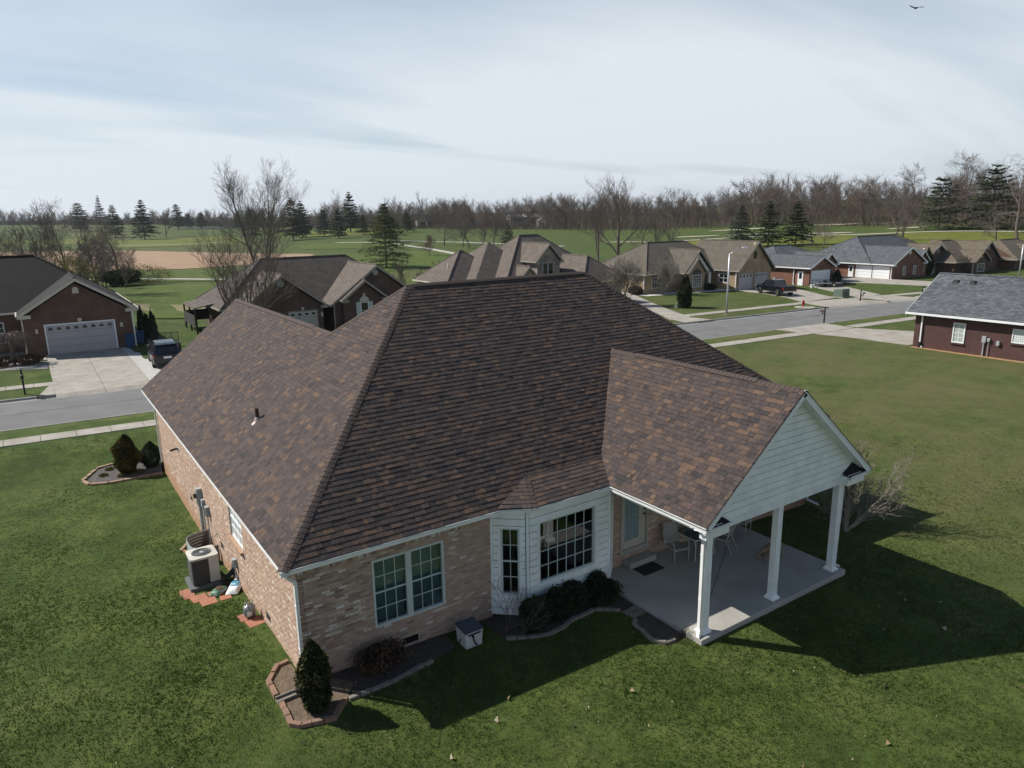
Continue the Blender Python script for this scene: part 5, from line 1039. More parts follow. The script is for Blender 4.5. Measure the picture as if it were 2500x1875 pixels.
# ------------------------------------------------------------------ neighbouring houses
def roofblock(par, x0, x1, y0, y1, ze, s, axis='x', hip=(1, 1), m=None, tm=None, fascia=True, name='roof'):
    if axis == 'x':
        h = (y1-y0)/2; ym = (y0+y1)/2; zr = ze+s*h; a = x0+(h if hip[0] else 0); b = x1-(h if hip[1] else 0)
        if a > b: a = b = (a+b)/2
        pl = [[(x0, y0, ze), (x1, y0, ze), (b, ym, zr), (a, ym, zr)], [(x1, y1, ze), (x0, y1, ze), (a, ym, zr), (b, ym, zr)]]
        if hip[0]: pl.append([(x0, y1, ze), (x0, y0, ze), (a, ym, zr)])
        if hip[1]: pl.append([(x1, y0, ze), (x1, y1, ze), (b, ym, zr)])
        ends = [(x0, (y0, y1), hip[0], -1), (x1, (y0, y1), hip[1], 1)]; ridge = ((a, ym, zr), (b, ym, zr))
    else:
        h = (x1-x0)/2; xm = (x0+x1)/2; zr = ze+s*h; a = y0+(h if hip[0] else 0); b = y1-(h if hip[1] else 0)
        if a > b: a = b = (a+b)/2
        pl = [[(x0, y1, ze), (x0, y0, ze), (xm, a, zr), (xm, b, zr)], [(x1, y0, ze), (x1, y1, ze), (xm, b, zr), (xm, a, zr)]]
        if hip[0]: pl.append([(x0, y0, ze), (x1, y0, ze), (xm, a, zr)])
        if hip[1]: pl.append([(x1, y1, ze), (x0, y1, ze), (xm, b, zr)])
        ends = [(y0, (x0, x1), hip[0], -1), (y1, (x0, x1), hip[1], 1)]; ridge = ((xm, a, zr), (xm, b, zr))
    r_ = MB()
    for p in pl: r_.prism([(q[0], q[1], q[2]-.12) for q in p], (0, 0, .12))
    ro = r_.build(name, m, par)
    c = MB(); c.tube([(ridge[0][0], ridge[0][1], ridge[0][2]), (ridge[1][0], ridge[1][1], ridge[1][2]+.001)], .09, 6)
    for p in pl[2:]: c.tube([p[0], p[2]], .08, 5); c.tube([p[1], p[2]], .08, 5)
    if (Vector(ridge[0])-Vector(ridge[1])).length > .1: c.build('ridge_cap', m, ro)
    def gut(*a): f = MB(); f.box(*a); f.build('gutter', tm, ro)
    if axis == 'x': gut(x0, x1, y0-.1, y0+.02, ze-.15, ze-.01); gut(x0, x1, y1-.02, y1+.1, ze-.15, ze-.01)
    else: gut(x0-.1, x0+.02, y0, y1, ze-.15, ze-.01); gut(x1-.02, x1+.1, y0, y1, ze-.15, ze-.01)
    for i, (c_, (p, q_), hp, sg) in enumerate(ends):
        if hp:
            if axis == 'x': gut(c_-.1 if sg < 0 else c_-.02, c_+.02 if sg < 0 else c_+.1, p+.021, q_-.021, ze-.15, ze-.01)
            else: gut(p+.021, q_-.021, c_-.1 if sg < 0 else c_-.02, c_+.02 if sg < 0 else c_+.1, ze-.15, ze-.01)
    for i, (c_, (p, q_), hp, sg) in enumerate(ends):
        if not hp:
            for (e, k) in ((p, 1), (q_, -1)):
                A = Vector((c_, e, ze)) if axis == 'x' else Vector((e, c_, ze)); B = Vector(((c_, (p+q_)/2, zr) if axis == 'x' else ((p+q_)/2, c_, zr))); d = B-A; o = Vector((sg*.03, 0, 0)) if axis == 'x' else Vector((0, sg*.03, 0))
                m_ = MB(); m_.fbox(A+Vector((0, 0, -.26)), d, o, Vector((0, 0, .24))); m_.build('rake_board', tm, ro)
    return ro, zr
def wallblock(par, x0, x1, y0, y1, z0, ze, m, gable=None, s=.5, name='wall'):
    w = MB(); w.box(x0, x1, y0, y1, z0, ze)
    for g_ in (gable or ''):
        if g_ == 's': w.prism([(x0+.01, y0+.002, ze), (x1-.01, y0+.002, ze), ((x0+x1)/2, y0+.002, ze+s*(x1-x0)/2)], (0, .3, 0))
        if g_ == 'n': w.prism([(x0+.01, y1-.302, ze), (x1-.01, y1-.302, ze), ((x0+x1)/2, y1-.302, ze+s*(x1-x0)/2)], (0, .3, 0))
        if g_ == 'w': w.prism([(x0+.002, y0+.01, ze), (x0+.002, y1-.01, ze), (x0+.002, (y0+y1)/2, ze+s*(y1-y0)/2)], (.3, 0, 0))
    return w.build(name, m, par)
def returns(par, x0, x1, y, z, tm, w=.7):      # small boxed cornice returns at a south gable
    for a, b in ((x0, x0+w), (x1-w, x1)): m_ = MB(); m_.box(a, b, y-.02, y+.35, z-.28, z-.02); m_.build('cornice_return', tm, par)
SO, SU, SN = Vector((0, 0, 0)), Vector((1, 0, 0)), Vector((0, -1, 0))
def garage_door(par, axis, c, u0, u1, z0, z1, m, fm, wins=None, rows=4, wcols=4):
    O, U, Nn = (Vector((0, c, 0)), Vector((1, 0, 0)), Vector((0, -1, 0))) if axis == 's' else (Vector((c, 0, 0)), Vector((0, 1, 0)), Vector((-1, 0, 0)))
    d = MB(); h = (z1-z0)/rows
    for r_ in range(rows): bar(d, O, U, Nn, u0, u1, z0+r_*h+.01, z0+(r_+1)*h-.01, -.02, .03)
    g = d.build('garage_door', m, par)
    cols = wcols*2 if u1-u0 > 4 else wcols
    for r_ in range(rows):
        for k in range(cols):
            a = u0+(u1-u0)*(k+.12)/cols; b = u0+(u1-u0)*(k+.88)/cols
            if not (wins and r_ == rows-1): pn = MB(); bar(pn, O, U, Nn, a, b, z0+r_*h+h*.22, z0+r_*h+h*.78, .03, .038); pn.build('door_panel', m, g)
    f = MB()
    for q_ in ((u0-.1, u0, z0, z1+.1), (u1, u1+.1, z0, z1+.1), (u0, u1, z1, z1+.1)): bar(f, O, U, Nn, *q_, -.02, .06)
    f.build('door_trim', fm, g)
    if wins:
        for k in range(cols):
            a = u0+(u1-u0)*(k+.2)/cols; b = u0+(u1-u0)*(k+.8)/cols; zz = z0+(rows-1)*h+h*.3; w = MB()
            if wins == 'arch': w.prism([(O+U*lerp(a, b, .5-.5*math.cos(math.pi*i/8))+Vector((0, 0, zz+math.sin(math.pi*i/8)*h*.45))+Nn*.03) for i in range(9)], Nn*.008)
            else: bar(w, O, U, Nn, a, b, zz, zz+h*.45, .03, .038)
            w.build('pane', K['darkglass'], g)
            if wins == 'frame':
                w = MB()
                for q_ in ((a-.03, b+.03, zz-.03, zz), (a-.03, b+.03, zz+h*.45, zz+h*.45+.03), (a-.03, a, zz, zz+h*.45), (b, b+.03, zz, zz+h*.45)): bar(w, O, U, Nn, *q_, .03, .045)
                w.build('pane_frame', K['white'], g)
    return g
def win_s(par, y, a, b, z0, z1, cols=2, rows=4, fm=None, **k): return window(par, (0, y-.06, 0), (1, 0, 0), (0, -1, 0), a, b, z0, z1, cols, rows, fr=.07, mt=.03, gm=K['darkglass'], fm=fm or K['white'], proud=.0, depth=.065, **k)
def win_w(par, x, a, b, z0, z1, cols=2, rows=4, fm=None, gm=None, **k): return window(par, (x-.06, 0, 0), (0, 1, 0), (-1, 0, 0), a, b, z0, z1, cols, rows, fr=.07, mt=.03, gm=gm or K['darkglass'], fm=fm or K['white'], proud=.0, depth=.065, **k)
def gablevent(par, x, y, z, r, m, arch=False):
    v = MB()
    if arch: P = [(x-r, y, z), (x+r, y, z)]+[(x+r*math.cos(math.pi*i/8), y, z+r*1.3+r*math.sin(math.pi*i/8)) for i in range(9)]; v.prism(P, (0, -.05, 0))
    else: v.prism([(x+r*math.cos(2*math.pi*i/18), y, z+r*math.sin(2*math.pi*i/18)) for i in range(18)], (0, -.05, 0))
    o = v.build('gable_vent', m, par); l = MB()
    for k in range(4): zz = z-r*.6+k*r*.4+(r*.9 if arch else 0); l.box(x-r*.75, x+r*.75, y-.065, y-.05, zz, zz+r*.1)
    l.build('louvre', m, o)
def dspout(par, x, y, z0, z1, m, d=.05): q_ = MB(); q_.box(x-d, x+d, y-d*.8, y+d*.8, z0+.1, z1); q_.box(x-d, x+d, y-d*.8-.14, y-d*.8, z0+.05, z0+.16); q_.build('downspout', m, par)
def roofvents(par, pts, m=None):
    for x, y, z in pts: v = MB(); v.add([(x-.2, y-.2, z-.05), (x+.2, y-.2, z-.05), (x+.2, y+.2, z-.05), (x-.2, y+.2, z-.05), (x-.15, y-.17, z+.16), (x+.17, y-.17, z+.2), (x+.17, y+.17, z+.2), (x-.15, y+.17, z+.16)], [(4, 5, 6, 7), (0, 1, 5, 4), (1, 2, 6, 5), (2, 3, 7, 6), (3, 0, 4, 7)]); v.build('roof_vent', m or K['grey'], par)
K['br_red'] = farbrick('brick_red', (.20, .070, .038), (.13, .048, .030), (.24, .19, .15)); K['br_dark'] = farbrick('brick_dark', (.095, .042, .030), (.06, .030, .026), (.16, .13, .11))
K['br_brown'] = farbrick('brick_brown', (.125, .058, .036), (.082, .040, .027), (.15, .12, .095)); K['br_tan'] = farbrick('brick_tan', (.36, .25, .14), (.27, .18, .10), (.34, .29, .22)); K['stone'] = farbrick('stone_wall', (.30, .26, .22), (.17, .15, .135), (.24, .22, .19), .42, .2)
K['br_plum'] = farbrick('brick_plum', (.085, .026, .022), (.052, .020, .020), (.12, .09, .085))
K['rf_black'] = farroof('roof_black', (.016, .014, .014), (.023, .020, .019), (.018, .016, .016)); K['rf_brown'] = farroof('roof_brown', (.085, .070, .060), (.115, .096, .082), (.085, .07, .06)); K['rf_taupe'] = farroof('roof_taupe', (.115, .095, .080), (.15, .125, .105), (.12, .1, .085))
K['rf_olive'] = farroof('roof_olive', (.10, .088, .070), (.13, .113, .090), (.11, .09, .075)); K['rf_grey'] = farroof('roof_grey', (.085, .090, .098), (.115, .120, .128), (.08, .085, .095)); K['rf_slate'] = farroof('roof_slate', (.072, .078, .088), (.135, .142, .152), (.075, .08, .09)); K['rf_sand'] = farroof('roof_sand', (.12, .098, .072), (.15, .123, .092), (.12, .1, .075))
K['tr_beige'] = mat('trim_beige', (.55, .51, .43), (.49, .45, .38), 1, .6); K['tr_taupe'] = mat('trim_taupe', (.30, .275, .235), (.26, .24, .205), 1, .6); K['gd_grey'] = mat('garage_grey', (.42, .40, .41), (.38, .36, .37), 1, .6); K['gd_beige'] = mat('garage_beige', (.42, .40, .35), (.38, .36, .32), 1, .6)
# --- house with the grey garage door
h1 = thing('neighbour_house', 'brown brick house with black hip roof and grey garage door with arched panes', 'house', (-.3, 56, 0))
wallblock(h1, -4.06, 3.42, 52.7, 58, -.3, 3.12, K['br_brown'], 's', .64); wallblock(h1, -22, 3.42, 56.0, 68, -.3, 3.12, K['br_brown'])
roofblock(h1, -4.43, 3.92, 52.36, 59.5, 3.28, .64, 'y', (0, 0), K['rf_black'], K['tr_beige']); roofblock(h1, -24, 3.92, 55.5, 68.5, 3.26, .64, 'x', (1, 1), K['rf_black'], K['tr_beige'])
returns(h1, -4.43, 3.92, 52.38, 3.28, K['tr_beige'], .9); gablevent(h1, -.3, 52.7, 4.72, .22, K['tr_beige'], True)
garage_door(h1, 's', 52.70, -2.68, 2.06, 0.02, 2.32, K['gd_grey'], K['white'], 'arch', 4, 4)
m_ = MB(); m_.prism([(-.42, 52.69, 2.45), (-.2, 52.69, 2.45), (-.16, 52.69, 2.75), (-.46, 52.69, 2.75)], (0, -.06, 0)); m_.build('keystone', K['tr_beige'], h1)
for x in (2.6, -3.3): m_ = MB(); m_.box(x-.09, x+.09, 52.52, 52.70, 1.78, 2.12); m_.build('wall_lamp', K['tr_beige'], h1)
dspout(h1, 3.5, 52.75, 0, 3.1, K['white']); dspout(h1, -4.16, 52.8, 0, 3.1, K['tr_beige']); win_s(h1, 56.0, -7.2, -5.4, .8, 2.5, 4, 4); win_s(h1, 56.0, -11.2, -9.4, .8, 2.5, 4, 4)
# --- house with two gables
h2 = thing('neighbour_house', 'dark brick house with grey brown roof, two round gable vents and shuttered window', 'house', (21, 58, -.6)); z0 = -.7
wallblock(h2, 12.6, 20.2, 53.9, 60, z0, 1.95, K['br_dark'], 's', .74); wallblock(h2, 12.0, 31.2, 57.5, 67, z0, 1.95, K['br_dark']); wallblock(h2, 21.4, 30.6, 53.9, 60, z0, 1.95, K['br_dark'], 's', .72); wallblock(h2, 22.1, 26.5, 53.3, 55, z0, 2.2, K['br_dark'], 's', .76)
roofblock(h2, 12.16, 20.62, 53.5, 61, 2.03, .74, 'y', (0, 0), K['rf_taupe'], K['tr_taupe']); roofblock(h2, 11.2, 31.7, 56.3, 67.7, 2.03, .74, 'x', (1, 1), K['rf_brown'], K['tr_taupe']); roofblock(h2, 20.85, 31.0, 53.5, 61.5, 1.98, .715, 'y', (0, 0), K['rf_taupe'], K['tr_taupe']); roofblock(h2, 21.85, 26.8, 52.9, 57, 2.39, .76, 'y', (0, 0), K['rf_taupe'], K['tr_taupe'])
returns(h2, 12.16, 20.62, 53.52, 2.03, K['tr_taupe']); returns(h2, 21.85, 26.8, 52.92, 2.39, K['tr_taupe'])
gablevent(h2, 16.3, 53.9, 4.3, .33, K['grey']); gablevent(h2, 25.9, 53.9, 4.82, .3, K['grey'])
garage_door(h2, 's', 53.9, 16.85, 19.55, -.58, 1.52, K['gd_beige'], K['tr_taupe'], 'frame', 4, 4); garage_door(h2, 's', 53.9, 13.2, 15.9, -.58, 1.52, K['gd_beige'], K['tr_taupe'], 'frame', 4, 4)
win_s(h2, 53.3, 23.85, 24.7, .3, 2.05, 1, 2); 
for a, b in ((23.40, 23.83), (24.72, 25.15)): m_ = MB(); m_.box(a, b, 53.25, 53.30, .3, 2.05); m_.build('shutter', mat('shutter_pale', (.45, .52, .50), rough=.6), h2)
m_ = MB(); m_.prism([(24.275+.5*math.cos(math.pi*i/10), 53.295, 2.1+.5*math.sin(math.pi*i/10)) for i in range(11)], (0, -.04, 0)); m_.build('fan_light', K['tr_beige'], h2)
for x, z in ((18.2, 1.68), (24.27, 2.62)): m_ = MB(); m_.prism([(x-.09, 53.89 if x < 20 else 53.29, z), (x+.09, 53.89 if x < 20 else 53.29, z), (x+.13, 53.89 if x < 20 else 53.29, z+.26), (x-.13, 53.89 if x < 20 else 53.29, z+.26)], (0, -.06, 0)); m_.build('keystone', K['tr_beige'], h2)
m_ = MB(); m_.box(19.95, 20.12, 53.72, 53.9, .9, 1.3); m_.build('wall_lamp', K['tr_beige'], h2); dspout(h2, 21.3, 53.8, -.6, 1.9, K['tr_taupe'])
m_ = MB(); m_.box(20.7, 21.2, 57.40, 57.5, .15, .6); m_.build('entry_sign', K['white'], h2)
roofvents(h2, [(14.6, 58.2, 4.02), (14.9, 56.8, 4.2), (15.0, 55.6, 4.28), (14.4, 60.2, 3.85)])
m_ = MB(); m_.prism([(9.6, 60, 1.85), (12.2, 60, 2.3), (12.2, 66, 2.3), (9.6, 66, 1.85)], (0, 0, .1)); m_.build('porch_roof', K['rf_taupe'], h2)
for y in (60.2, 63, 65.8): m_ = MB(); m_.box(9.65, 9.8, y-.08, y+.08, -.65, 1.87); m_.build('porch_post', K['blackmetal'], h2)
m_ = MB(); m_.box(9.62, 9.66, 60.3, 65.7, .1, 1.2); m_.box(9.67, 12, 65.75, 65.8, .1, 1.2); m_.build('porch_screen', mat('screen_dark', (.03, .028, .026), rough=.9), h2)
# --- stone house with steep staggered roof
h3 = thing('neighbour_house', 'large stone house with steep staggered brown roofs and a gabled dormer window', 'house', (46, 58, 0))
for (a, b, c, d) in ((36.5, 45, 58, 65.6), (39, 48, 56, 66), (41.6, 56.1, 53.4, 65.2), (48.9, 54.7, 48.7, 56)): wallblock(h3, a, b, c, d, -.4, 2.66, K['stone'])
roofblock(h3, 36.05, 45, 57.5, 66, 2.72, .8, 'x', (1, 1), K['rf_taupe'], K['tr_beige']); roofblock(h3, 38.5, 49.5, 55.5, 66.5, 2.72, .8, 'x', (1, 1), K['rf_taupe'], K['tr_beige']); roofblock(h3, 41.1, 56.6, 53, 65.7, 2.72, .8, 'x', (1, 1), K['rf_taupe'], K['tr_beige']); roofblock(h3, 48.4, 55.2, 48.2, 56.5, 2.72, .8, 'y', (1, 0), K['rf_taupe'], K['tr_beige'])
wallblock(h3, 45.5, 48.75, 53.0, 56, -.3, 5.02, K['stone'], 's', 1.02); roofblock(h3, 45.15, 49.1, 52.7, 59, 5.0, 1.02, 'y', (0, 0), K['rf_taupe'], K['tr_taupe']); returns(h3, 45.15, 49.1, 52.72, 5.0, K['tr_taupe'], .45)
win_s(h3, 53.0, 46.25, 47.0, 3.45, 4.8, 1, 1, K['grey']); win_s(h3, 53.0, 47.05, 47.8, 3.45, 4.8, 1, 1, K['grey'])
wallblock(h3, 43.0, 45.4, 52.9, 55, -.3, 3.2, K['stone'], 's', .95); roofblock(h3, 42.75, 45.65, 52.6, 57, 3.15, .95, 'y', (0, 0), K['rf_taupe'], K['tr_taupe'])
garage_door(h3, 's', 48.7, 49.4, 51.9, 0, 2.2, K['gd_grey'], K['tr_beige'], None, 4, 4); garage_door(h3, 's', 48.7, 52.2, 54.4, 0, 2.2, K['gd_grey'], K['tr_beige'], None, 4, 4)
m_ = MB(); m_.tube([(38.0, 60.6, 4.2), (38.0, 60.6, 4.85)], .06, 8); m_.build('vent_pipe', K['white'], h3)
# --- tan brick house with pickup
h4 = thing('neighbour_house', 'tan brick house with olive roof, steep garage gable and two grey garage doors', 'house', (71, 56, 0))
wallblock(h4, 74.9, 81.9, 48.1, 58, -.3, 2.62, K['br_tan'], 's', 1.04); wallblock(h4, 62.35, 79, 52.5, 63.6, -.3, 2.55, K['br_tan']); wallblock(h4, 68.2, 73.2, 51.3, 54, -.3, 2.5, K['br_tan'], None)
m_ = MB(); m_.prism([(68.2, 51.35, 2.5), (73.2, 51.35, 2.5), (70.7, 51.35, 5.0)], (0, .2, 0)); m_.build('gable_siding', K['white'], h4)
roofblock(h4, 74.62, 82.4, 47.7, 58, 2.6, .96, 'y', (0, 0), K['rf_olive'], K['tr_taupe']); roofblock(h4, 61.9, 81, 52, 64, 2.6, .61, 'x', (1, 1), K['rf_olive'], K['tr_beige']); roofblock(h4, 67.85, 73.55, 50.95, 58, 2.5, 1.03, 'y', (0, 0), K['rf_olive'], K['tr_taupe'])
wallblock(h4, 68.4, 71.4, 50.7, 52, -.3, 2.6, K['br_tan'], 's', 1.05); roofblock(h4, 68.1, 71.7, 50.45, 53, 2.55, 1.05, 'y', (0, 0), K['rf_olive'], K['tr_taupe'])
garage_door(h4, 's', 48.1, 75.15, 77.87, 0, 2.08, K['gd_grey'], K['tr_taupe'], 'arch', 4, 4); garage_door(h4, 's', 48.1, 78.48, 81.2, 0, 2.08, K['gd_grey'], K['tr_taupe'], 'arch', 4, 4)
m_ = MB(); m_.box(78.0, 78.5, 48.03, 48.1, 4.05, 5.0); m_.build('gable_window', K['darkglass'], h4)
win_s(h4, 52.5, 63.4, 65.2, .7, 2.1, 4, 4); win_s(h4, 50.7, 69.05, 70.75, .6, 2.2, 4, 4)
m_ = MB(); m_.prism([(69.9+.85*math.cos(math.pi*i/10), 50.7, 2.25+.7*math.sin(math.pi*i/10)) for i in range(11)], (0, -.05, 0)); m_.build('fan_light', K['darkglass'], h4)
m_ = MB(); m_.box(72.6, 72.85, 50.9, 51.15, 0, 2.4); m_.build('porch_column', K['white'], h4); m_ = MB(); m_.box(71.8, 72.5, 51.24, 51.3, .1, 2.1); m_.build('front_door', mat('door_dark', (.05, .03, .02), rough=.5), h4)
dspout(h4, 74.8, 48.3, 0, 2.5, K['white']); dspout(h4, 62.25, 52.7, 0, 2.5, K['white']); win_w(h4, 74.9, 49.6, 51.2, .9, 2.1, 2, 2)
# --- red brick house with white garage door
h5 = thing('neighbour_house', 'red brick house with grey roof, white side door and one wide white garage door', 'house', (92, 52, 0))
wallblock(h5, 86.5, 91.9, 45.2, 53, -.3, 2.45, K['br_red'], 's', .5); wallblock(h5, 86.8, 100, 50.2, 60, -.3, 2.45, K['br_red']); wallblock(h5, 92.3, 95.9, 47.2, 53, -.3, 2.6, K['br_red'], 's', .72)
roofblock(h5, 86.1, 92.35, 44.85, 54, 2.5, .48, 'y', (0, 0), K['rf_grey'], K['white']); roofblock(h5, 86.15, 101, 49.6, 60.5, 2.5, .46, 'x', (1, 1), K['rf_slate'], K['white']); roofblock(h5, 91.95, 96.25, 46.85, 55, 2.62, .74, 'y', (0, 0), K['rf_grey'], K['white']); returns(h5, 91.95, 96.25, 46.9, 2.62, K['white'], .5)
garage_door(h5, 's', 45.2, 86.95, 91.2, 0, 1.95, K['white'], K['white'], None, 4, 4)
m_ = MB(); m_.box(86.44, 86.5, 46.15, 46.98, 0, 1.95); dd = m_.build('side_door', K['white'], h5); m_ = MB(); m_.box(86.42, 86.44, 46.35, 46.78, .95, 1.75); m_.build('pane', K['darkglass'], dd)
dspout(h5, 86.4, 47.62, 0, 2.4, K['white']); m_ = MB(); m_.box(86.35, 86.5, 50.6, 50.9, .5, .85); m_.build('wall_box', K['grey'], h5); win_s(h5, 47.2, 93.2, 94.6, .7, 2.2, 2, 4)
# --- red brick house with two garage doors
h6 = thing('neighbour_house', 'red brick house with grey hip roof and two white garage doors facing the side drive', 'house', (110, 50, 0))
wallblock(h6, 103, 112.0, 42.5, 51, -.5, 2.2, K['br_red'], 's', .5); wallblock(h6, 103.02, 124, 47, 58, -.6, 2.25, K['br_red']); wallblock(h6, 111.3, 114.6, 43.3, 50, -.6, 2.3, K['br_red'], 's', .8)
roofblock(h6, 102.55, 112.45, 42.15, 51.5, 2.25, .49, 'y', (0, 0), K['rf_grey'], K['white']); roofblock(h6, 102.5, 125.4, 45.6, 58.4, 2.26, .58, 'x', (1, 1), K['rf_slate'], K['white']); roofblock(h6, 110.95, 114.95, 43.0, 51, 2.35, .8, 'y', (0, 0), K['rf_grey'], K['white']); returns(h6, 102.55, 112.45, 42.2, 2.25, K['white'], .8)
for a, b in ((45.75, 48.1), (43.0, 45.4)): garage_door(h6, 'w', 103, a, b, .05, 1.85, K['white'], K['white'], None, 4, 4)
m_ = MB(); m_.box(102.94, 103, 48.58, 49.39, .05, 1.8); dd = m_.build('side_door', K['white'], h6); m_ = MB(); m_.box(102.92, 102.94, 48.78, 49.2, .95, 1.65); m_.build('pane', K['darkglass'], dd)
win_s(h6, 42.5, 105.9, 106.6, .5, 1.8, 2, 4); win_s(h6, 42.5, 108.9, 109.6, .5, 1.8, 2, 4); gablevent(h6, 107.5, 42.5, 3.8, .25, K['white']); win_s(h6, 43.3, 112.2, 113.6, .5, 1.9, 3, 4); dspout(h6, 102.9, 42.6, 0, 2.2, K['white'])
# --- brown house with four round roof vents
h7 = thing('neighbour_house', 'brown brick house with tan roof, wide grey garage door and four round roof vents', 'house', (121, 52, -.5))
wallblock(h7, 115.8, 124.2, 44.4, 54, -1, 2.0, K['br_brown'], 's', .52); wallblock(h7, 113, 134, 51, 61, -1, 2.0, K['br_brown'])
roofblock(h7, 115.3, 124.7, 44, 55, 2.05, .54, 'y', (0, 0), K['rf_sand'], K['tr_taupe']); roofblock(h7, 112, 135, 50, 62.5, 2.1, .58, 'x', (1, 1), K['rf_sand'], K['tr_taupe']); garage_door(h7, 's', 44.4, 117.2, 122.9, -.5, 1.65, K['gd_grey'], K['tr_taupe'], 'arch', 4, 4); gablevent(h7, 120, 44.4, 3.4, .25, K['grey'])
for k in range(4): m_ = MB(); m_.lathe([(.14, 0), (.16, .12), (.10, .2)], (118.6, 46.0+k*1.5, 3.72), 10); m_.build('roof_vent', K['white'], h7)
h8 = thing('neighbour_house', 'brown brick house with tan hip roof, small front gable and white grid window', 'house', (126, 44, -.6))
wallblock(h8, 119.5, 132, 41.5, 51, -1.2, 1.75, K['br_brown']); wallblock(h8, 123.2, 128.0, 40.2, 44, -1.2, 1.75, K['br_brown'], 's', .6)
roofblock(h8, 118.9, 133, 40.9, 51.6, 1.85, .58, 'x', (1, 1), K['rf_sand'], K['tr_taupe']); roofblock(h8, 122.8, 128.4, 39.8, 47, 1.8, .62, 'y', (0, 0), K['rf_sand'], K['tr_taupe']); roofblock(h8, 124.5, 133.5, 40.4, 50, 1.9, .66, 'y', (0, 0), K['rf_sand'], K['tr_taupe']); wallblock(h8, 125, 133, 40.8, 45, -1.2, 1.9, K['br_brown'], 's', .64)
win_s(h8, 40.2, 124.4, 126.8, .1, 1.4, 4, 4); gablevent(h8, 125.6, 40.2, 2.5, .25, K['tr_beige']); gablevent(h8, 129, 40.8, 3.7, .28, K['grey']); dspout(h8, 123.1, 40.3, -.6, 1.7, K['white'])
h9 = thing('neighbour_house', 'brown brick house with tan roof beyond the second street lamp', 'house', (140, 40, -.6))
wallblock(h9, 133.8, 150, 38.5, 48, -1.2, 1.7, K['br_brown'], 'w', .6); wallblock(h9, 139, 145, 37.4, 42, -1.2, 1.7, K['br_brown'], 's', .6); roofblock(h9, 133.2, 151, 37.9, 48.6, 1.75, .55, 'x', (1, 1), K['rf_sand'], K['tr_taupe']); roofblock(h9, 138.6, 145.4, 37.0, 45, 1.75, .66, 'y', (0, 0), K['rf_sand'], K['tr_taupe']); win_s(h9, 37.4, 140.5, 143, .1, 1.4, 4, 4)
# --- dark plum brick house on our side of the street
h10 = thing('neighbour_house', 'dark plum brick house with blue grey shingle roof and glass block window', 'house', (58, 4, 0))
wallblock(h10, 52.0, 60.2, 3, 13.3, -.4, 2.6, K['br_plum'], 'n', .58); wallblock(h10, 52.02, 74, -14, 9.9, -.4, 2.6, K['br_plum'])
roofblock(h10, 51.55, 60.6, 1, 13.85, 2.68, .58, 'y', (0, 0), K['rf_slate'], K['white']); roofblock(h10, 51.54, 75, -14.5, 10.6, 2.69, .56, 'x', (1, 1), K['rf_slate'], K['white'])
win_w(h10, 52.0, 9.72, 10.55, .72, 2.18, 2, 4, gm=mat('curtained_pane', (.42, .46, .42), (.34, .38, .35), 3, .3)); window(h10, (51.94, 0, 0), (0, 1, 0), (-1, 0, 0), 5.5, 6.72, 1.2, 2.18, 8, 6, fr=.06, mt=.03, gm=mat('glass_block', (.50, .54, .52), (.42, .47, .46), 12, .25), fm=K['white'], proud=.0, depth=.065)
for a, b, z in ((9.66, 10.61, .66), (5.44, 6.78, 1.14)): m_ = MB(); m_.box(51.90, 52.0, a, b, z-.06, z); m_.build('window_sill', K['br_plum'], h10)
dspout(h10, 51.92, 12.75, 0, 2.6, K['white'], .055); m_ = MB(); m_.box(51.85, 52.0, 12.66, 12.84, -.05, .45); m_.build('drain_boot', K['black'], h10)
for y, z1, w, bx, r_ in ((8.4, 1.45, .26, .45, .05), (8.1, 1.33, .17, .22, .025), (7.5, 1.2, .2, .3, .0)):
    m_ = MB(); m_.box(51.84, 52, y-w/2, y+w/2, z1-bx, z1); mb_ = m_.build('meter_box', K['grey'], h10, bevel=.01)
    if r_: m_ = MB(); m_.tube([(51.92, y, -.05), (51.92, y, z1-bx)], r_, 8); m_.build('conduit', K['grey'], mb_)
roofvents(h10, [(55.2, 12.2, 4.75), (55.2, 11.0, 4.75)], K['black'])
m_ = MB(); m_.poly([(51.2, -6, .02), (52, -6, .02), (52, 13.3, .02), (51.5, 13.3, .02)]); o = m_.build('bare_soil', mat('clay_soil', (.36, .22, .10), (.28, .19, .09), 2, .95)); o['kind'] = 'structure'
# --- far buildings
t = thing('metal_barn', 'white metal barn with bright roof at the edge of the far wood', 'barn', (312, 452, 0)); 
def far_barn(t, c, w, d, h, roofm, wallm, rise, rz=0.6):
    z = th(*c); t.location = (c[0], c[1], z); ORG[t.name] = Vector((0, 0, 0)); t.rotation_euler = (0, 0, rz)
    m_ = MB(); m_.box(-w/2, w/2, -d/2, d/2, -1, h); m_.prism([(-w/2+.01, -d/2+.01, h), (-w/2+.01, d/2-.01, h), (-w/2+.01, 0, h+rise)], (w-.02, 0, 0)); m_.build('wall', wallm, t)
    m_ = MB()
    for sg in (-1, 1): m_.fbox((-w/2-.3, sg*(d/2+.4), h-.1), (w+.6, 0, 0), (0, -sg*(d/2+.4), rise+.15), (0, 0, .12))
    m_.build('roof', roofm, t); m_ = MB(); m_.box(-w/2-.05, -w/2, -d*.25, d*.25, 0, h*.75); m_.box(w*.1, w*.3, -d/2-.05, -d/2, 0, h*.7); m_.build('door', K['darkglass'], t)
K['metalwhite'] = mat('white_metal', (.75, .75, .74), rough=.5); K['barnwall'] = mat('barn_wall', (.42, .44, .46), rough=.6)
def atpx(u, v, d):
    D = CF+CR*(u-1250)/1743+CU*(937.5-v)/1743; k = d/math.hypot(D[0], D[1]); return CAM+D*k
p = atpx(1278, 548, 380); far_barn(t, (p[0], p[1]), 16, 9, 4.6, K['metalwhite'], K['barnwall'], 1.2, math.radians(-22))
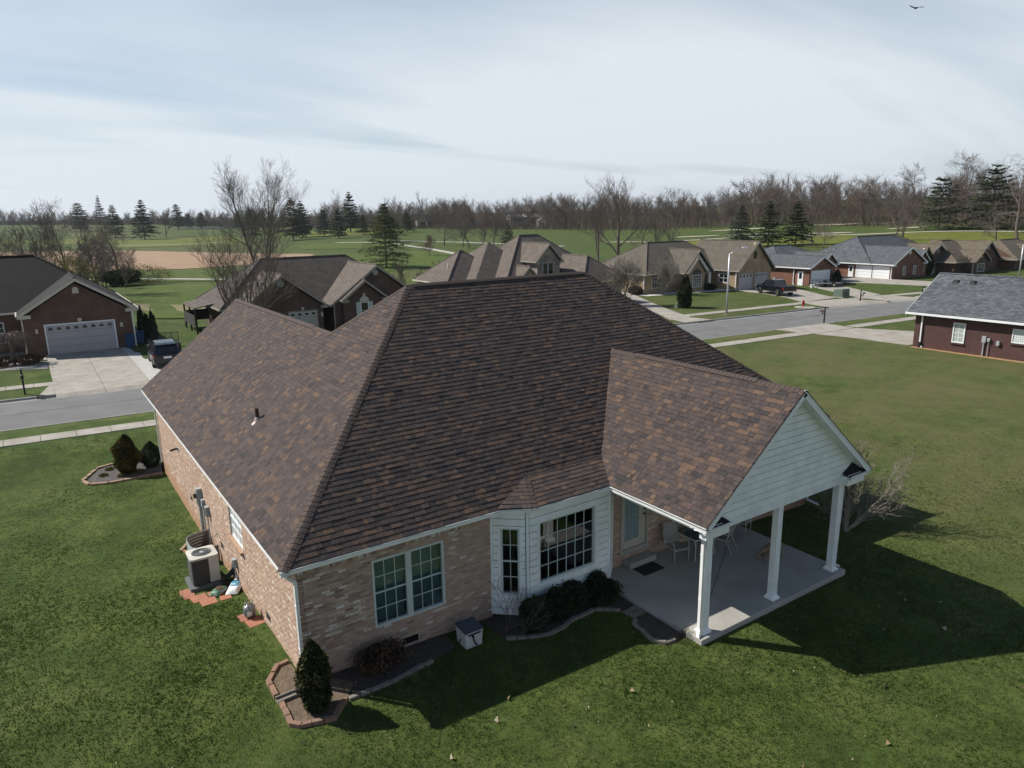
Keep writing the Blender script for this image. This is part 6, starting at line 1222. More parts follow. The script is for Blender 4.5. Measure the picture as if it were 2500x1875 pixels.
t = thing('garden_shed', 'small white shed with dark doorway near the metal barn', 'shed', (0, 0, 0)); p = atpx(1322, 556, 360); far_barn(t, (p[0], p[1]), 4.2, 4.2, 2.9, K['metalwhite'], K['metalwhite'], 1.5, math.radians(60))
t = thing('cottage', 'white gabled cottage with dark roof behind the golf course trees', 'house', (0, 0, 0)); p = atpx(1030, 548, 420); far_barn(t, (p[0], p[1]), 9, 6, 4.2, K['rf_black'], K['metalwhite'], 2.6, math.radians(70))
t = thing('cottage', 'low grey roofed cottage next to the white gabled cottage', 'house', (0, 0, 0)); p = atpx(1058, 549, 430); far_barn(t, (p[0], p[1]), 18, 8, 3, K['rf_black'], K['br_red'], 2.4, math.radians(-28))
t = thing('cottage', 'pale roofed cottage far behind the pond', 'house', (0, 0, 0)); p = atpx(600, 524, 760); far_barn(t, (p[0], p[1]), 24, 10, 3.4, K['metalwhite'], K['barnwall'], 2.6, math.radians(-10))
t = thing('cottage', 'reddish roofed cottage among bare trees left of the metal barn', 'house', (0, 0, 0)); p = atpx(1185, 542, 420); far_barn(t, (p[0], p[1]), 20, 9, 3.2, mat('red_roof', (.26, .13, .08), rough=.9), K['barnwall'], 2.8, math.radians(-30))
# ------------------------------------------------------------------ street furniture and vehicles
def mailbox(label, x, y, rz, post=1.05, tall=False):
    z = th(x, y); t = thing('mailbox', label, 'mailbox', (x, y, z), rz); ORG[t.name] = Vector((0, 0, 0))
    m_ = MB(); m_.box(-.05, .05, -.05, .05, -.2, 1.5 if tall else 1.25); m_.lathe([(.06, 1.5 if tall else 1.25), (.03, (1.5 if tall else 1.25)+.09)], (0, 0, 0), 8); m_.build('post', K['black'], t)
    m_ = MB(); P = [(-.09, .0), (.09, .0), (.09, .1)]+[(.09*math.cos(math.pi*i/8), .1+.09*math.sin(math.pi*i/8)) for i in range(1, 8)]+[(-.09, .1)]
    m_.prism([(a, -.46, post+b) for a, b in P], (0, .5, 0)); m_.build('box', K['black'], t)
    m_ = MB(); m_.fbox((-.03, -.3, post-.28), (.06, 0, 0), (0, .05, 0), (0, -.0, .27)); m_.fbox((-.02, -.05, post-.3), (.04, 0, 0), (0, .05, 0), (0, -.25, .28)); m_.build('bracket', K['black'], t)
    m_ = MB(); m_.box(.092, .10, -.18, -.15, post+.03, post+.22); m_.build('flag', mat('flag_red', (.35, .03, .02), rough=.5), t)
    m_ = MB(); m_.box(-.097, -.092, -.3, -.1, post+.05, post+.11); m_.build('number_plate', K['white'], t); return t
mailbox('black mailbox on a tall post at the kerb before the grey garage door house', -4.5, 38.0, 0, 1.08, True)
mailbox('black mailbox on our side of the road beside the wide neighbour drive', 58.3, 24.75, math.pi, .95); mailbox('black mailbox near the green transformer box across the road', 75.4, 31.2, 0, .9); mailbox('black mailbox before the house with two white garage doors', 84.6, 28.9, 0, .9)
for (x, y) in ((75.4, 31.2), (84.6, 28.9)): m_ = MB(); m_.lathe([(.75, 0), (.75, .05)], (x, y, th(x, y)), 14); o = m_.build('post_pad', K['concrete']); tagp(o, 'round concrete pad around a kerbside mailbox post', 'concrete pad', 'pads under the far mailboxes')
def lamp(label, x, y, H, arm, rz):
    z = th(x, y); t = thing('street_lamp', label, 'street lamp', (x, y, z), rz); ORG[t.name] = Vector((0, 0, 0)); K.setdefault('alu', mat('lamp_aluminium', (.55, .56, .57), rough=.4, metal=.6))
    m_ = MB(); m_.tube([(0, 0, -.2), (0, 0, H*.5), (0, 0, H)], [.11, .09, .065], 12); m_.build('pole', K['alu'], t, smooth=True)
    m_ = MB(); m_.tube([(0, 0, H-.08), (arm*.45, 0, H+.32), (arm*.8, 0, H+.5), (arm, 0, H+.52)], .035, 8); m_.build('arm', K['alu'], t, smooth=True)
    m_ = MB(); m_.add([(arm-.1, -.12, H+.46), (arm+.62, -.1, H+.47), (arm+.62, .1, H+.47), (arm-.1, .12, H+.46), (arm-.1, -.08, H+.58), (arm+.5, -.06, H+.62), (arm+.5, .06, H+.62), (arm-.1, .08, H+.58)], [(0, 3, 2, 1), (4, 5, 6, 7), (0, 1, 5, 4), (1, 2, 6, 5), (2, 3, 7, 6), (3, 0, 4, 7)]); m_.build('lamp_head', mat('lamp_head', (.72, .73, .74), rough=.4), t, bevel=.02)
    m_ = MB(); m_.lathe([(.18, 0), (.18, .04), (.12, .06)], (0, 0, 0), 12); m_.build('base', K['concrete'], t)
lamp('tall grey street lamp on the verge before the tan brick house', 55.5, 33.9, 6.15, 1.6, math.radians(-14)); lamp('grey street lamp beyond the plum brick house before the far brown houses', 117.5, 31.5, 5.2, 1.9, math.radians(-10))
# hydrant
x, y = 66.6, 32.6; t = thing('fire_hydrant', 'red fire hydrant on a concrete pad by the far kerb', 'hydrant', (x, y, th(x, y)))
K['hyd'] = mat('hydrant_red', (.36, .02, .015), (.28, .02, .015), 4, .5); z = th(x, y)
m_ = MB(); m_.lathe([(.17, .0), (.17, .06), (.11, .07), (.11, .5), (.15, .51), (.15, .55), (.12, .57), (.09, .68), (.03, .72), (.03, .76)], (x, y, z), 14); m_.build('barrel', K['hyd'], t, smooth=False)
for a in (0, math.pi, -math.pi/2): m_ = MB(); m_.tube([(x+.08*math.cos(a), y+.08*math.sin(a), z+.4), (x+.2*math.cos(a), y+.2*math.sin(a), z+.4)], .06, 10); m_.build('outlet', K['hyd'], t)
m_ = MB(); m_.lathe([(1.1, -.02), (1.1, .04)], (66.2, 32.1, th(66.2, 32.1)), 10); o = m_.build('hydrant_pad', K['concrete']); tagp(o, 'pale concrete pad under the red fire hydrant', 'concrete pad')
# transformer boxes
def tbox(label, x, y, w, h, m):
    z = th(x, y); t = thing('transformer_box', label, 'utility box', (x, y, z)); m_ = MB(); m_.box(x-w*.6, x+w*.6, y-w*.5, y+w*.5, z-.05, z+.08); m_.build('pad', K['concrete'], t); m_ = MB(); m_.add([(x-w/2, y-w*.4, z+.08), (x+w/2, y-w*.4, z+.08), (x+w/2, y+w*.4, z+.08), (x-w/2, y+w*.4, z+.08), (x-w/2, y-w*.36, z+h), (x+w/2, y-w*.36, z+h), (x+w/2, y+w*.4, z+h*.92), (x-w/2, y+w*.4, z+h*.92)], [(4, 5, 6, 7), (0, 1, 5, 4), (1, 2, 6, 5), (2, 3, 7, 6), (3, 0, 4, 7)]); m_.build('cabinet', m, t, bevel=.02); m_ = MB(); m_.box(x-w*.03, x+w*.03, y-w*.41, y-w*.38, z+.2, z+h*.7); m_.build('latch', K['black'], t)
K['tgreen'] = mat('transformer_green', (.11, .15, .12), (.09, .125, .10), 3, .6); tbox('large green transformer box between the two drives across the road', 77.8, 35.0, 1.5, 1.0, K['tgreen']); tbox('small green utility box on the lawn beside the twin evergreens', 56.0, 41.0, .55, .5, K['tgreen'])
# planters and white stones by the tan house
for i, (x, y, lb) in enumerate(((67.6, 51.2, 'white round planter by the tan house entrance'), (84.6, 43.4, 'white bucket beside the flat trailer at the red brick house'))):
    t = thing('planter', lb, 'planter', (x, y, th(x, y))); m_ = MB(); m_.lathe([(.2, 0), (.3, .45), (.32, .5), (.26, .5), (.22, .3)], (x, y, th(x, y)), 14); m_.build('pot', K['white'], t); m_ = MB(); m_.lathe([(.25, .42), (.1, .45)], (x, y, th(x, y)), 12); m_.build('soil', K['mulch'], t)
m_ = MB(); m_.poly([(x, y, .035) for x, y in ((61.0, 50.8), (68.3, 49.6), (74.8, 48.3), (74.8, 51.5), (73, 51.2), (68, 51.2), (68, 52.4), (62.3, 52.4), (62.2, 58), (60.9, 58))]); o = m_.build('gravel_bed', mat('white_gravel', (.55, .54, .52), (.42, .41, .39), 12, .95, bump=.6)); tagp(o, kind='structure')
m_ = MB(); m_.poly([(x, y, .03) for x, y in ((-12, 47.6), (-5.9, 47.7), (-3.05, 46.3), (-2.95, 49.5), (-4.2, 50.2), (-4.2, 52.6), (-4.2, 55.9), (-12, 55.9))]); o = m_.build('gravel_bed', mat('grey_gravel', (.20, .19, .18), (.30, .28, .26), 9, .95, bump=.7)); tagp(o, kind='structure')
# bins
K['binblue'] = mat('bin_blue', (.012, .055, .14), (.015, .065, .16), 3, .45)
def wheelie(label, x, y, rz):
    z = th(x, y)+.03; t = thing('wheelie_bin', label, 'bin', (x, y, z), rz); ORG[t.name] = Vector((0, 0, 0)); m_ = MB(); m_.add([(-.25, -.27, .06), (.25, -.27, .06), (.25, .24, .06), (-.25, .24, .06), (-.31, -.36, 1.0), (.31, -.36, 1.0), (.31, .34, 1.02), (-.31, .34, 1.02)], [(0, 3, 2, 1), (4, 5, 6, 7), (0, 1, 5, 4), (1, 2, 6, 5), (2, 3, 7, 6), (3, 0, 4, 7)]); m_.build('bin_body', K['binblue'], t, bevel=.04)
    m_ = MB(); m_.add([(-.34, -.40, 1.02), (.34, -.40, 1.02), (.34, .38, 1.03), (-.34, .38, 1.03), (-.28, -.30, 1.09), (.28, -.30, 1.09), (.28, .34, 1.13), (-.28, .34, 1.13)], [(0, 3, 2, 1), (4, 5, 6, 7), (0, 1, 5, 4), (1, 2, 6, 5), (2, 3, 7, 6), (3, 0, 4, 7)]); m_.build('lid', K['binblue'], t, bevel=.03)
    m_ = MB(); m_.tube([(-.3, .4, .98), (.3, .4, .98)], .02, 6); m_.build('handle', K['binblue'], t)
    for sx in (-.27, .27): m_ = MB(); m_.tube([(sx-.03, .26, .1), (sx+.03, .26, .1)], .1, 12); m_.build('wheel', K['tyre'], t)
wheelie('blue wheeled bin standing against the front of the garage corner', 3.0, 52.1, .1); wheelie('blue wheeled bin tucked behind the garage corner beside the narrow evergreens', 3.95, 53.5, -.1)
# wheels, vehicles
def wheel(t, x, y, r, w, side):
    m_ = MB(); n = 22; prof = [(r*.62, -w/2), (r*.92, -w/2), (r, -w*.36), (r, w*.36), (r*.92, w/2), (r*.62, w/2)]; vs = []
    for pr, px in prof:
        for k in range(n): a = 2*math.pi*k/n; vs.append((x+px, y+pr*math.cos(a), r+pr*math.sin(a)))
    fs = [(i*n+k, i*n+(k+1) % n, (i+1)*n+(k+1) % n, (i+1)*n+k) for i in range(len(prof)-1) for k in range(n)]; m_.add(vs, fs); wo_ = m_.build('wheel', K['tyre'], t, smooth=False)
    m_ = MB(); xo = x+side*w*.40
    m_.tube([(xo-side*.05, y, r), (xo, y, r)], r*.60, n)
    for k in range(6): a = 2*math.pi*k/6; m_.fbox((xo, y-math.sin(a)*.03, r+math.cos(a)*.03), (side*.02, 0, 0), (0, math.cos(a)*r*.56, math.sin(a)*r*.56), (0, math.sin(a)*.06, -math.cos(a)*.06))
    m_.build('rim', K['chrome'], wo_)
def loft(m_, secs):
    n = len(secs[0]); vs = [v for s_ in secs for v in s_]
    fs = [(i*n+k, i*n+(k+1) % n, (i+1)*n+(k+1) % n, (i+1)*n+k) for i in range(len(secs)-1) for k in range(n)]
    m_.add(vs, fs+[tuple(range(n-1, -1, -1)), tuple((len(secs)-1)*n+k for k in range(n))])
K['carblack'] = mat('car_paint_black', (.004, .005, .007), rough=.25, spec=.45, coat=.25); K['carglass'] = mat('car_glass', (.008, .010, .012), rough=.04, spec=.9); K['redlamp'] = mat('tail_lamp', (.30, .01, .01), rough=.2); K['clearlamp'] = mat('head_lamp', (.6, .62, .65), rough=.1)
def section(y, hw, zb, zs, zt, hwt):   # body cross-section ring at y
    return [(-hw*.94, y, zb), (hw*.94, y, zb), (hw, y, zb+.12), (hw, y, zs), (hwt, y, zt), (-hwt, y, zt), (-hw, y, zs), (-hw, y, zb+.12)]
def suv(label, x, y, rz):
    t = thing('parked_suv', label, 'car', (x, y, th(x, y)+.035), rz); ORG[t.name] = Vector((0, 0, 0)); m_ = MB()       # nose +y
    loft(m_, [section(-2.34, .80, .42, .80, .98, .74), section(-2.28, .90, .32, .88, 1.06, .84), section(-1.9, .95, .26, .92, 1.08, .90), section(0, .955, .24, .92, 1.06, .90), section(1.1, .955, .25, .90, 1.04, .88), section(1.9, .93, .28, .84, .96, .80), section(2.25, .84, .36, .74, .84, .70), section(2.34, .74, .44, .66, .74, .6)])
    b = m_.build('body', K['carblack'], t, bevel=.03)
    m_ = MB(); loft(m_, [[(-.84, -2.22, 1.04), (.84, -2.22, 1.04), (.64, -1.86, 1.60), (-.64, -1.86, 1.60)], [(-.88, -1.6, 1.05), (.88, -1.6, 1.05), (.66, -1.5, 1.68), (-.66, -1.5, 1.68)], [(-.88, -.2, 1.05), (.88, -.2, 1.05), (.68, -.2, 1.72), (-.68, -.2, 1.72)], [(-.88, .5, 1.04), (.88, .5, 1.04), (.66, .25, 1.68), (-.66, .25, 1.68)], [(-.82, 1.25, 1.02), (.82, 1.25, 1.02), (.62, .55, 1.60), (-.62, .55, 1.60)]]); m_.build('cabin', K['carglass'], t)
    m_ = MB(); loft(m_, [[(-.66, -2.02, 1.62), (.66, -2.02, 1.62), (.62, -2.0, 1.66), (-.62, -2.0, 1.66)], [(-.69, -1.5, 1.67), (.69, -1.5, 1.67), (.62, -1.5, 1.725), (-.62, -1.5, 1.725)], [(-.70, -.2, 1.70), (.70, -.2, 1.70), (.64, -.2, 1.765), (-.64, -.2, 1.765)], [(-.67, .5, 1.62), (.67, .5, 1.62), (.60, .48, 1.66), (-.60, .48, 1.66)]]); m_.build('roof_panel', K['carblack'], t)
    m_ = MB()
    for s_ in (-1, 1):
        for (ya, za, yb, zb2) in ((-2.2, 1.03, -1.92, 1.64), (-.55, 1.04, -.5, 1.7), (1.2, 1.02, .52, 1.62)): m_ = MB(); m_.tube([(s_*.87, ya, za), (s_*.675, yb, zb2)], .045, 6); m_.build('pillar', K['carblack'], t)
    for s_ in (-1, 1):
        m_ = MB(); m_.box(min(s_*.62, s_*.93), max(s_*.62, s_*.93), -2.325, -2.20, .86, 1.0); m_.build('tail_light', K['redlamp'], t); m_ = MB(); m_.box(min(s_*.45, s_*.80), max(s_*.45, s_*.80), 2.18, 2.30, .68, .78); m_.build('headlight', K['clearlamp'], t); m_ = MB(); m_.box(min(s_*.9, s_*1.06), max(s_*.9, s_*1.06), .72, .84, 1.02, 1.16); m_.build('mirror', K['carblack'], t, bevel=.03)
        for yy in (-1.42, 1.42): wheel(t, s_*.86, yy, .36, .24, s_)
    m_ = MB(); m_.box(-.26, .26, -2.355, -2.338, .72, .86); m_.build('number_plate', K['white'], t); m_ = MB(); m_.box(-.7, .7, -2.36, -2.2, .32, .46); m_.build('bumper', K['black'], t, bevel=.03); m_ = MB(); m_.add([(-.02, -1.75, 1.70), (.02, -1.75, 1.70), (0, -1.88, 1.80)], [(0, 1, 2)]); m_.tube([(0, -1.6, 1.70), (0, -1.78, 1.8)], .018, 5); m_.build('antenna', K['black'], t)
suv('glossy black hatchback parked on the pale drive behind the utility trailer', 4.22, 43.2, math.radians(-3))
def pickup(label, x, y, rz):
    t = thing('pickup_truck', label, 'truck', (x, y, th(x, y)+.035), rz); ORG[t.name] = Vector((0, 0, 0)); m_ = MB()      # nose +y
    loft(m_, [section(-2.9, .93, .55, .98, 1.16, .92), section(-2.8, .98, .50, 1.0, 1.18, .96), section(.6, .99, .46, 1.0, 1.14, .95), section(1.3, .99, .46, 1.0, 1.16, .93), section(2.6, .97, .48, .98, 1.12, .88), section(2.85, .92, .52, .94, 1.06, .84)]); m_.build('body', K['carblack'], t, bevel=.03)
    m_ = MB(); loft(m_, [[(-.9, -.85, 1.13), (.9, -.85, 1.13), (.72, -.72, 1.78), (-.72, -.72, 1.78)], [(-.92, 0, 1.13), (.92, 0, 1.13), (.74, 0, 1.83), (-.74, 0, 1.83)], [(-.92, .8, 1.13), (.92, .8, 1.13), (.72, .62, 1.80), (-.72, .62, 1.80)], [(-.86, 1.45, 1.13), (.86, 1.45, 1.13), (.68, .9, 1.72), (-.68, .9, 1.72)]]); m_.build('cabin', K['carglass'], t)
    m_ = MB(); loft(m_, [[(-.74, -.80, 1.75), (.74, -.80, 1.75), (.68, -.78, 1.82), (-.68, -.78, 1.82)], [(-.76, 0, 1.80), (.76, 0, 1.80), (.7, 0, 1.88), (-.7, 0, 1.88)], [(-.72, .85, 1.73), (.72, .85, 1.73), (.66, .8, 1.80), (-.66, .8, 1.80)]]); m_.build('roof_panel', K['carblack'], t)
    m_ = MB()
    for s_ in (-1, 1):
        for (ya, za, yb, zb2) in ((-.84, 1.12, -.74, 1.77), (.25, 1.12, .2, 1.82), (1.42, 1.12, .9, 1.74)): m_ = MB(); m_.tube([(s_*.91, ya, za), (s_*.735, yb, zb2)], .055, 6); m_.build('pillar', K['carblack'], t)
    m_ = MB(); m_.box(-.86, .86, -2.78, -.95, 1.175, 1.20); m_.build('bed_cover', mat('tonneau', (.02, .02, .022), rough=.7), t); m_ = MB(); m_.box(-.84, .84, -2.93, -2.88, .62, 1.1); m_.build('tailgate', K['carblack'], t)
    for s_ in (-1, 1):
        m_ = MB(); m_.box(min(s_*.86, s_*1.0), max(s_*.86, s_*1.0), -2.93, -2.82, .78, 1.1); m_.build('tail_light', K['redlamp'], t); m_ = MB(); m_.box(min(s_*.55, s_*.9), max(s_*.55, s_*.9), 2.80, 2.90, .82, 1.0); m_.build('headlight', K['clearlamp'], t); m_ = MB(); m_.box(min(s_*.98, s_*1.2), max(s_*.98, s_*1.2), 1.0, 1.14, 1.12, 1.36); m_.build('mirror', K['carblack'], t, bevel=.03)
        m_ = MB(); m_.tube([(s_*1.0, -.75, .45), (s_*1.0, 1.35, .45)], .06, 8); m_.build('running_board', K['chrome'], t)
        for yy in (-1.78, 1.88): wheel(t, s_*.88, yy, .41, .27, s_)
    m_ = MB(); m_.box(-.95, .95, -3.05, -2.92, .5, .66); m_.build('rear_bumper', K['chrome'], t, bevel=.02); m_ = MB(); m_.box(-.95, .95, 2.84, 2.98, .5, .68); m_.build('front_bumper', K['chrome'], t, bevel=.02); m_ = MB(); m_.box(-.5, .5, 2.84, 2.88, .74, 1.02); m_.build('grille', K['blackmetal'], t)
pickup('black pickup truck parked across the drive of the tan brick house', 74.55, 41.95, math.radians(-19))
# utility trailer with mesh ramp behind the black car
def trailer(label, x, y, rz, gate):
    t = thing('utility_trailer', label, 'trailer', (x, y, th(x, y)+.035), rz); ORG[t.name] = Vector((0, 0, 0)); L, Wd = (3.0, 1.9) if gate else (3.6, 1.9)
    m_ = MB(); m_.box(-Wd/2, Wd/2, -L/2, L/2, .42, .48); m_.build('deck', mat('trailer_deck', (.10, .10, .10), (.16, .155, .15), 3, .8), t); m_ = MB()
    for s_ in (-1, 1): m_.box(s_*Wd/2-.03, s_*Wd/2+.03, -L/2, L/2, .36, .46); m_.tube([(s_*Wd/2, -L/2, .85), (s_*Wd/2, L/2, .85)], .025, 6)
    for yy in (-L/2, 0, L/2):
        for s_ in (-1, 1): m_.box(s_*Wd/2-.025, s_*Wd/2+.025, yy-.025, yy+.025, .4, .86)
    m_.tube([(-Wd/2, L/2, .85), (Wd/2, L/2, .85)], .025, 6); m_.box(-.05, .05, L/2, L/2+1.1, .36, .44); m_.build('frame', K['blackmetal'], t)
    for s_ in (-1, 1): wheel(t, s_*(Wd/2+.15), -.2, .33, .2, s_); m_ = MB(); m_.box(s_*(Wd/2+.15)-.13, s_*(Wd/2+.15)+.13, -.6, .2, .70, .73); m_.build('fender', K['blackmetal'], t)
    if gate:
        m_ = MB()
        for k in range(5): xx = lerp(-Wd/2, Wd/2, k/4); m_.tube([(xx, -L/2, .46), (xx, -L/2-.15, 1.75)], .025, 6)
        for zz in (.5, 1.12, 1.75): m_.tube([(-Wd/2, -L/2-.15*(zz-.46)/1.3, zz), (Wd/2, -L/2-.15*(zz-.46)/1.3, zz)], .025, 6)
        g = m_.build('ramp_gate', K['blackmetal'], t); m_ = MB()
        for k in range(1, 24): xx = lerp(-Wd/2, Wd/2, k/24); m_.tube([(xx, -L/2, .46), (xx, -L/2-.15, 1.75)], .004, 3)
        for k in range(1, 16): zz = lerp(.46, 1.75, k/16); m_.tube([(-Wd/2, -L/2-.15*(zz-.46)/1.3, zz), (Wd/2, -L/2-.15*(zz-.46)/1.3, zz)], .004, 3)
        m_.build('gate_mesh', K['blackmetal'], g)
trailer('black utility trailer with raised mesh ramp in front of the black hatchback', 4.95, 48.3, math.radians(-2), True); trailer('flat black trailer parked before the wide white garage door', 87.6, 43.0, math.radians(62), False)
# bird
b = CAM+(np.array([1.08780605, 0.58326304, 0.27244461]))*75; t = thing('bird', 'dark bird gliding high in the sky', 'bird', tuple(b)); ORG[t.name] = Vector((0, 0, 0)); K['bird'] = mat('bird_feather', (.02, .02, .022), rough=.9)
m_ = MB(); m_.tube([(-.32, 0, 0), (-.1, 0, .02), (.18, 0, .03), (.34, 0, .02)], [.03, .09, .08, .03], 8); m_.build('body', K['bird'], t)
for s_ in (-1, 1): m_ = MB(); m_.add([(-.12, s_*.05, .04), (.16, s_*.05, .05), (.12, s_*.45, .12), (-.04, s_*.85, .30 if s_ > 0 else .06), (-.16, s_*.45, .10)], [(0, 1, 2, 4), (2, 3, 4)]); o = m_.build('wing', K['bird'], t); md = o.modifiers.new('solid', 'SOLIDIFY'); md.thickness = .02
t.rotation_euler = (0, 0, math.radians(60))
# ------------------------------------------------------------------ vegetation
def perpv(d, rg):
    a = rg.normal(size=3); a -= d*np.dot(a, d); return a/np.linalg.norm(a)
def grow(seed, H, lv, ang=(34, 52), kids=(7, 6, 5, 5), lenr=(.62, .58, .55, .5), up=.12, r0=None, trunk=.32, jit=.16, stems=1, lean=0, minr=.012, wid=1.0, droop=0):
    rg = np.random.default_rng(seed); segs = []; r0 = r0 or H*.018
    def br(p, d, L, r, l):
        n = 6 if l == 0 else (5 if l < 3 else 3); q = p.copy(); pts = [q.copy()]; dirs = [d.copy()]
        for i in range(n):
            d = d+rg.normal(size=3)*jit*(.5 if l == 0 else 1); d[2] += up*(1 if l else .25)-droop*(l >= 2); d /= np.linalg.norm(d); a = max(minr, r*(1-.75*i/n)); b = max(minr*.8, r*(1-.75*(i+1)/n)); q2 = q+d*L/n; segs.append((q, q2, a, b, l)); q = q2; pts.append(q); dirs.append(d.copy())
        if l >= lv: return
        k = kids[min(l, len(kids)-1)]
        for j in range(k):
            f = (trunk+(1-trunk)*(j+rg.random()*.6)/k) if l == 0 else (.25+.75*(j+rg.random()*.7)/k); f = min(f, .999); i = int(f*n); t = f*n-i; s_ = pts[i]*(1-t)+pts[i+1]*t; dd = dirs[i+1]
            an = math.radians(rg.uniform(*ang)); c = dd*math.cos(an)+perpv(dd, rg)*math.sin(an)*wid; c /= np.linalg.norm(c)
            br(s_, c, L*lenr[min(l, len(lenr)-1)]*rg.uniform(.75, 1.15)*(1.15-.35*f if l == 0 else 1), max(minr, r*(1-.7*f)*rg.uniform(.45, .68)), l+1)
        if l == 0: br(pts[-1], dirs[-1], L*.4, max(minr, r*.3), l+1)
    for s_ in range(stems):
        a = 2*math.pi*(s_+rg.random()*.5)/max(1, stems); d = np.array([math.cos(a)*lean, math.sin(a)*lean, 1.]); d /= np.linalg.norm(d); br(np.array([math.cos(a)*.12*(stems > 1), math.sin(a)*.12*(stems > 1), -.3]), d, H*(.72 if lv > 1 else 1)*rg.uniform(.85, 1.0), r0*(1 if stems == 1 else .6), 0)
    zt = max(s_[1][2] for s_ in segs); k = H/zt
    return [(a*k, b*k, ra, rb, l) for a, b, ra, rb, l in segs]
def segmesh(segs, name, m, sides=(8, 5, 4, 3, 3)):
    Vs = []; Fs = []; base = 0
    for n in sorted(set(sides)):
        sel = [s_ for s_ in segs if sides[min(s_[4], len(sides)-1)] == n]
        if not sel: continue
        A = np.array([s_[0] for s_ in sel]); B = np.array([s_[1] for s_ in sel]); ra = np.array([s_[2] for s_ in sel]); rb = np.array([s_[3] for s_ in sel]); d = B-A; d /= np.linalg.norm(d, axis=1)[:, None]+1e-9
        ref = np.where(np.abs(d[:, 2:3]) < .9, np.array([[0, 0, 1.]]), np.array([[1., 0, 0]])); u = np.cross(d, ref); u /= np.linalg.norm(u, axis=1)[:, None]; v = np.cross(d, u)
        an = 2*np.pi*np.arange(n)/n; ring = np.cos(an)[None, :, None]*u[:, None]+np.sin(an)[None, :, None]*v[:, None]
        V = np.concatenate([A[:, None]+ring*ra[:, None, None], B[:, None]+ring*rb[:, None, None]], 1); m0 = len(sel); k = np.arange(n); f = np.stack([k, (k+1) % n, n+(k+1) % n, n+k], 1)
        Fs.append(base+(np.arange(m0)[:, None, None]*2*n+f[None]).reshape(-1, 4)); Vs.append(V.reshape(-1, 3)); base += m0*2*n
    return npmesh(name, np.concatenate(Vs), np.concatenate(Fs), m, smooth=True)
def treeobj(name, label, cat, loc, segs, rz=0, group=None, mt=None, mc=None, sc=1):
    t = thing(name, label, cat, loc, rz, group); ORG[t.name] = Vector((0, 0, 0))
    link('trunk', segmesh([s_ for s_ in segs if s_[4] == 0], 'trunk', mt or K['bark']), t); link('crown', segmesh([s_ for s_ in segs if s_[4] > 0], 'crown', mc or K['twig'], (8, 5, 4, 3, 3)), t); t.scale = (sc,)*3; return t
def at(x, y, dz=0): return (x, y, th(x, y)+dz)
# prototypes
PR = {}
PR['vase'] = dict(lv=4, ang=(20, 40), kids=(9, 7, 6, 4), up=.10, trunk=.14, lenr=(.72, .50, .48, .5), jit=.12); PR['round'] = dict(lv=4, ang=(38, 62), kids=(8, 6, 5, 4), up=.06, trunk=.22, lenr=(.66, .58, .52, .5)); PR['tall'] = dict(lv=4, ang=(28, 46), kids=(10, 5, 5, 3), up=.14, trunk=.35, lenr=(.42, .55, .55, .5)); PR['gnarl'] = dict(lv=4, ang=(35, 65), kids=(6, 5, 4, 4), up=.04, trunk=.3, lenr=(.7, .58, .55, .5), jit=.3)
def btree(label, x, y, H, kind, seed, rz=0, mt=None, mc=None, minr=.016, name='bare_tree', group=None, **k):
    d = math.hypot(x-CAM[0], y-CAM[1]); kw = dict(PR[kind]); kw.update(k); return treeobj(name, label, 'tree', at(x, y), grow(seed, H, minr=max(minr*.8, d*.000075), **kw), rz, group, mt, mc)
btree('tall spreading bare tree rising behind the two gable house', 30, 111, 20.5, 'vase', 23, minr=.013, r0=.42, wid=1.1, kids=(8, 7, 6, 4), up=.10, stems=4, lean=.42, trunk=.3, lenr=(.5, .5, .48, .5))
btree('bare many stemmed tree in front of the two gable house', 11.4, 47.2, 11.0, 'vase', 5, stems=7, lean=.42, trunk=.3, kids=(7, 6, 5, 3), lenr=(.48, .5, .5, .5), minr=.009)
btree('leaning bare tree behind the black roofed house, nearer the ridge end', 1.6, 97, 13.5, 'round', 7, kids=(8, 6, 6, 4)); btree('bare tree with several trunks behind the black hip roof', -2.2, 95, 13, 'vase', 8, stems=3, lean=.3, kids=(7, 6, 5, 4)); btree('bare tree furthest left behind the black hip roof', -8.5, 99, 13.6, 'round', 9)
btree('gnarled bare tree standing before the bare tan field', 10.7, 130, 11.4, 'gnarl', 10, r0=.3); btree('thin bare sapling before the tan field beside the gnarled tree', 7.2, 150, 8, 'tall', 11); btree('thin bare twin sapling behind the black roofed garage', 5.4, 135, 7.5, 'tall', 12, stems=2, lean=.1)
btree('bare tree beside the pines above the pond', 64.8, 425, 16, 'vase', 13); btree('pale barked sycamore above the dark pines', 127.7, 331, 22, 'tall', 14, mt=K['palebark'], mc=K['palebark']); btree('very tall slender bare tree at the edge of the far wood', 195, 370, 21, 'tall', 15)
btree('small reddish ornamental tree beside the cart path', 82.6, 149.8, 5.6, 'round', 16, mc=mat('red_twigs', (.19, .12, .10), (.14, .09, .075), 3, .95), kids=(9, 7, 6, 4), minr=.012)
for i, (x, y, H, k, lb) in enumerate(((109.1, 189.8, 13.7, 'round', 'round crowned bare tree left of the row by the cart path'), (108, 176.3, 8.5, 'tall', 'slender bare tree in the row by the cart path'), (105.8, 168.9, 11, 'gnarl', 'thick trunked bare tree in the row by the cart path'), (106, 161.5, 9.5, 'vase', 'twin trunked bare tree in the row by the cart path'), (119, 176.2, 10, 'vase', 'wide bare tree just above the stone house roof'), (122.9, 177.3, 9.5, 'gnarl', 'dark gnarled bare tree beside the stone house ridge'), (110.5, 227.9, 9.5, 'round', 'grey rounded bare tree right of the dark broad pine'))): btree(lb, x, y, H, k, 30+i, kids=(8, 6, 5, 4))
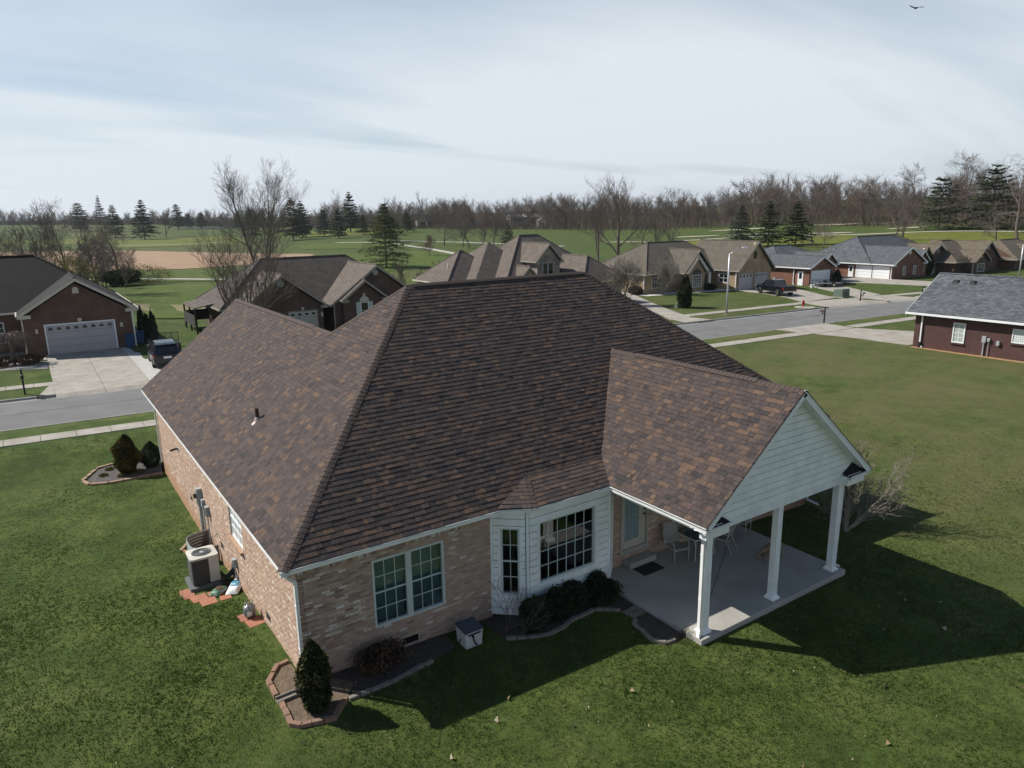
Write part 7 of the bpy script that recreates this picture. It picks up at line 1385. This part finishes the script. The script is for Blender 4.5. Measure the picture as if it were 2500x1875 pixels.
btree('huge bare tree behind the stone house with a forked crown', 100.8, 99.7, 18.6, 'vase', 41, r0=.4, wid=1.05); btree('tall bare tree just left of the huge forked tree behind the stone house', 93.5, 97.5, 16, 'tall', 42, stems=2, lean=.16); btree('slim bare tree between the stone house and the tan brick house', 104, 92, 12, 'tall', 43); btree('bare tree leaning behind the tan brick house chimney side', 112, 104, 11, 'gnarl', 44); btree('short bushy bare tree right behind the tan brick house ridge', 122, 105, 9, 'round', 45)
btree('broad domed oak standing above the far wood', 268, 185, 18, 'round', 46, minr=.03, r0=.5); btree('big domed bare tree between the two dark cedars', 258, 104, 22, 'round', 47, r0=.5, minr=.03, kids=(9, 7, 6, 4)); btree('second domed bare tree left of the dark cedars', 246, 112, 19, 'round', 48, r0=.45, minr=.03)
for i, (x, y, H, k, lb) in enumerate(((172.8, 79.8, 12, 'gnarl', 'crooked bare tree behind the grey hip roof'), (164, 73.2, 11.4, 'vase', 'bare tree with forked trunk beside the grey hip roof'), (169.8, 56.5, 10, 'gnarl', 'crooked bare tree behind the far tan roof'), (147, 82.2, 7.5, 'round', 'low bushy bare tree behind the red brick garage'), (186.5, 58.9, 21, 'gnarl', 'tall ragged bare tree beyond the last brown house'), (158, 92, 9, 'round', 'bushy bare tree right of the spruces'))): btree(lb, x, y, H, k, 50+i)
btree('slim pale bare tree planted before the tan brick house window', 64.0, 51.0, 5.8, 'vase', 60, mt=K['palebark'], mc=K['palebark'], stems=3, lean=.15, minr=.01); btree('pale stemmed bare sapling in front of the stone house garage', 52.6, 46.4, 6.0, 'vase', 61, mt=K['palebark'], mc=K['palebark'], stems=4, lean=.3, minr=.01); btree('rounded bare shrub before the wide grey garage door', 121.5, 42.2, 3.6, 'round', 62, stems=5, lean=.4, minr=.014, name='bare_shrub')
for i in range(9): btree('thin bare sapling in the rough beyond the two gable house', 33+i*1.15+rnd.uniform(-.4, .4), 70+rnd.uniform(-5, 5), rnd.uniform(2.8, 5.0), 'tall', 70+i, minr=.012, name='bare_sapling', group='saplings beyond the two gable house')
for i, (x, y, H, k, lb) in enumerate(((-5.5, 103, 12.5, 'round', 'bushy bare tree second from the left behind the black hip roof'), (5.0, 104, 11.5, 'round', 'wide bare tree beside the budding shrub behind the black roof'), (-13, 108, 12, 'gnarl', 'bare tree behind the far end of the black hip roof'), (8.0, 128, 9, 'round', 'low bushy bare tree between the sapling and the gnarled tree'))): btree(lb, x, y, H, k, 140+i, kids=(9, 7, 6, 4))
for i in range(12): btree('bare sapling in the thicket behind the black roofed house', 1+i*.95+rnd.uniform(-.5, .5), 118+rnd.uniform(-8, 8), rnd.uniform(3.5, 6.5), 'vase', 160+i, minr=.014, name='bare_sapling', group='saplings behind the black roofed house', lv=3)
# weeping tree at the left house
def weeping(label, loc, H):
    rg = np.random.default_rng(5); segs = []
    segs.append((np.array([0, 0, -.2]), np.array([.05, 0, H*.5]), .11, .09, 0)); segs.append((np.array([.05, 0, H*.5]), np.array([0, .03, H*.72]), .09, .08, 0))
    for i in range(70):
        a = rg.uniform(0, 2*math.pi); L = rg.uniform(.6, 1.5); p = np.array([0, 0, H*.7]); d = np.array([math.cos(a), math.sin(a), rg.uniform(.3, 1.2)]); d /= np.linalg.norm(d); r = .03
        for k in range(8):
            q = p+d*L/6; segs.append((p, q, r, r*.85, 1)); p = q; r = max(.008, r*.8); d = d+np.array([rg.normal()*.15, rg.normal()*.15, -.30]); d /= np.linalg.norm(d)
            if k > 2:
                for _ in range(4): e = d+rg.normal(size=3)*.6; e[2] -= .5; e /= np.linalg.norm(e); segs.append((q, q+e*rg.uniform(.2, .5), .008, .006, 3))
    treeobj('weeping_tree', label, 'tree', loc, segs)
weeping('small umbrella shaped weeping tree by the grey garage door house', at(-5.0, 49.6), 3.0)
# wood on the rising ground: single trees in front, one mass behind
DW = np.array([[-6, 900], [3, 820], [10, 700], [14, 600], [20, 470], [26, 405], [34, 345], [42, 312], [50, 285], [57, 275], [64, 245], [72, 228], [80, 220]])
K['woodtwig'] = mat('wood_twigs', (.150, .122, .102), (.108, .089, .076), .05, .95); K['woodtwig2'] = mat('wood_twigs_warm', (.165, .125, .095), (.12, .092, .072), .05, .95)
wp = []
for i in range(7): wp.append(grow(100+i, 16, 3, ang=(26, 56), kids=(12, 8, 8), up=.10, trunk=(.16, .24, .34)[i % 3], lenr=(.50, .5, .5), r0=.20, minr=.026, jit=.2))
wm = [(segmesh([s_ for s_ in w if s_[4] == 0], 'trunk', K['bark'], (5, 4, 3, 3)), segmesh([s_ for s_ in w if s_[4] > 0], 'crown', K['woodtwig'] if i % 3 else K['woodtwig2'], (5, 3, 3, 3))) for i, w in enumerate(wp)]
sites = []
rg = np.random.default_rng(77)
for row in range(9):
    ph = -5.
    while ph < 80:
        d0 = np.interp(ph, DW[:, 0], DW[:, 1]); d = d0+row*10+rg.normal()*4; sp = 4.6 if row < 4 else 5.5
        ph += math.degrees(sp*rg.uniform(.7, 1.3)*max(1, d0/420)/d0); sites.append((row, ph, d))
single = [s_ for s_ in sites if s_[0] < 2 and s_[1] > 18]; single = single[:300] if len(single) > 300 else single; sset = set(single)
FRST = None; massV = []; massF = []; nb = 0
simple = []
for i in range(4):
    g = grow(200+i, 16, 2, ang=(22, 45), kids=(14, 13), up=.10, trunk=.16, lenr=(.50, .55), r0=.2, minr=.036, jit=.22); me = segmesh(g, 'tmp', None, (4, 3, 3)); V = np.empty(len(me.vertices)*3, np.float32); me.vertices.foreach_get('co', V); F = np.empty(len(me.loops), np.int32); me.loops.foreach_get('vertex_index', F); simple.append((V.reshape(-1, 3), F.reshape(-1, 4))); bpy.data.meshes.remove(me)
hn = [(rg.uniform(.15, 1.6), rg.uniform(0, 6.28)) for _ in range(6)]
for row, ph, d in sites:
    a = math.radians(ph); x, y = CAM[0]+d*math.sin(a), CAM[1]+d*math.cos(a); z = th(x, y); H = rg.uniform(.55, 1.0)*(1.0 if ph > 20 else .85)*(1.2 if rg.random() < .08 else 1)*(1+.13*sum(math.sin(f_*ph+p_) for f_, p_ in hn)/1.7); rz = rg.uniform(0, 6.28)
    if (row, ph, d) in sset:
        k = int(rg.integers(len(wm))); t = thing('bare_tree', 'bare grey brown tree in the front rank of the far wood', 'tree', (x, y, z), rz, 'trees along the front of the far wood'); link('trunk', wm[k][0], t); link('crown', wm[k][1], t); t.scale = (H*rg.uniform(.9, 1.2),)*2+(H,)
    else:
        V, F = simple[int(rg.integers(4))]; c, s_ = math.cos(rz), math.sin(rz); w = H*rg.uniform(.9, 1.25)
        massV.append(np.stack([x+(V[:, 0]*c-V[:, 1]*s_)*w, y+(V[:, 0]*s_+V[:, 1]*c)*w, z+V[:, 2]*H], 1)); massF.append(F+nb); nb += len(V)
wd = link('woodland', npmesh('woodland', np.concatenate(massV), np.concatenate(massF), K['woodtwig'])); tagp(wd, 'dense leafless wood covering the far hillside', 'wood', kind='stuff')
# undergrowth: short twigs low in the wood
nU = 60000; ph = np.radians(rg.uniform(-5, 80, nU)); d = np.interp(np.degrees(ph), DW[:, 0], DW[:, 1])+rg.uniform(-3, 85, nU); ux, uy = CAM[0]+d*np.sin(ph), CAM[1]+d*np.cos(ph); uz = TH(ux, uy); hh = rg.uniform(.6, 5.5, nU)*(d/300)**.3; dx_, dy_ = rg.normal(size=(2, nU))*.9; w = .05*(d/300); a = rg.uniform(0, 6.28, nU)
V = np.stack([np.stack([ux-w*np.cos(a), uy-w*np.sin(a), uz], 1), np.stack([ux+w*np.cos(a), uy+w*np.sin(a), uz], 1), np.stack([ux+dx_, uy+dy_, uz+hh], 1)], 1).reshape(-1, 3); F = np.arange(nU*3).reshape(-1, 3)
ug = link('undergrowth', npmesh('undergrowth', V, F, K['woodtwig2'])); tagp(ug, 'tangled bare brush along the foot of the far wood', 'brush', kind='stuff')
# leafy clumps -------------------------------------------------------------
CON = [(0, (.014, .025, .010)), (.4, (.028, .046, .017)), (.75, (.052, .074, .025)), (1, (.085, .105, .036))]
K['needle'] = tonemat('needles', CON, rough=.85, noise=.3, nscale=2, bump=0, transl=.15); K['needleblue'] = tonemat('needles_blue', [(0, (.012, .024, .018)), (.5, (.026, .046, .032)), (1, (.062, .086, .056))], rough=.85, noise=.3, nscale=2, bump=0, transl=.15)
K['needlelight'] = tonemat('needles_light', [(0, (.028, .042, .012)), (.5, (.060, .078, .020)), (1, (.12, .13, .04))], rough=.85, noise=.3, nscale=2, bump=0, transl=.15)
K['arb'] = tonemat('arborvitae', [(0, (.006, .010, .004)), (.45, (.016, .026, .008)), (.8, (.045, .050, .012)), (1, (.10, .080, .020))], rough=.8, noise=.25, nscale=8, bump=0, transl=.15); K['box'] = tonemat('boxwood', [(0, (.006, .011, .005)), (.5, (.015, .026, .009)), (1, (.034, .050, .016))], rough=.75, noise=.25, nscale=8, bump=0, transl=.1)
K['gold'] = tonemat('golden_evergreen', [(0, (.012, .014, .004)), (.4, (.03, .034, .008)), (.75, (.085, .070, .014)), (1, (.17, .11, .025))], rough=.8, noise=.25, nscale=8, bump=0, transl=.15); K['deadleaf'] = tonemat('dead_leaf', [(0, (.035, .02, .012)), (.5, (.07, .042, .026)), (1, (.11, .07, .04))], rough=.9, noise=.3, nscale=9, bump=0); K['bud'] = tonemat('spring_buds', [(0, (.08, .08, .02)), (.5, (.14, .13, .035)), (1, (.22, .19, .06))], rough=.9, noise=.3, nscale=3, bump=0, transl=.2)
def tris(P, size, rg, nrm=None, up=0., elong=1.):
    n = len(P); a = rg.normal(size=(n, 3)); b = rg.normal(size=(n, 3))
    if up: a[:, 2] += up
    a /= np.linalg.norm(a, axis=1)[:, None]; b -= a*np.sum(a*b, 1)[:, None]; b /= np.linalg.norm(b, axis=1)[:, None]; s_ = (size*rg.uniform(.6, 1.4, n))[:, None]
    V = np.stack([P-b*s_*.5-a*s_*.3*elong, P+b*s_*.5-a*s_*.3*elong, P+a*s_*.8*elong], 1).reshape(-1, 3); return V, np.arange(3*n).reshape(-1, 3)
def conifer(seed, H, R, n_wh, per, leaf, clear=.1, flat=.0, shape=1., ncl=26):
    rg = np.random.default_rng(seed); P = []; A = []; segs = [(np.array([0, 0, -.3]), np.array([0, 0, H*.5]), H*.018, H*.012, 0), (np.array([0, 0, H*.5]), np.array([0, 0, H*.97]), H*.012, .02, 0)]; tn = []
    for w in range(n_wh):
        f = (w+rg.random()*.8)/n_wh; z = H*(clear+(1-clear)*f); Rr = R*((1-f)**shape*.95+.05)*(1 if f > .10 else .8); rot0 = rg.uniform(0, 6.28)
        for k in range(per):
            if rg.random() < .10: continue
            a = rot0+6.283*(k+rg.normal()*.25)/per; L = Rr*rg.uniform(.62, 1.14); e = rg.uniform(-.18, .12)+.45*f; d = np.array([math.cos(a), math.sin(a), e]); sd = np.array([-math.sin(a), math.cos(a), 0]); p0 = np.array([0, 0, z]); segs.append((p0, p0+d*L*.85, H*.003+.012, .01, 1))
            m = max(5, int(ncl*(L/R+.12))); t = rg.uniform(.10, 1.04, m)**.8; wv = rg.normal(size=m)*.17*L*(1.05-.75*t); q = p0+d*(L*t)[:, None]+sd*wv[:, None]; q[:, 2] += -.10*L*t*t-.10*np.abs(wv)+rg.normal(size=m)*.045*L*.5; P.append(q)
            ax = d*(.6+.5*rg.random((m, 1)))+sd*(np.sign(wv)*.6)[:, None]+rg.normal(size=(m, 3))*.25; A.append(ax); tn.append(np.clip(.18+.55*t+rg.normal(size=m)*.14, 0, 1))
    P = np.concatenate(P); A = np.concatenate(A); n = len(P); A /= np.linalg.norm(A, axis=1)[:, None]; B = np.cross(A, np.array([0, 0, 1.])+rg.normal(size=(n, 3))*.45); B /= np.linalg.norm(B, axis=1)[:, None]+1e-9; s_ = (leaf*rg.uniform(.6, 1.4, n))[:, None]
    V = np.stack([P-B*s_*.38-A*s_*.4, P+B*s_*.38-A*s_*.4, P+A*s_*.95], 1).reshape(-1, 3); return segs, V, np.arange(3*n).reshape(-1, 3), np.concatenate(tn)
def conobj(label, x, y, H, R, seed, m, name='pine_tree', rz=0, group=None, **k):
    kw = dict(n_wh=22, per=9, leaf=H*.034, clear=.10, ncl=44); kw.update(k); segs, V, F, tn = conifer(seed, H, R, **kw); t = thing(name, label, 'tree', at(x, y), rz, group); ORG[t.name] = Vector((0, 0, 0)); link('trunk', segmesh(segs, 'trunk', K['bark'], (6, 4)), t); link('crown', npmesh('crown', V, F, m, tn), t); return t
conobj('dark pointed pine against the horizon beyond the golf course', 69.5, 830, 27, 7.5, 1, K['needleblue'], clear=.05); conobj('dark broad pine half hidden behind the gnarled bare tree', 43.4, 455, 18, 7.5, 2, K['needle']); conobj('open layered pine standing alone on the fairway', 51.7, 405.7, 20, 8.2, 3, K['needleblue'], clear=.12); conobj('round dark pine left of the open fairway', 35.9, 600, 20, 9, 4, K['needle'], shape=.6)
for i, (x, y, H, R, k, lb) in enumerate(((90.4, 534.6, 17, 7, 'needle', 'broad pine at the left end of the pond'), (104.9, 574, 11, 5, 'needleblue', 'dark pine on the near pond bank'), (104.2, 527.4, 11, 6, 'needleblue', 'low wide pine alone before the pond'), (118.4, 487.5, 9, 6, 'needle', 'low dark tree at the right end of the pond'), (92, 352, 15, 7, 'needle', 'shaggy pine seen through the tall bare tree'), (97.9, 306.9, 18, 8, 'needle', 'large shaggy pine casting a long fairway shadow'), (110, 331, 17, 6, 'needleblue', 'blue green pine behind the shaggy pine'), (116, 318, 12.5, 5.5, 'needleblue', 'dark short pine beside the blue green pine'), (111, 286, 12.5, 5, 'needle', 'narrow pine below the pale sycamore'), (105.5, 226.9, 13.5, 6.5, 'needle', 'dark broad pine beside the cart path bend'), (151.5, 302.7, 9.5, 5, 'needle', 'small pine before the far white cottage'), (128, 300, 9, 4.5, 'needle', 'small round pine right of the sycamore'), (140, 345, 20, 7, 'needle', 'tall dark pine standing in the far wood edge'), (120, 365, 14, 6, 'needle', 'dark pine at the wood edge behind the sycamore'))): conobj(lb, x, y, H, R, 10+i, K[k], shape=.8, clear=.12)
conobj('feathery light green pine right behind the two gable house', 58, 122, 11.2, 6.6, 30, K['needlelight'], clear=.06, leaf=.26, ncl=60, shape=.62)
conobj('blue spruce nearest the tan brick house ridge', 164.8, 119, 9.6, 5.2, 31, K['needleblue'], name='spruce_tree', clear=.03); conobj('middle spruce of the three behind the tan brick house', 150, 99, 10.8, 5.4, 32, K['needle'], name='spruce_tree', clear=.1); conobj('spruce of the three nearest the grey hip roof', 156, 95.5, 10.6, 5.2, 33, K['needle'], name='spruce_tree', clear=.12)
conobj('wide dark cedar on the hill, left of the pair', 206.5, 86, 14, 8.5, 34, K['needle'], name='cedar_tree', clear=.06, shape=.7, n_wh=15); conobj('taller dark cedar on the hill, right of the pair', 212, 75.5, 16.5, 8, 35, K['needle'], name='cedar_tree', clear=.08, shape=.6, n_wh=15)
conobj('dark evergreen at the left edge behind the black roofed house', -14, 180, 13, 6, 36, K['needle'], shape=.6); conobj('small dark spruce at the corner of the stone house roof', 129.5, 184, 6.5, 3.2, 37, K['needle'], name='spruce_tree', clear=.02)
# shrubs
def shrub(name, label, c, fn, n, leaf, m, seed, up=.0, stem=None, cat='shrub', core=True, elong=1.):
    rg = np.random.default_rng(seed); P, tn = fn(n, rg); t = thing(name, label, cat, c); ORG[t.name] = Vector((0, 0, 0)); V, F = tris(P, leaf, rg, up=up, elong=elong); link('foliage', npmesh('foliage', V, F, m, tn), t); m_ = MB(); m_.tube([(0, 0, -.1), (0, 0, stem or .3)], [.04, .02], 6); link('stem', m_.mesh('stem', K['bark']), t); return t
def lumps(D, rg, amp, n=12, lo=3, hi=9):
    o = np.zeros(len(D))
    for _ in range(n): w = rg.normal(size=3); w /= np.linalg.norm(w); f = rg.uniform(lo, hi); o += np.sin(f*(D@w)+rg.uniform(0, 6.28))*(lo/f)**.5
    return amp*o/np.sqrt(n/2)
def flame(H, R, low=.03):
    def f(n, rg):
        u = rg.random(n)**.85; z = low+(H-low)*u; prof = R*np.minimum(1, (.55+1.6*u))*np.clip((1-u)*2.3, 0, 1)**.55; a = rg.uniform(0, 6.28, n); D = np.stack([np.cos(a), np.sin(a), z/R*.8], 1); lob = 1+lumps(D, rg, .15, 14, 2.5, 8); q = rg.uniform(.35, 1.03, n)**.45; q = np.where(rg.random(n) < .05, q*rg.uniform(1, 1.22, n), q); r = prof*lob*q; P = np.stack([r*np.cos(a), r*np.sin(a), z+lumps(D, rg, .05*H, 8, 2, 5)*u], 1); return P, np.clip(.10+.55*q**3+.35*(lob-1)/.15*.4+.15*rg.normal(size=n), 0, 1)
    return f
def ball(rx, ry, H):
    def f(n, rg):
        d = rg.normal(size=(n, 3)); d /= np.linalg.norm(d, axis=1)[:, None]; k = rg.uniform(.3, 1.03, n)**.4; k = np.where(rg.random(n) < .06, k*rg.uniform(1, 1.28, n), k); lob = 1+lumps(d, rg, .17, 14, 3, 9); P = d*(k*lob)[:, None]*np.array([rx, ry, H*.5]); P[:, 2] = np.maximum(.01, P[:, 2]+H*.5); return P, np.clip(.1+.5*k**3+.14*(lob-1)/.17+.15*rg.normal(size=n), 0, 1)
    return f
shrub('arborvitae', 'dark green arborvitae at the near corner of the brick house', (.30, -.62, GL(.3, -.6)+.03), flame(1.62, .36), 9000, .055, K['arb'], 1, up=1.2, stem=1.2)
shrub('arborvitae', 'golden brown arborvitae in the oval mulch bed', (-.95, 20.45, GL(-1, 20.4)), flame(1.72, .52), 7000, .075, K['gold'], 2, up=1.2, stem=1.2)
shrub('boxwood', 'small round boxwood in the oval mulch bed by the downspout', (.06, 20.75, GL(0, 20.7)), flame(1.15, .46), 4500, .06, K['box'], 3, up=.6)
for i, (x, y, rx, H, lb) in enumerate(((6.02, -.72, .44, .92, 'dark clipped shrub at the left end of the bay window bed'), (6.75, -.62, .40, .85, 'loose green shrub below the bay picture window, second from the clipped one'), (7.45, -.52, .42, .82, 'leafy shrub below the right half of the bay picture window'), (8.3, -.62, .50, .78, 'low dark shrub in the bay bed nearest the patio slab'))): shrub('bay_shrub', lb, (x, y, GL(x, y)-.02), ball(rx, rx*.85, H), 5200, .058, K['box'], 10+i, up=.3)
shrub('dead_shrub', 'brown dried shrub against the brick wall below the double window', (2.05, -.02, GL(2, 0)), ball(.62, .38, .62), 3800, .05, K['deadleaf'], 20, up=.2)
for i, (x, y, lb) in enumerate(((55.95, 40.2, 'left one of the twin evergreens on the lawn across the road'), (56.75, 40.5, 'right one of the twin evergreens on the lawn across the road'))): shrub('arborvitae', lb, at(x, y), flame(3.25, .62), 5200, .12, K['arb'], 30+i, up=1.2, stem=2)
for i, (x, y, H, lb) in enumerate(((4.25, 54.3, 3.0, 'tall narrow evergreen beside the garage wall behind the blue bins'), (4.9, 56.6, 2.2, 'short narrow evergreen between the two taller ones by the blue bins'), (5.05, 54.0, 2.7, 'narrow evergreen standing free beside the blue bins'))): shrub('arborvitae', lb, at(x, y), flame(H, .36), 3000, .10, K['box'], 40+i, up=1.2, stem=1.5)
shrub('arborvitae', 'tall evergreen at the corner of the house with four roof vents', at(115.3, 43.6), flame(3.9, .8), 3500, .2, K['arb'], 50, up=1.2, stem=2.5); shrub('evergreen_bush', 'wide dark evergreen bush behind the black roofed garage', at(9.4, 118), ball(3.0, 2.0, 2.7), 5000, .22, K['needle'], 51, up=.2); shrub('evergreen_bush', 'dark clipped bush by the tan house entrance', at(72.4, 50.6), ball(1.0, .7, .9), 2500, .12, K['box'], 52); shrub('budding_shrub', 'yellow green budding shrub behind the black hip roof', at(1.6, 88), ball(2.6, 2.2, 6.6), 4200, .13, K['bud'], 53, up=.6, stem=4); shrub('budding_shrub', 'thin green thicket at the foot of the gnarled bare tree', at(13.5, 119), ball(3.6, 2.2, 3.0), 2600, .14, K['bud'], 54, up=.6, stem=1.6); shrub('dark_shrub', 'dark evergreen shrub beside the white garage door house entrance', at(92.2, 44.6), flame(1.9, .6), 2000, .12, K['box'], 55, up=.8)
shrub('dry_shrub', 'russet ornamental grass clump beside the tan brick end wall', at(61.4, 53.4), ball(.8, .9, 1.1), 2200, .12, K['deadleaf'], 56, up=2, elong=2); shrub('dry_shrub', 'dry brown shrub in the gravel bed by the weeping tree', at(-4.0, 49.2), ball(.9, .8, .8), 2200, .09, K['deadleaf'], 57, up=.8); shrub('dry_shrub', 'low dark shrub row below the weeping tree', at(-6.4, 49.3), ball(1.7, .8, .8), 3200, .09, K['deadleaf'], 58, up=.8)
for i, (x, y) in enumerate(((-1.9, 20.6), (-1.25, 20.1), (-1.6, 21.2), (-.5, 20.15))): shrub('sprouting_perennial', 'small green perennial sprouting in the oval mulch bed', (x, y, GL(x, y)+.03), ball(.17, .15, .14), 260, .05, K['bud'], 60+i, up=1, group=None) if False else tagp(shrub('sprouting_perennial', 'small green perennial sprouting in the oval mulch bed', (x, y, GL(x, y)+.03), ball(.17, .15, .14), 260, .05, K['bud'], 60+i, up=1, stem=.08), group='perennials in the oval mulch bed')
# bare shrubs near the house
def bareshrub(label, c, H, seed, stems, lean, m, **k):
    kw = dict(lv=3, ang=(22, 48), kids=(7, 6, 5), up=.06, trunk=.25, lenr=(.55, .5, .5), minr=.005, r0=.05, stems=stems, lean=lean); kw.update(k); return treeobj('bare_shrub', label, 'shrub', c, grow(seed, H, **kw), 0, None, m, m)
bareshrub('small leafless shrub before the left face of the white bay', (5.42, -.55, GL(5.4, -.5)), 1.42, 3, 3, .22, K['twig'], lv=2, minr=.004, r0=.022)
K['shrubpale'] = mat('lichen_bark', (.25, .225, .17), (.17, .15, .115), 9, .95)
rg = np.random.default_rng(9); segs = []
for i in range(11):
    an = math.radians(rg.uniform(-62, 62)) if i else math.radians(-6); tilt = rg.uniform(.45, 1.45) if i else 1.65; base = grow(400+i, rg.uniform(2.7, 3.9), 3, ang=(20, 42), kids=(7, 6, 4), up=.05, trunk=.22, lenr=(.5, .5, .5), r0=.05 if i else .075, minr=.007, jit=.18); Rz = np.array(Matrix.Rotation(an, 3, 'Z') @ Matrix.Rotation(tilt*.75, 3, 'Y'))
    segs += [(Rz @ a*.98, Rz @ b*.98, ra, rb, l) for a, b, ra, rb, l in base]
treeobj('bare_shrub', 'wide leafless ornamental tree leaning outward beyond the porch', 'shrub', (18.35, -1.75, GL(18.3, -1.8)), segs, 0, None, K['shrubpale'], K['shrubpale'])
# ------------------------------------------------------------------ grass blades, leaves on the lawn
rg = np.random.default_rng(5); n = 760000
gx, gy = rg.uniform(-11, 46, n), rg.uniform(-14.5, 27, n); d = np.hypot(gx-CAM[0], gy-CAM[1]); keep = (rg.random(n) < np.minimum(1, (14/d)**1.5)*(1-S(d, 26, 48))) & (d < 48)
gx, gy = gx[keep], gy[keep]; gz = TH(gx, gy); u, v, zc = project(np.stack([gx, gy, gz], 1)); keep = (zc > 2) & (u > -350) & (u < 2850) & (v < 2250)
inb = lambda a, b, c, e: (gx > a) & (gx < b) & (gy > c) & (gy < e)
bad = inb(.42, 19.25, .42, 12.1) | inb(.42, 8.4, 12, 19.9) | inb(8.96, 15.22, -3.66, .5) | inb(-.98, .4, 5.75, 7.9) | inb(-.45, .42, 8.8, 10.4) | inb(-.1, .42, 3.6, 4.5) | inb(5.4, 9.7, -.25, .5)
bad |= (gy > ynear(gx)-3.35) & (gy < ynear(gx)-2.05) | (gy > ynear(gx)-.2)
def inpoly(P):
    r_ = np.zeros(len(gx), bool); j = len(P)-1
    for i in range(len(P)):
        xi, yi, xj, yj = *P[i], *P[j]; c = ((yi > gy) != (yj > gy)) & (gx < (xj-xi)*(gy-yi)/(yj-yi+1e-12)+xi); r_ ^= c; j = i
    return r_
for o in [o for o in bpy.data.objects if o.name.startswith('flower_bed')]:
    s_ = [c for c in o.children if c.name.startswith('soil')][0]
BEDS = [[(.34, 1.5), (.05, 1.5), (-.38, .96), (-.38, .1), (-.42, -.78), (-.2, -1.05), (.56, -1.22), (1.05, -.72), (2.42, -.72), (3.9, -.35), (4.0, .45), (.4, .45)], [(4.0, .45), (4.05, -.55), (4.6, -.55), (5.05, -.78), (5.86, -1.14), (6.26, -1.24), (6.7, -1.2), (7.0, -1.06), (7.88, -.97), (8.38, -1.4), (8.3, -1.9), (8.0, -2.8), (8.25, -3.2), (9, -3.3), (9, .5)], bcx, [(-.5, 5.7), (.42, 5.7), (.42, 6.2), (-.5, 6.2)], [(51.4, 23), (57, 23), (61, 13.6), (51.4, 13.6)]]
for P in BEDS: bad |= inpoly(P)
bad |= (gx > .1) & (gx < .42) & (gy > .4) & (gy < 19.9) & (rg.random(len(gx)) < .7)
keep &= ~bad; gx, gy, gz, d = gx[keep], gy[keep], gz[keep], np.hypot(gx-CAM[0], gy-CAM[1])[keep]
n = len(gx); nb_ = 3; X = np.repeat(gx, nb_)+rg.normal(size=n*nb_)*.03; Y = np.repeat(gy, nb_)+rg.normal(size=n*nb_)*.03; Z = np.repeat(gz, nb_); dd = np.repeat(d, nb_)
a = rg.uniform(0, 6.28, n*nb_); G2 = np.stack([gx, gy, 0*gx], 1); pn = np.clip(lumps(G2, rg, .42, 14, .35, 1.3)+lumps(G2, rg, .42, 16, 2.2, 7.5), -1.3, 1.3); hgt = np.repeat((.042+.020*pn)*np.clip(16/d, .55, 1), nb_)*rg.uniform(.6, 1.5, n*nb_); wid = .010*np.clip(dd/13, 1, 1.7); lx, ly = rg.normal(size=(2, n*nb_))*.022
V = np.stack([np.stack([X-np.cos(a)*wid, Y-np.sin(a)*wid, Z-.012], 1), np.stack([X+np.cos(a)*wid, Y+np.sin(a)*wid, Z-.012], 1), np.stack([X+lx, Y+ly, Z+hgt], 1)], 1).reshape(-1, 3)
dry = np.repeat(S(gx, 14, 30)*.35+.10, nb_); tn = np.clip(.41+.15*np.repeat(pn, nb_)+rg.normal(size=n*nb_)*.09+(rg.random(n*nb_) < dry*.55)*.45, 0, 1)
K['blade'] = tonemat('grass_blades', [(0, (.020, .042, .006)), (.35, (.045, .082, .012)), (.6, (.082, .124, .022)), (.8, (.15, .15, .048)), (1, (.26, .225, .105))], rough=.8, noise=.3, nscale=.7, bump=0, transl=.3)
gr = link('lawn_grass', npmesh('lawn_grass', V, np.arange(len(V)).reshape(-1, 3), K['blade'], tn)); tagp(gr, 'short green lawn grass around the brick house', 'grass', kind='stuff')
# fallen leaves
n = 520; lx, ly = rg.uniform(-6, 16, n), rg.uniform(-9, 1, n); k = ((lx < 8.9) | (ly < -3.8)) & (ly < .2); lx, ly = lx[k], ly[k]; P = np.stack([lx, ly, TH(lx, ly)+.06], 1); V, F = tris(P, np.where(rg.random(len(lx)) < .12, .085, .032), rg); K['leaf'] = tonemat('fallen_leaf', [(0, (.12, .07, .035)), (.5, (.26, .18, .10)), (1, (.42, .36, .28))], rough=.9, bump=0)
lf = link('fallen_leaves', npmesh('fallen_leaves', V, F, K['leaf'], rg.random(len(lx)))); tagp(lf, 'dry pale leaves scattered over the lawn and beds', 'leaves', kind='stuff')
# ------------------------------------------------------------------ air
if True:
    m, t, b = newmat('haze_air'); t.nodes.remove(b); pv_ = N(t, 'ShaderNodeVolumePrincipled'); pv_.inputs['Color'].default_value = (.80, .86, .95, 1); pv_.inputs['Density'].default_value = .00009; pv_.inputs['Anisotropy'].default_value = .3; t.links.new(pv_.outputs[0], t.nodes['Material Output'].inputs['Volume'])
    m_ = MB(); m_.box(-2600, 3300, -2600, 3600, -6, 130); hz_ = m_.build('haze', m); tagp(hz_, 'thin pale air haze over the whole neighbourhood', 'haze', kind='stuff')
